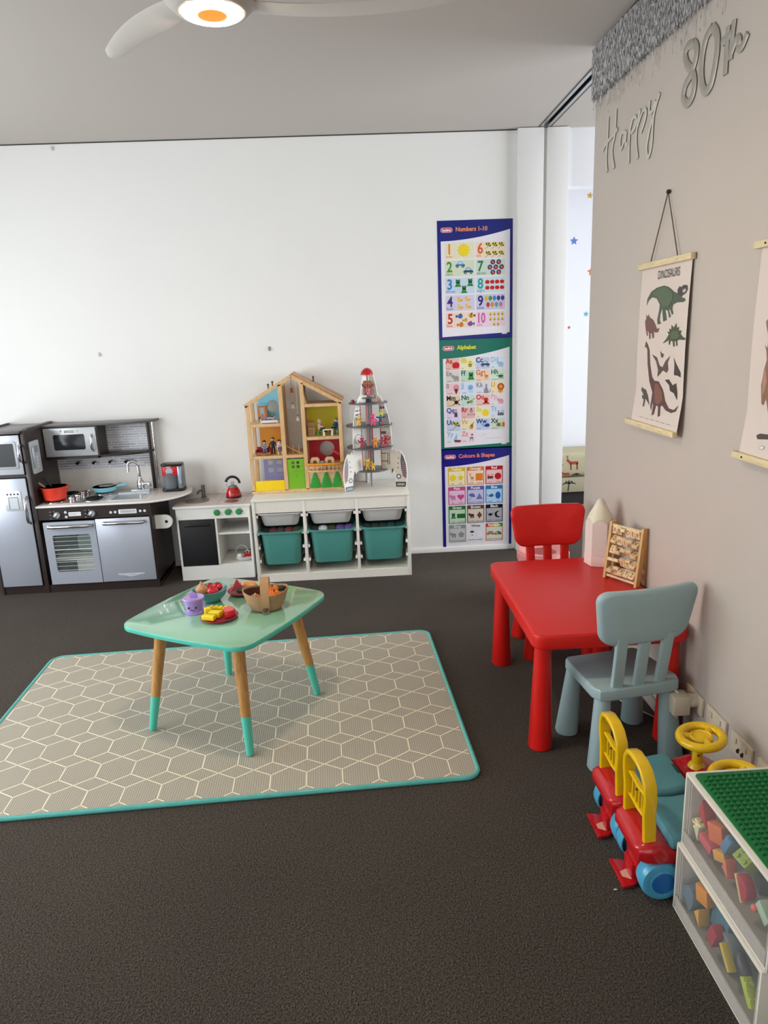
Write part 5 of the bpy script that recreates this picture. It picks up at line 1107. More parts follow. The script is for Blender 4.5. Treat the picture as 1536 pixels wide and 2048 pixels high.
strawberry('small red toy pepper between onion and big peppers in the teal bowl', bc.x-.002, bc.y+.024, TZ+.052, .7)
# purple cup
cpx, cpy = -.668, 2.668
PUR = mat('cup_purple', 'a58ad0', .3, var=.02)
t = thing('toy_cup', 'lilac toy cup with a smiling face on the mint table', 'cup', (cpx, cpy, TZ))
m = MB(); m.lathe([(0, 0), (.037, 0), (.038, .004), (.031, .008), (.034, .03), (.041, .060), (.038, .060), (.030, .012), (0, .010)], PUR, seg=30)
m.lathe([(.042, .058), (.043, .061), (.041, .064), (.037, .062)], mat('cup_rim', 'b49ad8', .3), seg=30); part(m, 'cup_body', t)
m = MB(); m.prism([(-.012, .062), (-.012, .08), (-.002, .088), (.010, .078), (.016, .084), (.016, .062)], -.004, .004, PUR, 'y', .001); m.lathe([(0, .048), (.036, .048), (.036, .050), (0, .051)], mat('cup_inner', '6f5a8c', .4), seg=24); part(m, 'insert', t)
m = MB(); m.tube([(.036, -.012, .050), (.047, -.02, .045), (.046, -.02, .025), (.036, -.012, .018)], .004, mat('cup_rim', 'b49ad8'), 8)
for x in (-.014, .014): m.ball((x, -.034, .030), .0042, flat('1f1a22'), 10)
m.tube([(-.010, -.0335, .022), (0, -.0345, .018), (.010, -.0335, .022)], .0012, flat('3a2a44'), 6); part(m, 'face', t)
# plates
p1 = V((-.556, 2.590, TZ)); p2 = V((-.500, 2.868, TZ))
for p, lab in ((p1, 'maroon toy plate of yellow and red pieces at the front of the mint table'), (p2, 'maroon toy plate behind the felt basket on the mint table')):
    m = MB(); m.lathe([(0, 0), (.05, 0), (.066, .006), (.072, .011), (.070, .012), (.055, .006), (0, .005)], MAR, seg=34); solo(m, 'toy_plate', lab, 'plate', p, 0, 'maroon toy plates')
YB_ = mat('block_yellow', 'ecd41c', .3); YP = mat('cut_face_pale', 'd9b872', .5)
def wedge(label, x, y, z, rz, pts, h, mt, nm='toy_cheese_piece'):
    m = MB(); m.prism(pts, 0, h, mt, 'z', .002); return solo(m, nm, label, 'toy food', (x, y, z), rz)
wedge('yellow block nearest the front rim of the maroon plate', p1.x-.034, p1.y-.036, TZ+.010, -.35, [(-.026, -.010), (.026, -.010), (.026, .012), (-.026, .012)], .018, YB_)
wedge('yellow block with pale cut face in the middle of the maroon plate', p1.x-.014, p1.y-.006, TZ+.010, -.2, [(-.024, -.013), (.022, -.016), (.026, .012), (-.020, .014)], .022, YB_)
m = MB(); m.box(-.040, .040, -.007, .007, 0, .022, YB_, .003); [m.box(-.034+i*.02, -.022+i*.02, -.007, .007, .018, .028, YB_, .002) for i in range(4)]
solo(m, 'toy_cheese_piece', 'long notched yellow piece along the back of the maroon plate', 'toy food', (p1.x-.008, p1.y+.034, TZ+.010), -.25)
wedge('yellow piece beside the lilac cup on the maroon plate', p1.x-.045, p1.y+.010, TZ+.010, .5, [(-.012, -.010), (.012, -.010), (.010, .016), (-.010, .016)], .03, YB_)
m = MB(); h_ = [(.033*math.cos(a), .033*math.sin(a)) for a in [-PI/2-.3+i*(PI+.6)/14 for i in range(15)]]
m.prism(h_, 0, .026, mat('tomato_red', 'cf1f2a', .3, coat=.3), 'z', .005); m.prism([(u*.88, v*.88) for u, v in h_], .0255, .0268, mat('tomato_flesh', 'd8505a', .4), 'z')
solo(m, 'toy_tomato_half', 'halved red toy tomato on the front maroon plate', 'toy food', (p1.x+.030, p1.y-.002, TZ+.010), .2)
m = MB(); m.prism([(-.03, -.014), (.03, -.014), (.0, .036)], -.008, .008, mat('melon_red', 'b02a3e', .45), 'y', .002, M=Matrix.Rotation(-.35, 4, 'X'))
solo(m, 'toy_melon_slice', 'red toy melon slice standing on the plate behind the basket', 'toy food', (p2.x-.026, p2.y-.010, TZ+.026), .3)
m = MB(); m.tube([(-.035, .0, 0), (-.02, 0, 0), (.02, 0, 0), (.035, 0, 0)], [.012, .018, .018, .010], mat('bread_tan', 'd99a5c', .5), 16); solo(m, 'toy_bread_roll', 'tan toy bread roll on the plate behind the basket', 'toy food', (p2.x+.022, p2.y+.010, TZ+.026), -.5)
m = MB(); m.ball((0, 0, 0), (.022, .018, .012), flat('2e3a24'), 14); solo(m, 'toy_avocado', 'dark toy fruit half under the melon slice', 'toy food', (p2.x-.010, p2.y-.028, TZ+.020))
# felt basket
FELT = mat('felt_tan', 'b08c66', .9, var=.16, scale=160, bump=.5, bscale=400); FELTD = mat('felt_brown', '4a2c22', .95)
bk = V((-.383, 2.668, TZ)); br_ = .08
t = thing('felt_basket', 'tan felt basket with buttoned strap holding toy vegetables on the mint table', 'basket', bk, br_)
sa, sb = .089, .072
lv = [(.55, .0), (.68, .004), (.86, .03), (.98, .06), (1.02, .074)]
m = MB(); n = 40; vs = []; fs = []
def ell(k, z, up): return [(sa*k*math.copysign(abs(math.cos(a))**.9, math.cos(a)), sb*k*math.sin(a), z+up*(abs(math.cos(a))**2)*.012) for a in [2*PI*i/n for i in range(n)]]
rings = [ell(k_, z, z/.074) for k_, z in lv]+[ell(.98, .074, 1), ell(.82, .03, .4), ell(.6, .008, 0)]
for r_ in rings: vs += r_
for i in range(len(rings)-1):
    for j in range(n): fs.append((i*n+j, i*n+(j+1) % n, (i+1)*n+(j+1) % n, (i+1)*n+j))
fs.append(tuple(range(n))[::-1]); fs.append(tuple((len(rings)-1)*n+j for j in range(n)))
m.add(vs, fs, FELT); part(m, 'basket_body', t)
m = MB(); m.lathe([(.95, 0), (.80, 0), (0, 0)], FELTD, (0, 0, .012), n) if False else None
vs = []; 
for r_ in [ell(.955, .068, .9), ell(.80, .030, .4), ell(.58, .0095, 0)]: vs += r_
fs = [(i*n+j, i*n+(j+1) % n, (i+1)*n+(j+1) % n, (i+1)*n+j) for i in range(2) for j in range(n)]+[tuple(2*n+j for j in range(n))]
m.add(vs, fs, FELTD); part(m, 'lining', t, 'dark brown lining')
m = MB(); path = [(0, -.066, .006), (0, -.079, .045), (0, -.077, .075), (0, -.064, .102), (0, -.036, .118), (0, 0, .124), (0, .036, .118), (0, .064, .102), (0, .078, .072), (0, .075, .05)]
w = .0165; vs = []; fs = []
for i, p in enumerate(path):
    a = V(path[max(i-1, 0)]); b = V(path[min(i+1, len(path)-1)]); tt_ = (b-a).normalized(); nn = V((0, -tt_.z, tt_.y))*-.0022
    ww = w*(.75 if i == 0 else 1)
    for sx in (-1, 1):
        for k_ in (-1, 1): vs.append((sx*ww, p[1]+nn.y*k_, p[2]+nn.z*k_))
for i in range(len(path)-1):
    a = i*4; b = a+4
    for q in ((0, 1, 3, 2),): pass
    fs += [(a, a+2, b+2, b), (a+1, b+1, b+3, a+3), (a, b, b+1, a+1), (a+2, a+3, b+3, b+2)]
fs += [(0, 1, 3, 2), (len(vs)-4, len(vs)-2, len(vs)-1, len(vs)-3)]
m.add(vs, fs, FELT); part(m, 'strap', t)
m = MB(); m.lathe([(.011, 0), (.011, .003), (0, .005)], mat('button_brown', '5a4030', .5), (0, 0, 0), 18, Matrix.Translation((0, -.0745, .022)) @ Matrix.Rotation(PI/2-.25, 4, 'X')); part(m, 'button', t, 'brown button')
Mb = Matrix.Translation(bk) @ Matrix.Rotation(br_, 4, 'Z')
m = MB(); m.ball((0, 0, 0), (.022, .019, .018), mat('potato_tan', 'c8843c', .45), 16); m.torus((0, 0, 0), .0195, .0022, mat('band_white', 'e6dcc4'), 20, 6, ax='x'); solo(m, 'toy_potato', 'tan toy egg-shaped piece with a white band in the felt basket', 'toy food', Mb @ V((-.040, -.018, .052)))
def pumpkin(label, x, y, z, s):
    t = thing('toy_pumpkin', label, 'toy food', Mb @ V((x, y, z)), .3*x, 'orange toy vegetables in the felt basket')
    m = MB()
    for a in range(8): m.ball((.012*s*math.cos(a*PI/4), .012*s*math.sin(a*PI/4), 0), (.017*s, .017*s, .020*s), mat('carrot_orange', 'e2701c', .4), 12)
    part(m, 'flesh', t); m = MB(); m.cyl((0, 0, .016*s), (.002, 0, .028*s), .003, flat('4a5a24'), seg=8); part(m, 'stalk', t)
pumpkin('orange toy pumpkin in front inside the felt basket', .034, -.022, .056, 1.0)
pumpkin('orange toy pumpkin behind the strap of the felt basket', .026, .020, .062, 1.05)
pumpkin('small orange toy pumpkin at the rim of the felt basket', .062, -.012, .058, .55)
m = MB(); m.tube([(-.02, 0, 0), (0, .003, .006), (.024, 0, .0)], [.008, .014, .006], mat('cucumber', '2a3d24', .4), 12); solo(m, 'toy_cucumber', 'dark green toy vegetable at the end of the felt basket', 'toy food', Mb @ V((.058, .020, .062)), .5)
# ------------------------------------------------------------------ red plastic table and chairs
REDP = mat('red_plastic', 'cf1a14', .38, var=.02, bump=.03, bscale=500); REDT = mat('red_plastic_top', 'c81e1c', .30, var=.03, scale=6, bump=.05, bscale=600)
PINKR = mat('faded_red', 'c8242a', .4)
tb = thing('childrens_table', 'red plastic rectangular childrens table standing against the warm grey wall', 'table', (.866, 2.665, 0))
m = MB(); TL, TW = .835, .556
m.prism(rrect(TW, TL, .045, 7), .425, .48, REDP, 'z', .008, seg=3); part(m, 'table_top', tb)
for sx in (-1, 1):
    for sy in (-1, 1):
        m = MB(); ex = .012 if sx > 0 else 0; x0, y0 = sx*(TW/2-.050+ex), sy*(TL/2-.052)+(.022 if sy < 0 else 0); x1, y1 = sx*(TW/2-.047+ex), (.360 if sy > 0 else -.335)
        m.tube([(x1, y1, 0), (x1, y1, .006), (x0, y0, .43)], [.040, .044, .0285], REDP, 26); part(m, 'leg', tb)
def chair(name, label, loc, rz, mt, tone=None):
    t = thing(name, label, 'chair', loc, rz)
    m = MB(); m.prism([(-.150, .125), (-.165, -.10), (-.150, -.135), (-.12, -.145), (.12, -.145), (.150, -.135), (.165, -.10), (.150, .125), (.135, .14), (-.135, .14)], .262, .305, mt, 'z', .007, seg=3); part(m, 'seat', t)
    for sx in (-1, 1):
        for sy in (-1, 1):
            m = MB(); m.tube([(sx*.140, sy*.125-.003, 0), (sx*.140, sy*.125-.003, .006), (sx*.125, sy*.105, .268)], [.039, .043, .027], mt, 24); part(m, 'leg', t)
    # three slats, leaning back a little
    for sx in (-.083, 0, .083):
        m = MB(); pts = []; 
        a0, a1 = (sx, -.122, .30), (sx*1.05, -.152, .50)
        w, d = .021, .009
        vs = []
        for (x, y, z) in (a0, a1):
            for (u, v) in rrect(2*w, 2*d, .005, 3): vs.append((x+u, y+v, z))
        n = len(vs)//2; m.add(vs, [(i, (i+1) % n, n+(i+1) % n, n+i) for i in range(n)]+[tuple(range(n))[::-1], tuple(n+i for i in range(n))], mt); part(m, 'slat', t)
    # curved backrest
    out = []
    NW, zb, zt = 16, .470, .672
    shape = [(-.168, zt-.03), (-.155, zt-.008), (-.12, zt), (.12, zt), (.155, zt-.008), (.172, zt-.03), (.176, zt-.05), (.172, zt-.10), (.158, zb+.045), (.148, zb+.018), (.125, zb+.004), (-.125, zb), (-.148, zb+.016), (-.160, zb+.045), (-.176, zt-.10), (-.178, zt-.055)]
    # smooth outline
    import itertools
    def cr(P, n=5):
        o = []; L = len(P)
        for i in range(L):
            p0, p1, p2, p3 = [V(P[(i+j-1) % L]) for j in range(4)]
            for k_ in range(n):
                t_ = k_/n; o.append(tuple(.5*((2*p1)+(p2-p0)*t_+(2*p0-5*p1+4*p2-p3)*t_*t_+(3*p1-p0-3*p2+p3)*t_**3)))
        return o
    core = []
    for (qx, qz), (px0, pz0), (nx_, nz_), r_q in [((.190, zt), (.160, zb), (-.190, zt), .040), ((-.190, zt), (.190, zt), (-.160, zb), .040), ((-.160, zb), (-.190, zt), (.160, zb), .046), ((.160, zb), (-.160, zb), (.190, zt), .046)]:
        c0 = V((qx, qz)); d1 = (V((px0, pz0))-c0).normalized()*r_q; d2 = (V((nx_, nz_))-c0).normalized()*r_q
        for q_ in range(8): t_ = q_/7; core.append(tuple((1-t_)**2*(c0+d1)+2*t_*(1-t_)*(c0+d1*.12+d2*.12)+t_*t_*(c0+d2)))
        for q_ in range(1, 5): t_ = q_/5; e0 = c0+d2; e1 = V((nx_, nz_))-(V((nx_, nz_))-c0).normalized()*(.040 if nz_ > .6 else .046); core.append(tuple(e0*(1-t_)+e1*t_))
    m = MB(); n = len(core); cxx_, czz = 0, (zb+zt)/2
    def Y_(u, z): return -.150-(z-.5)*.14 + .62*(u*u) 
    def layer(k_, dy): return [(u*k_, Y_(u*k_, czz+(z-czz)*k_)+dy, czz+(z-czz)*(k_ if k_ < .9 else 1-(1-k_)*1.7)) for u, z in core]
    L_ = [layer(.0, -.016), layer(.5, -.016), layer(.93, -.016), layer(.985, -.012), layer(1, -.004), layer(1, .006), layer(.985, .012), layer(.93, .015), layer(.5, .015), layer(.0, .015)]
    vs = [p for l in L_ for p in l]; fs = [(i*n+j, i*n+(j+1) % n, (i+1)*n+(j+1) % n, (i+1)*n+j) for i in range(len(L_)-1) for j in range(n)]
    m.add(vs, fs, mt); part(m, 'backrest', t, sharp=60); return t
BLUP = mat('pale_blue_plastic', '9ab0b2', .38, var=.015, bump=.03, bscale=500)
c1 = chair('childrens_chair', 'pale blue plastic childrens chair tucked under the near end of the red table', (.922, 2.325, 0), math.radians(10), BLUP)
c2 = chair('childrens_chair', 'red plastic childrens chair at the far end of the red table', (.93, 3.185, 0), math.radians(180.5), REDP)
for c_ in (c1, c2): c_['group'] = 'childrens chairs at the red table'
# pink potty behind the red chair
PKP = mat('pink_plastic', 'e0908c', .35)
m = MB(); m.lathe([(.13, 0), (.145, .02), (.132, .20), (.146, .255), (.146, .285), (.135, .300), (.085, .292), (.072, .28)], PKP, seg=40, sy=1.05)
m.lathe([(.073, .282), (.066, .17), (.03, .13), (0, .125)], mat('potty_inner', '9c2a26', .4), seg=30, sy=1.1)
solo(m, 'training_potty', 'pink plastic potty with dark red bowl on the carpet behind the red chair', 'potty', (1.035, 3.80, 0))

# ------------------------------------------------------------------ pencil lamp
PL = mat('lamp_white_pink', 'dccdc4', .35, var=.01); PL2 = mat('lamp_cream', 'dfd6bc', .35, var=.01)
lp = thing('pencil_lamp', 'white pencil shaped lamp on the far corner of the red table', 'lamp', (1.067, 2.985, .4805), math.radians(40))
hexp = lambda r: [(r*math.cos(PI/3*i), r*math.sin(PI/3*i)) for i in range(6)]
m = MB(); m.prism(hexp(.064), 0, .048, mat('lamp_pink', 'e3c9bf', .35), 'z', .002); part(m, 'base', lp, 'pale pink base ring')
m = MB(); vs = []; n = 48
# hex body whose upper edge is scalloped where it meets the sharpened cone
def hexr(a, R): 
    q = (a % (PI/3))-PI/6; return R*math.cos(PI/6)/math.cos(q)
for i in range(n): a = 2*PI*i/n; r = hexr(a, .0625); vs.append((r*math.cos(a), r*math.sin(a), .048))
for i in range(n):
    a = 2*PI*i/n; r = hexr(a, .0625); q = abs((a % (PI/3))-PI/6)/(PI/6); zz = .212-.020*q**2; vs.append((r*math.cos(a), r*math.sin(a), zz))
m.add(vs, [(i, (i+1) % n, n+(i+1) % n, n+i) for i in range(n)], PL); part(m, 'body', lp)
m = MB(); vs = []
for i in range(n):
    a = 2*PI*i/n; r = hexr(a, .0628); q = abs((a % (PI/3))-PI/6)/(PI/6); vs.append((r*math.cos(a), r*math.sin(a), .213-.020*q**2))
for i in range(n): a = 2*PI*i/n; vs.append((.046*math.cos(a), .046*math.sin(a), .232))
for i in range(n): a = 2*PI*i/n; vs.append((.0215*math.cos(a), .0215*math.sin(a), .276))
m.add(vs, [(k_*n+i, k_*n+(i+1) % n, (k_+1)*n+(i+1) % n, (k_+1)*n+i) for k_ in range(2) for i in range(n)]+[tuple(2*n+i for i in range(n))], PL2); part(m, 'sharpened_cone', lp, 'cream sharpened cone')
m = MB(); m.lathe([(.0218, .2755), (.018, .287), (.010, .297), (0, .300)], mat('lamp_tip', 'd3cdc0', .35), seg=24); part(m, 'tip', lp)
m = MB(); m.ball((.052*math.cos(-1.2), .052*math.sin(-1.2), .03), .007, PL, 10); m.ball((.055*math.cos(-1.45), .055*math.sin(-1.45), .052), .0025, flat('2c2c2c'), 8); part(m, 'switch', lp)

# ------------------------------------------------------------------ wooden letter abacus (A-frame with rows of letter blocks on rods)
BAM = wood('bamboo', 'bd8f50', 'd6ab6c', 5, 2, .4); BAMP = wood('bamboo_pale', 'd2b283', 'e2c69c', 5, 0, .45)
ax0, ay0, ax1, ay1 = 1.035, 2.805, 1.112, 2.665
adir = math.atan2(ay1-ay0, ax1-ax0); AW = math.hypot(ax1-ax0, ay1-ay0)
ab = thing('letter_rack', 'wooden A-frame rack of turning letter blocks beside the pencil lamp on the red table', 'abacus', (ax0, ay0, .4805), adir)
# local +x along the rack, -y to the viewer
HA = .238
m = MB()
for x in (0, AW):
    # front upright leans back toward the wall
    m.prism([(-.012, 0), (.012, 0), (.040, HA*.7), (.040, 0), (.056, 0), (.050, HA), (.036, HA+.004), (.020, HA+.002)], x-.006, x+.006, BAM, 'x', .001)
part(m, 'side_frame', ab)
yv = lambda z: -.001+.030*z/HA
for z, r in ((.012, .006), (HA-.012, .006)):
    m = MB(); m.cyl((0, yv(z), z), (AW, yv(z), z), r, BAMP, seg=12); part(m, 'cross_bar', ab)
letters = ['ABCDEF', 'GHIJK', 'LMNOP', 'QRSTU', 'VWXYZ']; rnd = random.Random(11)
for r_ in range(5):
    z = .040+(4-r_)*.0425; m = MB(); m.cyl((.004, yv(z), z), (AW-.004, yv(z), z), .0022, BAMP, seg=8); part(m, 'rod', ab)
    n_ = len(letters[r_]); w_ = (AW-.022)/n_
    for i, L_ in enumerate(letters[r_]):
        m = MB(); tilt = rnd.uniform(-1.3, 1.3); Mx = Matrix.Translation((.011+w_*(i+.5), yv(z), z)) @ Matrix.Rotation(tilt, 4, 'X')
        m.box(-w_*.48, w_*.48, -.007, .007, -.018, .018, BAMP, .0015, M=Mx)
        m.text(L_, .026, flat('7a5230'), Mx @ Matrix(((1, 0, 0, 0), (0, 0, -1, -.0073), (0, 1, 0, -.009), (0, 0, 0, 1))), 0, .8, .0004, 'CENTER')
        part(m, 'letter_block', ab)
# ------------------------------------------------------------------ sockets, plug adaptor, cord
SOC = mat('socket_white', 'c9bda8', .4, var=.01)
ys = [(2.275, 2.150), (2.120, 1.995), (1.962, 1.842), (1.812, 1.69)]
nm = ['wall socket plate nearest the blue chair with an adaptor plugged in', 'wall socket plate between the plugged one and the one with plug holes', 'wall socket plate with dark plug holes above the yellow steering wheel', 'wall socket plate nearest the drawer unit']
zs0, zs1 = .188, .258
for i, (a, b) in enumerate(ys):
    t = thing('wall_socket', nm[i], 'socket', (XR, (a+b)/2, (zs0+zs1)/2), 0, 'wall sockets in a row above the skirting')
    m = MB(); w = a-b; h = zs1-zs0
    m.prism(rrect(w, h, .006, 3), -.010, 0, SOC, 'x', .002); part(m, 'face_plate', t)
    m = MB()
    for q in (-.028, .028): m.prism(rrect(.012, .02, .003, 3, q, .014), -.014, -.010, SOC, 'x', .001)
    part(m, 'switch', t)
    if i in (2, 3):
        m = MB()
        for q in (.012, -.012): m.prism(circ(.0062, 10, q, -.014), -.0135, -.010, flat('2c2420'), 'x'); m.prism(circ(.004, 10, q-.004, -.006), -.0125, -.010, flat('2c2420'), 'x')
        part(m, 'plug_hole', t, 'dark plug holes')
t = thing('plug_adaptor', 'white boxy power adaptor plugged into the socket behind the blue chair', 'power adaptor', (XR-.010, 2.195, .232))
m = MB(); m.box(-.088, -.030, -.026, .034, -.045, .026, SOC, .004); part(m, 'adaptor_body', t)
m = MB(); m.cyl((-.030, 0, 0), (0, 0, 0), .025, SOC); part(m, 'plug_base', t)
m = MB(); m.tube([(-.06, .012, -.044), (-.062, .014, -.075), (-.058, .03, -.10)], .006, SOC, 8); m.tube([(-.06, .01, .024), (-.075, .035, .04), (-.07, .075, .03)], .005, SOC, 8); part(m, 'cord_end', t)
pa, pb = atz(1279, 1420, .008), atz(1309, 1434, .008)
m = MB(); m.tube([(pa.x-.12, pa.y+.25, .006), (pa.x-.03, pa.y+.05, .008), pa, pb, (XR-.06, 2.38, .006), (XR-.065, 2.27, .03), (XR-.068, 2.225, .126)], .0032, mat('cord_white', 'b8b2a4', .5), 8)
solo(m, 'power_cord', 'thin white power cord on the carpet under the blue chair', 'cord', (pa.x, pa.y, 0), world=True)

# ------------------------------------------------------------------ ride-on toys
CRD = mat('ride_red', 'b8161c', .22, coat=.5, var=.03); CYL = mat('ride_yellow', 'e3b80c', .28, coat=.3, var=.02); CBL = mat('ride_blue', '4a9fc0', .3, coat=.3, var=.03); CSEAT = mat('ride_seat', '568f9a', .4, var=.05, bump=.2, bscale=120); CDB = mat('ride_hub_blue', '1463a8', .35)
car_a = thing('ride_on_car', 'red ride-on toy with blue seat parked beside the drawer unit', 'ride-on toy', (.690, 1.668, 0))
m = MB()
# body shell: rounded red hull along +x
def hull(st):
    vs = []; n_ = 20
    for (x, w, z0, z1) in st:
        for u, v in rrect(2*w, z1-z0, min(w, (z1-z0)/2)*.8, 4): vs.append((x, u, (z0+z1)/2+v))
    n_ = len(vs)//len(st)
    fs = [(i*n_+j, i*n_+(j+1) % n_, (i+1)*n_+(j+1) % n_, (i+1)*n_+j) for i in range(len(st)-1) for j in range(n_)]+[tuple(range(n_))[::-1], tuple((len(st)-1)*n_+j for j in range(n_))]
    return vs, fs
vs, fs = hull([(.006, .070, .130, .148), (.014, .088, .115, .160), (.035, .098, .105, .170), (.060, .100, .10, .172), (.085, .098, .10, .166), (.11, .094, .10, .150), (.20, .092, .09, .148), (.24, .092, .08, .150), (.26, .092, .08, .185), (.31, .090, .08, .205), (.36, .085, .08, .195), (.41, .07, .08, .165), (.43, .05, .085, .14)])
m.add(vs, fs, CRD); m.box(.03, .12, -.045, .045, .03, .12, CRD, .01); part(m, 'body', car_a)
m = MB(); m.prism([(-.012, -.055), (.02, -.050), (.05, -.03), (.05, .03), (.02, .050), (-.012, .055)], .004, .014, CRD, 'z', .003); m.box(.02, .05, -.03, .03, .01, .06, CRD, .006)
part(m, 'foot_plate', car_a)
m = MB(); m.prism([(.000, -.018), (.020, -.030), (.044, -.024), (.044, .0), (.028, .012), (.012, .006), (.0, .0)], .0142, .0152, mat('torn_sticker', 'd2a898', .6), 'z'); part(m, 'sticker', [c for c in car_a.children if c.name.startswith('foot_plate')][0], 'torn pale sticker')
for x, w in ((.078, .058), (.36, .054)):
    for s in (-1, 1):
        m = MB(); Mw = Matrix.Translation((x, s*.098, w)) @ Matrix.Rotation(-s*PI/2, 4, 'X')
        # lathe axis -> y ; open cup wheel
        m.lathe([(w*.55, .0), (w*.62, .002), (w*.70, .001), (w*.92, .004), (w, .012), (w, .030), (w*.96, .048), (w*.90, .048), (w*.9, .02), (w*.55, .016)], CBL, (0, 0, -.002), 34, M=Matrix.Translation((x, s*.100, w)) @ Matrix.Rotation(s*PI/2, 4, 'X'))
        wh = part(m, 'wheel', car_a)
        m = MB(); m.lathe([(0, -.0032), (w*.52, -.0032), (w*.56, -.0015), (w*.56, .006), (0, .008)], CDB, (0, 0, 0), 28, M=Matrix.Translation((x, s*.100, w)) @ Matrix.Rotation(s*PI/2, 4, 'X'))
        for a_ in range(3): m.cyl((x+.018*math.cos(a_*2.1), s*.0965, w+.018*math.sin(a_*2.1)), (x+.018*math.cos(a_*2.1), s*.0955, w+.018*math.sin(a_*2.1)), .004, flat('0f4d8a'), seg=8)
        part(m, 'hub_cap', wh, 'dark blue hub cap')
# seat
m = MB(); vs, fs = hull([(.098, .080, .150, .172), (.104, .090, .148, .184), (.13, .094, .146, .188), (.18, .094, .146, .186), (.225, .092, .146, .196), (.245, .086, .148, .194), (.252, .07, .15, .185)])
m.add(vs, fs, CSEAT); m.box(.236, .246, -.022, .022, .192, .1965, flat('1f3f48'), .001); part(m, 'seat', car_a)
# push handle
m = MB(); hx = .046; prof_h = []
for s in (1, -1):
    pass
hp = [(hx+.002, .070, .150), (hx, .068, .20), (hx-.002, .066, .25), (hx-.004, .074, .30), (hx-.006, .068, .34), (hx-.008, .048, .366), (hx-.009, .02, .376), (hx-.009, -.02, .376), (hx-.008, -.048, .366), (hx-.006, -.068, .34), (hx-.004, -.074, .30), (hx-.002, -.066, .25), (hx, -.068, .20), (hx+.002, -.070, .150)]
def ribbon(mb, path, wx, wt, mt):
    vs = []; n_ = len(path)
    for i, p in enumerate(path):
        a_, b_ = V(path[max(i-1, 0)]), V(path[min(i+1, n_-1)]); t_ = (b_-a_).normalized(); nn = V((0, -t_.z, t_.y))
        for u, v in rrect(wx, wt, min(wx, wt)*.3, 3): vs.append(V(p)+V((u, 0, 0))+nn*v)
    k_ = len(vs)//n_
    mb.add(vs, [(i*k_+j, i*k_+(j+1) % k_, (i+1)*k_+(j+1) % k_, (i+1)*k_+j) for i in range(n_-1) for j in range(k_)]+[tuple(range(k_))[::-1], tuple((n_-1)*k_+j for j in range(k_))], mt)
ribbon(m, hp, .035, .015, CYL)
ribbon(m, [(hx-.001, .064, .292), (hx-.001, 0, .286), (hx-.001, -.064, .292)], .016, .008, CYL); ribbon(m, [(hx-.001, .064, .225), (hx-.001, 0, .219), (hx-.001, -.064, .225)], .014, .008, CYL)
for y in (-.045, -.022, .0, .022, .045): m.box(hx-.004, hx+.004, y-.003, y+.003, .222, .288, CYL)
m.ball((hx-.006, .012, .27), .004, flat('6a5410'), 8)
part(m, 'push_handle', car_a, 'yellow push handle')
m = MB(); m.lathe([(.026, .198), (.022, .206), (.0155, .214), (.0155, .285), (.026, .292)], CYL, (.305, 0, 0), 22); m.ball((.300, -.0155, .245), .0042, flat('4a3c30'), 8); part(m, 'steering_column', car_a)
Ms = Matrix.Translation((.312, 0, .298)) @ Matrix.Rotation(-.10, 4, 'Y')
m = MB(); m.torus((0, 0, 0), .060, .0135, CYL, 40, 14, M=Ms); m.lathe([(0, -.010), (.034, -.008), (.034, .004), (.028, .008), (.026, .004), (0, .005)], CYL, (0, 0, 0), 26, M=Ms)
for a_ in (.6, .6+2*PI/3, .6+4*PI/3): m.tube([(.026*math.cos(a_), .026*math.sin(a_), -.002), (.056*math.cos(a_), .056*math.sin(a_), -.002)], .011, CYL, 10, M=Ms)
part(m, 'steering_wheel', car_a, 'yellow steering wheel')
dup(car_a, (.690, 1.868, 0), 0, 'red ride-on toy with blue seat parked between the blue chair and the other ride-on', 'ride-on toys along the wall'); car_a['group'] = 'ride-on toys along the wall'

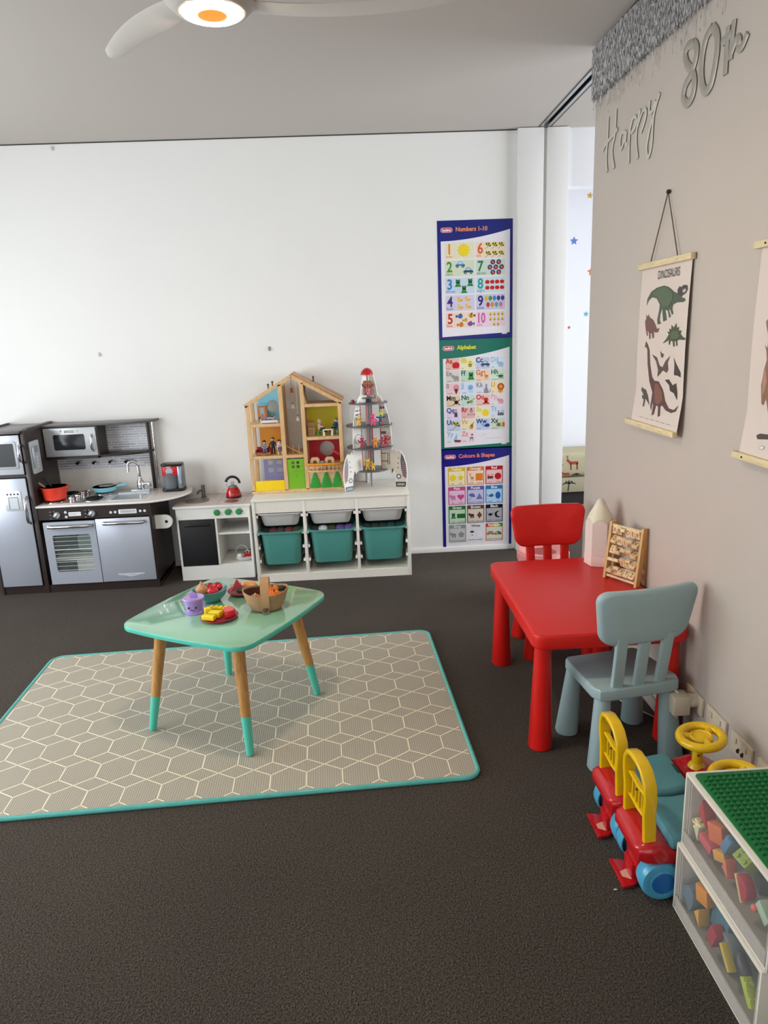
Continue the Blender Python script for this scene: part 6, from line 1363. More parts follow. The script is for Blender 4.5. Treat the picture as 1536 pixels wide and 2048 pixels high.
# ------------------------------------------------------------------ clear drawer units with brick plates
DW = mat('drawer_white', 'd9d3c6', .35, var=.01); DCL = mat('drawer_clear', 'dcdedb', .12, alpha=.06, var=.02, spec=.6); DCL2 = mat('drawer_milky', 'cfc9c0', .2, alpha=.5, var=.04)
BP = mat('brick_plate_green', '0c6a34', .35, var=.03)
U0, U1 = 1.158, 1.552
def drawer_unit(label, z0, x0, h, y0, y1, full):
    t = thing('drawer_unit', label, 'drawer unit', (x0, y1, z0), 0, 'clear drawer units stacked by the wall')
    x1 = XR-.008; z1 = z0+h; th = .007
    m = MB(); 
    m.box(x0, x1, y0, y1, z1-.010, z1, DW, .003); m.box(x0, x1, y0, y1, z0, z0+.005, DW); m.box(x0, x1, y1-th, y1, z0, z1-.006, DW, .002); m.box(x0, x1, y0, y0+th, z0, z1-.006, DW, .002); m.box(x1-.004, x1, y0, y1, z0, z1, DW)
    part(m, 'case', t, None, True)
    m = MB(); m.box(x0+.001, x0+.004, y0+th, y1-th, z0+.006, z1-.011, DCL)
    m.box(x0-.002, x0+.004, y0+th+.001, y1-th-.001, z0+.006, z0+.044, DCL2, .002)
    for q in (.016, .026, .036): m.box(x0-.004, x0-.001, y0+th+.014, y1-th-.014, z0+q, z0+q+.0025, DCL2, .0008)
    for yy in (y0+th+.006, y1-th-.012, y1-th-.022): m.box(x0+.0045, x0+.009, yy, yy+.004, z0+.02, z1-.015, DCL2)
    m.box(x0+.006, x1-.02, y0+th+.002, y1-th-.002, z0+.008, z0+.011, DCL2)
    part(m, 'drawer', t, None, True)
    m = MB(); pw = (y1-y0-.026); pd = x1-x0-.022; cx, cy = x0+.013+pd/2, (y0+y1)/2
    m.prism(rrect(pd, pw, .014, 5, cx, cy), z1, z1+.003, BP, 'z', .001)
    if full:
        P_ = .0160; nx, ny = int((pd-.004)//P_), int((pw-.004)//P_)
        for i in range(nx):
            for j in range(ny):
                if (i in (0, nx-1)) and (j in (0, ny-1)): continue
                a, b = cx+(i-(nx-1)/2)*P_, cy+(j-(ny-1)/2)*P_
                m.lathe([(.0048, 0), (.0046, .0042), (.0040, .0047), (0, .0047)], BP, (a, b, z1+.003), 10)
    part(m, 'brick_plate', t, 'green studded plate', True); return t
drawer_unit('lower clear fronted drawer unit full of toy bricks', 0.0, .790, .200, U0, U1, False)
drawer_unit('upper clear fronted drawer unit topped by green studded plate', .2035, .797, .208, U0-.004, U1-.006, True)
# toy bricks in the drawers (the nearest ones are placed one by one, then fillers behind)
def brick(label, px, py, X, z_or, size, col, kind='brick', rot=(0, 0, 0), grp='toy bricks in the upper drawer'):
    p = atx(px, py, X)
    mt = mat('brick_'+col, col, .4, var=.03); m = MB(); a, b, c = size
    if kind == 'brick':
        m.box(-a/2, a/2, -b/2, b/2, -c/2, c/2, mt, .0015)
        for i in (-1, 1):
            for j in (-1, 1): m.lathe([(.0055, 0), (.005, .0045), (0, .0045)], mt, (i*a/4, j*b/4, c/2), 12)
    if kind == 'wedge': m.prism([(-b/2, -c/2), (b/2, -c/2), (b/2, c/2)], -a/2, a/2, mt, 'x', .0015)
    if kind == 'half': m.prism([(b/2*math.cos(q), c*math.sin(q)-c/2) for q in [PI*i/14 for i in range(15)]], -a/2, a/2, mt, 'x', .0015)
    if kind == 'block': m.box(-a/2, a/2, -b/2, b/2, -c/2, c/2, mt, .002)
    if kind == 'ball': m.ball((0, 0, 0), (a/2, b/2, c/2), mt, 14)
    if kind == 'clover':
        for q in range(5): m.lathe([(.007, -.004), (.009, 0), (.007, .004)], mt, (0, .012*math.cos(q*1.26), .012*math.sin(q*1.26)), 10, Matrix.Identity(4))
        m.ball((0, 0, 0), .009, mt, 10)
    e = Euler(rot).to_matrix().to_4x4(); m.bm.transform(e)
    lo = min(v.co.z for v in m.bm.verts); lx = min(v.co.x for v in m.bm.verts)
    z = max(p.z, z_or+.012-lo); x = max(X, (.797 if z_or > .1 else .790)+.0105-lx)
    hi_y = max(v.co.y for v in m.bm.verts); lo_y = min(v.co.y for v in m.bm.verts)
    y = min(max(p.y, U0+.008-lo_y), U1-.016-hi_y)
    return solo(m, 'toy_brick', label, 'toy brick', (x, y, z), 0, grp)
UB = .2035
brick('red brick high up at the far end of the upper drawer', 1420, 1628, .825, UB, (.03, .045, .05), 'a82430', 'wedge', (.3, 0, 0))
brick('salmon orange brick below the red one in the upper drawer', 1430, 1667, .815, UB, (.03, .05, .045), 'c8643a', 'block', (-.3, 0, .2))
brick('cream clover shaped piece at the far end of the upper drawer', 1392, 1650, .812, UB, (.02, .03, .03), 'e0cf9c', 'clover', (.2, 0, .2))
brick('pale green piece beside the cream clover in the upper drawer', 1402, 1668, .816, UB, (.02, .03, .03), 'bcc49c', 'wedge', (.9, 0, 0))
brick('pink brick on the floor of the upper drawer at its far end', 1410, 1686, .812, UB, (.03, .05, .024), 'c05058', 'block', (.2, 0, .1))
brick('slate blue brick leaning in the upper drawer', 1457, 1690, .816, UB, (.03, .022, .055), '4f7a94', 'brick', (.45, 0, 0))
brick('white edged block behind the slate blue brick', 1470, 1672, .86, UB, (.03, .055, .02), 'd6d0c0', 'block', (.5, 0, 0))
brick('yellow ochre brick under the slate blue one in the upper drawer', 1436, 1712, .812, UB, (.03, .04, .024), 'cf9440', 'block', (-.4, 0, .2))
brick('olive green studded brick in the upper drawer', 1478, 1722, .815, UB, (.034, .042, .036), '8a9c34', 'brick', (.1, -.7, .1))
brick('salmon wedge below the olive studded brick', 1456, 1738, .812, UB, (.026, .03, .034), 'cf6a50', 'wedge', (.4, 0, 0))
brick('crimson half round block in the upper drawer', 1494, 1778, .818, UB, (.024, .056, .030), 'a2263a', 'half', (1.1, 0, 0))
brick('pale wooden edge strip beside the crimson half round block', 1478, 1776, .811, UB, (.010, .060, .008), 'cdb07a', 'block', (1.0, 0, 0))
brick('small coral ball near the close end of the upper drawer', 1506, 1816, .812, UB, (.018, .018, .018), 'd45a50', 'ball')
brick('pale mint tray piece at the close end of the upper drawer', 1528, 1826, .813, UB, (.03, .045, .025), '9fb89c', 'block', (.5, 0, 0))
brick('dark grey plate standing at the back of the upper drawer', 1500, 1720, .95, UB, (.01, .16, .11), '4a4f52', 'block', (.1, 0, 0))
LBR = 'toy bricks in the lower drawer'
brick('slate grey curved piece at the far end of the lower drawer', 1376, 1776, .812, 0, (.03, .06, .06), '5b6b78', 'half', (.6, 0, 0), LBR)
brick('amber orange brick in the lower drawer', 1402, 1790, .806, 0, (.03, .042, .045), 'd08428', 'block', (-.15, 0, .2), LBR)
brick('ochre brick under the amber one in the lower drawer', 1399, 1836, .804, 0, (.03, .035, .032), 'cf9a34', 'wedge', (.7, 0, 0), LBR)
brick('crimson long brick in the lower drawer', 1426, 1872, .806, 0, (.026, .030, .052), 'a02a3a', 'block', (.35, 0, 0), LBR)
brick('teal plate behind the crimson brick in the lower drawer', 1446, 1846, .84, 0, (.02, .07, .08), '3a6a78', 'block', (.2, 0, 0), LBR)
brick('yellow thin strip on the lower drawer floor', 1452, 1915, .806, 0, (.02, .06, .012), 'c8ac3c', 'block', (.75, 0, 0), LBR)
brick('large grey hollow piece in the lower drawer', 1466, 1906, .84, 0, (.04, .09, .07), '6a7478', 'half', (.7, 0, 0), LBR)
brick('dark charcoal wheel piece in the lower drawer', 1488, 1936, .815, 0, (.03, .07, .028), '35393c', 'ball', (.8, 0, 0), LBR)
brick('lime green studded strip near the close end of the lower drawer', 1494, 1985, .805, 0, (.02, .06, .018), 'a8b83a', 'brick', (.8, 0, 0), LBR)
brick('dark blue brick beside the slate grey piece in the lower drawer', 1384, 1800, .86, 0, (.04, .07, .05), '2c3c50', 'brick', (.2, 0, 0), LBR)
BACKS = [(0, .95, 1.47, 'b8863c', 'ochre', 'block'), (0, .98, 1.40, '7c2c34', 'dark red', 'brick'), (0, .94, 1.33, '3f5f6c', 'slate teal', 'brick'), (0, .97, 1.26, '5c6a3a', 'moss green', 'block'), (0, .93, 1.215, '8c8f90', 'grey', 'block'), (0, 1.05, 1.36, '4a3a5c', 'plum', 'brick'),
 (UB, .93, 1.50, 'c89a4c', 'tan', 'block'), (UB, .95, 1.43, '3a5c7c', 'denim blue', 'brick'), (UB, .93, 1.36, '3c4446', 'charcoal', 'block'), (UB, .96, 1.29, '2f6a4c', 'bottle green', 'brick'), (UB, .94, 1.22, 'a8483c', 'brick red', 'block'), (UB, 1.04, 1.40, 'd0b24c', 'mustard', 'brick')]
for z_, x_, y_, c_, n_, k_ in BACKS:
    mt = mat('brick_'+c_, c_, .4, var=.03); m = MB(); m.box(-.035, .035, -.030, .030, 0, .05, mt, .003)
    if k_ == 'brick':
        for i in (-1, 1):
            for j in (-1, 1): m.lathe([(.008, 0), (.0075, .005), (0, .005)], mt, (i*.018, j*.015, .05), 12)
    solo(m, 'toy_brick', n_+' brick lying towards the back of the '+('upper' if z_ else 'lower')+' drawer', 'toy brick', (x_, y_, z_+.0115), .4*math.sin(y_*40), 'toy bricks in the upper drawer' if z_ else LBR)
solo(MB().ball((0, 0, .001), (.006, .003, .0015), flat('cfc9bd'), 8), 'paper_scrap', 'tiny white scrap on the carpet in front of the ride-on toys', 'scrap', atz(1231, 1780, 0)+V((0, 0, .001)))
# ------------------------------------------------------------------ foil fringe, letters and scrolls on the warm grey wall
FOIL = mat('silver_foil', 'f2f3f4', .25, metal=.82, var=.2, scale=80)
m = MB(); rnd = random.Random(21)
yA, yB_ = 3.487, 1.75
N_ = 3400
for i in range(N_):
    y = yB_+(yA-yB_)*rnd.random(); top = 2.700-.035*(3.49-y)*.9-rnd.random()*.004; ln = .205+rnd.gauss(0, .006)-.012*(3.49-y)
    if rnd.random() < .035: ln += rnd.random()*.10
    x = XR-.004-rnd.random()*.020; w = .0012+rnd.random()*.0008; ph = rnd.random()*6; tw = rnd.uniform(8, 26); sw = rnd.gauss(0, .006)
    vs = []; K_ = 15
    for k_ in range(K_):
        t_ = k_/(K_-1); a_ = ph+tw*t_; c_ = V((x-.003*math.sin(t_*3+ph), y+sw*t_, top-ln*t_)); d_ = V((math.sin(a_)*.9, math.cos(a_), 0))*w
        vs += [c_-d_, c_+d_]
    for v in vs: v.x = min(v.x, XR-.001)
    m.add(vs, [(2*k_, 2*k_+1, 2*k_+3, 2*k_+2) for k_ in range(K_-1)], FOIL)
m.box(XR-.010, XR-.002, yB_, yA, 2.632, 2.70, FOIL) if False else None
m.tube([(XR-.010, yA, 2.703), (XR-.010, (yA+yB_)/2, 2.672), (XR-.010, yB_, 2.640)], .004, FOIL, 6)
solo(m, 'foil_fringe', 'silver foil fringe curtain hanging along the top of the warm grey wall', 'party decoration', (XR-.010, 2.6, 2.6), world=True, sharp=1)
SLV = mat('mirror_card', 'a39d93', .45, metal=.35, var=.04); SLV2 = mat('mirror_card_pale', 'c2beb0', .45, metal=.2, var=.03)
k6 = 4.085
def stroke(mb, pts, r, mt):
    P_ = [V((u, v)) for u, v in pts]; out = []
    for i in range(len(P_)-1):
        p0, p1, p2, p3 = P_[max(i-1, 0)], P_[i], P_[i+1], P_[min(i+2, len(P_)-1)]
        for q in range(6):
            t_ = q/6; out.append(.5*((2*p1)+(p2-p0)*t_+(2*p0-5*p1+4*p2-p3)*t_*t_+(3*p1-p0-3*p2+p3)*t_**3))
    out.append(P_[-1]); w3 = []
    for o in out:
        a = atx(1160+o.x/k6, o.y/k6, XR); w3.append(a)
    Mf = Matrix.Translation((XR-.004, 0, 0)) @ Matrix.Diagonal((.28, 1, 1, 1)) @ Matrix.Translation((-XR, 0, 0))
    mb.tube(w3, r, mt, 8, M=Mf)
words_ = [('hanging_letter', 'silver card capital H at the start of the word Happy', [[(240, 955), (230, 1150), (222, 1300), (228, 1405)], [(303, 890), (292, 1090), (268, 1230), (285, 1375)], [(190, 1235), (215, 1180), (270, 1110), (315, 1050)]], .0085, SLV2),
 ('hanging_letter', 'silver card small letter a in Happy', [[(383, 1078), (352, 1082), (334, 1150), (342, 1220), (372, 1130), (385, 1080), (378, 1170), (400, 1172)]], .0075, SLV2),
 ('hanging_letter', 'first silver card letter p in Happy, next to the a', [[(430, 960), (412, 1100), (405, 1335)], [(412, 1075), (440, 965), (466, 962), (455, 1040), (425, 1085)]], .0075, SLV2),
 ('hanging_letter', 'second silver card letter p in Happy, next to the y', [[(500, 890), (478, 1000), (466, 1150), (479, 1295)], [(478, 1030), (520, 905), (548, 905), (535, 990), (503, 1085)]], .0075, SLV2),
 ('hanging_letter', 'silver card letter y with long loop ending Happy', [[(578, 822), (573, 915), (598, 905), (625, 820)], [(660, 757), (618, 900), (602, 1020), (592, 1180), (565, 1285), (552, 1200), (575, 1060), (600, 960)]], .0075, SLV2),
 ('hanging_digit', 'silver card digit 8 of 80th', [[(940, 350), (890, 378), (868, 450), (885, 530), (930, 590), (945, 680), (925, 790), (882, 845), (852, 800), (868, 700), (915, 610), (952, 490), (962, 395), (940, 350)]], .0145, SLV),
 ('hanging_digit', 'silver card digit 0 of 80th', [[(1092, 220), (1045, 300), (1012, 440), (1000, 600), (1012, 710), (1038, 745), (1078, 690), (1108, 560), (1130, 400), (1128, 280), (1092, 220)]], .0150, SLV),
 ('hanging_letter', 'silver card letter t of 80th', [[(1220, 215), (1207, 400), (1196, 612)], [(1168, 352), (1215, 300), (1262, 265)]], .0125, SLV),
 ('hanging_letter', 'silver card letter h of 80th', [[(1271, 160), (1252, 330), (1237, 490)], [(1242, 440), (1288, 318), (1312, 330), (1302, 385), (1332, 382), (1380, 268)]], .0120, SLV)]
for nm_, lab, strokes, r, mt in words_:
    m = MB()
    for s_ in strokes: stroke(m, s_, r, mt)
    c_ = atx(1160+strokes[0][0][0]/k6, strokes[0][0][1]/k6, XR); solo(m, nm_, lab, 'wall lettering', (XR, c_.y, c_.z), 0, 'silver letters and digits reading Happy 80th', world=True)
# scroll posters
PAPER = mat('scroll_paper', 'cdbfb5', .6, var=.015); PINE = wood('pine_bar', 'c9b48a', 'dccba2', 8, 1, .5); k7 = 3.531
def scroll(label, y0, y1, zt, zb, cord):
    t = thing('wall_scroll', label, 'poster', (XR, (y0+y1)/2, zt))
    m = MB(); n = 14; vs = []
    def off(t_): return .008+.006*math.sin(PI*t_)+.018*max(0, t_-.8)/.2
    for i in range(n+1):
        t_ = i/n; z = zt-.010-(zt-zb-.02)*t_; e = .010*math.sin(PI*t_)
        vs += [(XR-off(t_), y0-.012, z), (XR-off(t_), y1+.012, z), (XR-off(t_)+.0006, y0-.012, z), (XR-off(t_)+.0006, y1+.012, z)]
    fs = []
    for i in range(n):
        a = 4*i; b = a+4; fs += [(a, b, b+1, a+1), (a+2, a+3, b+3, b+2), (a, a+2, b+2, b), (a+1, b+1, b+3, a+3)]
    m.add(vs, fs, PAPER)
    def put(pts, col, lv=1):
        mt = flat(col); w_ = []
        for a, b in pts:
            p = atx(1240+a/k7, 360+b/k7, XR-.014); t_ = min(max((zt-.010-p.z)/(zt-zb-.02), 0), 1)
            w_.append((XR-off(t_)-.0006*lv, p.y, p.z))
        # subdivide tall polygons so that they follow the sheet
        t2 = bmesh.new(); f_ = t2.faces.new([t2.verts.new(v) for v in w_]); bmesh.ops.triangulate(t2, faces=[f_])
        for i in range(1, n):
            zc_ = zt-.010-(zt-zb-.02)*i/n
            bmesh.ops.bisect_plane(t2, geom=t2.verts[:]+t2.edges[:]+t2.faces[:], plane_co=(0, 0, zc_), plane_no=(0, 0, 1))
        for v in t2.verts:
            t_ = min(max((zt-.010-v.co.z)/(zt-zb-.02), 0), 1); v.co.x = XR-off(t_)-.0006*lv
        m.merge(t2, mt)
    return t, m, put, off
t, m, put, off = scroll('dinosaur scroll poster hanging from a cord on the warm grey wall', 2.862, 2.424, 1.727, 1.130, True)
trex = [(185, 890), (190, 840), (215, 790), (255, 760), (305, 745), (340, 755), (380, 790), (405, 800), (412, 765), (435, 750), (470, 742), (473, 775), (462, 800), (440, 815), (432, 830), (455, 835), (460, 850), (445, 862), (400, 865), (375, 880), (368, 905), (376, 945), (365, 952), (352, 915), (345, 920), (358, 965), (347, 975), (335, 925), (320, 915), (326, 960), (330, 990), (305, 1000), (300, 960), (296, 905), (284, 950), (280, 990), (290, 1015), (265, 1020), (262, 985), (275, 920), (278, 880), (256, 838), (226, 828), (202, 848)]
put(trex, '3f4c36'); put([(225, 800), (265, 770), (305, 755), (345, 768), (370, 800), (365, 850), (340, 890), (300, 895), (280, 860), (262, 825), (235, 815)], '4a5c40', 2)
put([(405, 805), (402, 775), (415, 750), (430, 755), (445, 740), (472, 742), (474, 775), (460, 790), (440, 798), (430, 815)], '3a2e2c', 2); put([(440, 775), (458, 765), (466, 778), (455, 792), (440, 795)], 'b9a9a0', 3)
put([(180, 1040), (176, 1000), (186, 975), (182, 950), (196, 965), (200, 945), (210, 972), (232, 985), (250, 1020), (262, 1052), (281, 1043), (270, 1075), (250, 1078), (240, 1072), (241, 1115), (230, 1120), (225, 1082), (216, 1085), (218, 1122), (207, 1122), (205, 1080), (194, 1065), (198, 1100), (190, 1100)], '6a4038')
put([(300, 1155), (325, 1125), (345, 1090), (334, 1070), (350, 1072), (348, 1048), (362, 1055), (364, 1022), (380, 1042), (398, 1008), (404, 1045), (420, 1035), (416, 1062), (436, 1062), (430, 1088), (446, 1108), (468, 1120), (455, 1130), (420, 1128), (406, 1135), (409, 1170), (398, 1172), (395, 1140), (386, 1140), (389, 1176), (376, 1176), (372, 1140), (362, 1135), (352, 1166), (344, 1160), (346, 1132), (320, 1147)], '3d4630')
put([(352, 1095), (375, 1065), (405, 1068), (425, 1100), (400, 1120), (365, 1122)], '4f5a38', 2)
put([(176, 1182), (184, 1138), (198, 1160), (210, 1200), (213, 1300), (226, 1390), (242, 1418), (272, 1422), (300, 1480), (320, 1560), (350, 1612), (385, 1624), (416, 1590), (402, 1635), (370, 1646), (330, 1628), (302, 1592), (292, 1602), (296, 1665), (280, 1673), (275, 1602), (262, 1590), (252, 1655), (236, 1662), (240, 1590), (234, 1572), (230, 1630), (221, 1600), (225, 1500), (205, 1420), (195, 1300), (194, 1200), (188, 1182)], '553430')
put([(245, 1435), (270, 1440), (295, 1500), (300, 1560), (275, 1585), (250, 1570), (240, 1500)], '7a4a3e', 2)
put([(225, 1230), (262, 1252), (280, 1310), (300, 1322), (320, 1280), (358, 1238), (338, 1290), (312, 1322), (342, 1340), (330, 1362), (302, 1345), (282, 1372), (262, 1390), (268, 1340), (255, 1280)], '54403c')
put([(285, 1205), (300, 1226), (313, 1230), (300, 1240), (302, 1258), (290, 1250)], '54403c')
put([(380, 1250), (395, 1290), (400, 1350), (428, 1362), (412, 1372), (428, 1395), (405, 1382), (380, 1378), (392, 1345), (385, 1300)], '3a2e2c')
put([(315, 1412), (345, 1408), (370, 1450), (396, 1434), (382, 1465), (402, 1500), (402, 1560), (375, 1505), (350, 1490), (345, 1450)], '3a2e2c')
put([(145, 1495), (152, 1458), (160, 1470), (180, 1480), (200, 1530), (215, 1592), (195, 1562), (183, 1545), (178, 1598), (168, 1598), (170, 1550), (158, 1540), (150, 1500)], '4a403c')
for i in range(6): a = 155+i*38; b = 1668+i*10.5; put([(a, b), (a+26, b+7), (a+26, b+10), (a, b+3)], '6a5c56')
p = atx(1240+249/k7, 360+684/k7, XR-.02)
m.text('DINOSAURS', .042, flat('3a3230'), face_x(XR-off(.06)-.003, p.y-.002, 1.673) @ Matrix.Shear('XY', 4, (0, 0)), 0, .78, 0)
part(m, 'printed_sheet', t, None, True)
for z, ya, yb_ in ((1.728, 2.866, 2.421), (1.130, 2.892, 2.442)):
    m = MB(); x_ = XR-(.022 if z > 1.5 else .038); m.box(x_, x_+.018, yb_, ya, z-.011, z+.011, PINE, .002)
    for q in (.1, .3): m.ball((x_, yb_+q, z), .002, flat('8a7a5c'), 6)
    part(m, 'wooden_bar', t, None, True)
m = MB(); nl = atx(1240+358/k7, 360+82/k7, XR); m.tube([(XR-.012, 2.768, 1.737), (XR-.008, nl.y+.002, nl.z), (XR-.012, 2.540, 1.737)], .0022, mat('cord_brown', '6a5540', .8), 6); part(m, 'cord', t, None, True)
m = MB(); m.ball((XR-.008, nl.y, nl.z), .008, flat('1e1a1a'), 12); solo(m, 'wall_pin', 'black wall pin holding the cord of the dinosaur scroll', 'pin', (XR, nl.y, nl.z), world=True)
t, m, put, off = scroll('kangaroo scroll poster on the warm grey wall at the picture edge', 2.036, 1.60, 1.722, 1.128, False)
t['label'] = 'scroll poster with a brown kangaroo, mostly out of view beside the dinosaur scroll'
put([(1036, 1040), (1030, 1000), (1045, 980), (1052, 1010), (1065, 990), (1080, 1030), (1085, 1100), (1100, 1160), (1160, 1300), (1200, 1480), (1180, 1640), (1120, 1720), (1060, 1760), (1048, 1700), (1040, 1640), (1030, 1545), (1010, 1592), (995, 1580), (996, 1450), (1018, 1340), (1038, 1270), (1035, 1210), (1024, 1165), (1042, 1185), (1050, 1110)], '86604e')
put([(1010, 1380), (1030, 1330), (1040, 1420), (1020, 1500), (1004, 1520)], 'a57c68', 2)
put([(975, 1802), (1000, 1790), (1080, 1800), (1160, 1780), (1160, 1815), (1060, 1832), (985, 1830)], '4a3c38'); put([(996, 1665), (1002, 1668), (1000, 1685)], '4a3c38'); 
put([(1024+20*math.cos(a_), 1890+14*math.sin(a_)) for a_ in [i*.52 for i in range(12)]], '7a6a62'); put([(1024+16*math.cos(a_), 1890+11*math.sin(a_)) for a_ in [i*.52 for i in range(12)]], 'dccfc6', 2)
part(m, 'printed_sheet', t, None, True)
for z in (1.716, 1.130):
    m = MB(); x_ = XR-(.022 if z > 1.5 else .038); m.box(x_, x_+.018, 1.59, 2.045, z-.010, z+.010, PINE, .002); m.ball((x_-.001, 1.985, z), .003, flat('1e1a1a'), 8); part(m, 'wooden_bar', t, None, True)
# scuffs and pencil marks on the wall
# ------------------------------------------------------------------ ceiling fan
FW = mat('fan_white', 'cfcac2', .45, var=.015); FH = mat('fan_hub', 'bdb6ae', .4)
fc = V((-.318, 2.14, 0)); FZ = 2.35
fn = thing('ceiling_fan', 'white three bladed ceiling fan with a lit round lamp', 'ceiling fan', (fc.x, fc.y, ZC))
m = MB(); m.cyl((fc.x, fc.y, FZ+.10), (fc.x, fc.y, ZC), .014, FW); m.lathe([(.06, ZC-.04), (.066, ZC)], FW, (fc.x, fc.y, 0), 24); part(m, 'down_rod', fn, None, True)
m = MB(); m.lathe([(.083, FZ), (.095, FZ+.004), (.118, FZ+.025), (.122, FZ+.05), (.10, FZ+.085), (.05, FZ+.105), (0, FZ+.108)], FH, (fc.x, fc.y, 0), 40); part(m, 'motor_housing', fn, None, True)
def lamp_mat():
    mm = bpy.data.materials.new('lamp_ring'); mm.use_nodes = True; nt = mm.node_tree; N = nt.nodes; L = nt.links
    b = N['Principled BSDF']; tc = N.new('ShaderNodeTexCoord'); sx = N.new('ShaderNodeVectorMath'); sx.operation = 'MULTIPLY'; sx.inputs[1].default_value = (1, 1, 0)
    L.new(tc.outputs['Object'], sx.inputs[0]); ln = N.new('ShaderNodeVectorMath'); ln.operation = 'LENGTH'; L.new(sx.outputs[0], ln.inputs[0])
    r = N.new('ShaderNodeValToRGB'); e = r.color_ramp.elements; e[0].position = .034; e[0].color = (1, .36, .03, 1); e[1].position = .044; e[1].color = (1, .84, .62, 1)
    L.new(ln.outputs['Value'], r.inputs[0]); L.new(r.outputs[0], b.inputs['Emission Color'])
    st = N.new('ShaderNodeMapRange'); st.inputs[1].default_value = .038; st.inputs[2].default_value = .048; st.inputs[3].default_value = .75; st.inputs[4].default_value = FAN_E
    L.new(ln.outputs['Value'], st.inputs[0]); L.new(st.outputs[0], b.inputs['Emission Strength']); b.inputs['Base Color'].default_value = lin('5a3a10'); return mm
m = MB(); m.lathe([(0, -.006), (.05, -.006), (.076, -.003), (.082, .002)], lamp_mat(), (0, 0, 0), 44)
m.bm.transform(Matrix.Translation((0, 0, FZ-ZC))); part(m, 'lamp_diffuser', fn, 'glowing warm lamp')
def blade(angs, ln_, w0, w1, dz):
    m = MB(); n = 16; top = []; K_ = 8; vs = []
    for i in range(n+1):
        t_ = i/n; r = .085+(ln_-.085)*t_; a = math.radians(angs[0]+(angs[1]-angs[0])*t_**.8)
        c_ = V((fc.x+r*math.cos(a), fc.y+r*math.sin(a), FZ+.035+dz*t_)); tn = V((-math.sin(a), math.cos(a), 0))
        w = (w0*(1-t_)+w1*t_)*(1+.5*math.sin(PI*min(1, t_*1.15))*.5)*(1 if t_ < .88 else math.sqrt(max(.02, 1-((t_-.88)/.13)**2)))
        tilt = .22-.12*t_
        for k_ in range(K_):
            q = 2*PI*k_/K_; u = math.cos(q)*w; v = math.sin(q)*(.009-.005*t_)
            vs.append(c_+tn*u+V((0, 0, v+u*tilt)))
    fs = [(i*K_+j, i*K_+(j+1) % K_, (i+1)*K_+(j+1) % K_, (i+1)*K_+j) for i in range(n) for j in range(K_)]+[tuple(range(K_)), tuple(n*K_+j for j in range(K_))]
    m.add(vs, fs, FW); part(m, 'blade', fn, None, True, sharp=50)
blade((150, 135), .535, .042, .030, .0); blade((30, 0), .68, .068, .060, .0); blade((-100, -118), .6, .055, .045, .02)
# ------------------------------------------------------------------ second room through the opening
def wy(px, py, Y): return aty(px, py, Y)
for i, (px, py, r, c, lab) in enumerate([(1180, 391, .028, 'c9a24e', 'mustard star sticker, highest on the far white wall'), (1148, 482, .036, '5f7fbf', 'blue star sticker on the far white wall'), (1183, 543, .040, 'd8744a', 'orange star sticker partly hidden by the wall corner'), (1172, 628, .026, '5fa9c4', 'sky blue star sticker on the far white wall'), (1138, 655, .017, 'c8504e', 'tiny red star sticker, lowest on the far white wall')]):
    p = wy(px, py, FY2); m = MB(); m.prism(star(r, 5, 0, 0, .48, PI/2+.12*(i % 3-1)), -.001, 0, flat(c), 'y'); solo(m, 'star_sticker', lab, 'sticker', (p.x, FY2-.0003, p.z), 0, 'star stickers in the next room')
FABR = mat('couch_fabric', 'b3ab8c', .8, var=.08, scale=20)
Yf = 5.86
zt_ = wy(1150, 905, Yf).z; zm = wy(1150, 955, Yf).z; zb_ = wy(1150, 984, Yf).z
cs = thing('play_couch', 'low childrens couch with pale deer and palm print fabric in the next room', 'couch', (2.0, Yf, 0))
def cush(name, z0, z1, bev, mt, deco, seg=5):
    m = MB(); m.box(1.45, 2.75, Yf, Yf+.36, z0, z1, mt, bev, seg=seg); cv = Canvas(m, Matrix.Translation((0, 0, 0)) @ face_y(0, Yf-.0006, 0), .0004); deco(cv); part(m, name, cs, None, True)
def deer(cv, px, py, s, c='9c4434', sit=False):
    p = wy(px, py, Yf); x, z = p.x, p.z
    cv.poly([(x-.5*s, z+.22*s), (x-.42*s, z+.5*s), (x-.30*s, z+.30*s), (x-.1*s, z+.16*s), (x+.42*s, z+.18*s), (x+.5*s, z+.05*s), (x+.42*s, z-.08*s), (x-.2*s, z-.06*s), (x-.34*s, z+.08*s)], c, 1)
    for q in ((-.16, -.12, .34, .40) if not sit else ()): cv.line([(x+q*s, z), (x+(q+.03)*s, z-.5*s)], .07*s, c, 1)
    cv.line([(x-.44*s, z+.5*s), (x-.5*s, z+.68*s)], .04*s, '5a4438', 1); cv.line([(x-.40*s, z+.5*s), (x-.36*s, z+.68*s)], .04*s, '5a4438', 1)
def palm(cv, px, py, s, c='2e3a2c', tr=True):
    p = wy(px, py, Yf); x, z = p.x, p.z
    for a_ in (.2, .9, 1.6, 2.3, 3.0): cv.line([(x, z), (x+s*.5*math.cos(a_), z+s*.35*math.sin(a_)), (x+s*.8*math.cos(a_), z+s*.15*math.sin(a_)-.1*s)], .12*s, c, 1)
    if tr: cv.line([(x, z), (x-.1*s, z-.9*s)], .14*s, c, 1)
cush('bolster', zm+.002, zt_, .05, FABR, lambda cv: (deer(cv, 1145, 927, .105), deer(cv, 1130, 949, .08, 'a03a2c', True), palm(cv, 1153, 950, .05, tr=False), palm(cv, 1119, 930, .04, tr=False)), 4)
cush('base_cushion', zb_, zm, .006, mat('couch_fabric_dark', 'a89f83', .8, var=.06, scale=20), lambda cv: palm(cv, 1138, 967, .07), 2)
m = MB(); m.box(1.5, 2.7, Yf+.05, Yf+.34, 0, zb_-.001, mat('couch_base', '2a2624', .7)); part(m, 'plinth', cs, None, True)
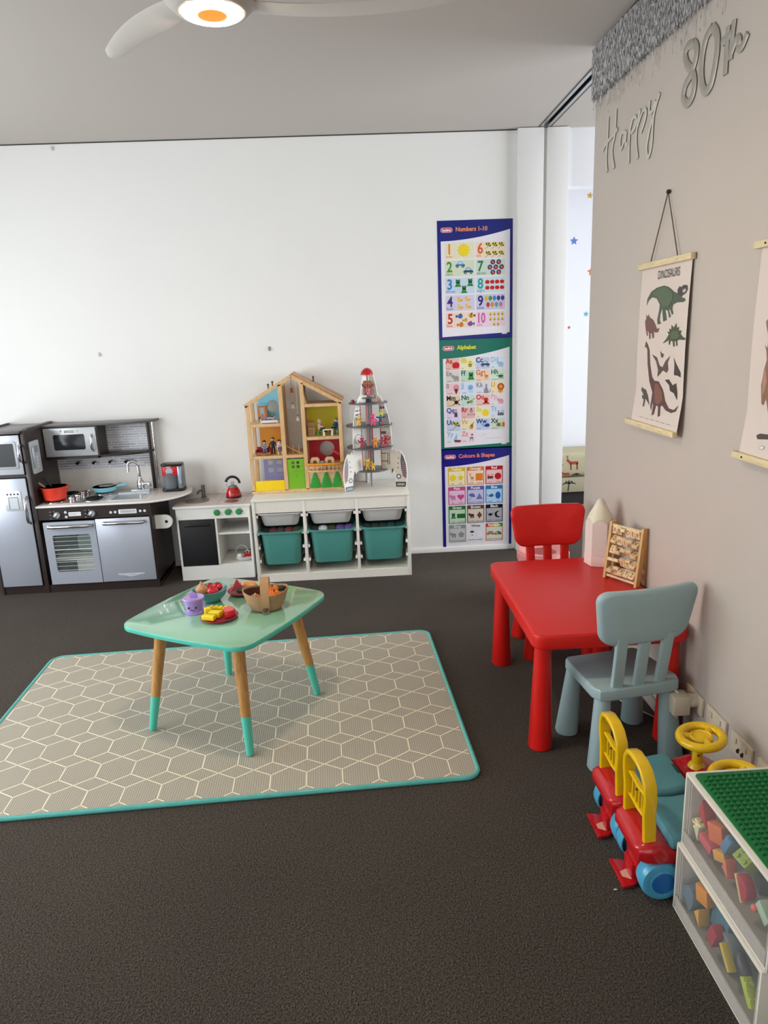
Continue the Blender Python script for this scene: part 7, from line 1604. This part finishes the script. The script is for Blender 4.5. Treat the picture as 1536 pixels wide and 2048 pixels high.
m = MB(); m.box(1.5, 2.7, Yf-.16, Yf-.10, .028, .05, mat('plank_beige', '8c7c6c', .5), .002)
for x in (1.6, 2.6): m.box(x, x+.03, Yf-.15, Yf-.11, 0, .028, mat('plank_beige', '8c7c6c'))
solo(m, 'low_shelf_board', 'beige low board in front of the printed couch', 'board', (2.1, Yf-.13, 0), world=True)
q_ = [atz(1110, 985, .03), atz(1137, 984, .03), atz(1155, 996, .02), atz(1112, 1002, .02)]
m = MB(); m.prism([(p.x, p.y) for p in q_], .012, .026, mat('folded_sheet', 'd3d1d4', .7), 'z', .003); m.prism([(p.x-.006, p.y-.002) for p in q_], 0, .011, mat('folded_sheet', 'd3d1d4'), 'z', .002)
solo(m, 'folded_sheet', 'folded white sheet on the dark floor by the printed couch', 'sheet', (q_[0].x, q_[0].y, 0), world=True)

# ------------------------------------------------------------------ light
def area(name, loc, rot, sx, sy, e, col):
    l = bpy.data.lights.new(name, 'AREA'); l.shape = 'RECTANGLE'; l.size = sx; l.size_y = sy; l.energy = e; l.color = col
    o = bpy.data.objects.new(name, l); C.objects.link(o); o.location = loc; o.rotation_euler = rot; return o
COOL = (.90, .95, 1.0)
for i, (a, b, z0, z1) in enumerate(wins_left): area('window_daylight', (LX-.14, (a+b)/2, (z0+z1)/2), (0, -PI/2, 0), z1-z0, b-a, LEFT_E[i], COOL)
for i, (a, b, z0, z1) in enumerate(wins_front): area('window_daylight', ((a+b)/2, FY-.14, (z0+z1)/2), (PI/2, 0, 0), b-a, z1-z0, FRONT_E[i], (1, .97, .93))
area('window_daylight', (RX2-.03, 3.2, 1.4), (0, PI/2, 0), 1.9, 2.6, ROOM2_E, COOL)  # added area light on the solid side wall, brightens the second room
area('window_daylight', (RX2-.03, 5.6, 1.3), (0, PI/2, 0), 1.6, 1.2, ROOM2B_E, COOL)  # another added light on that windowless wall, for the alcove and far wall
w = bpy.data.worlds.new('sky'); S.world = w; w.use_nodes = True
w.node_tree.nodes['Background'].inputs[0].default_value = (.80, .90, 1.0, 1); w.node_tree.nodes['Background'].inputs[1].default_value = WORLD_E
# ------------------------------------------------------------------ camera
cam = bpy.data.cameras.new('camera'); co = bpy.data.objects.new('camera', cam); C.objects.link(co)
cam.sensor_fit = 'VERTICAL'; cam.sensor_height = 36; cam.sensor_width = 27; cam.lens = 36*FPX/2048; cam.clip_start = .02
mt3 = Matrix((_r, _u, -_f)).transposed().to_4x4(); mt3.translation = V((0, 0, CH)); co.matrix_world = mt3
S.camera = co
S.view_settings.view_transform = 'Standard'; S.view_settings.look = 'None'; S.view_settings.gamma = 1; S.view_settings.use_curve_mapping = False
S.view_settings.exposure = EXPO
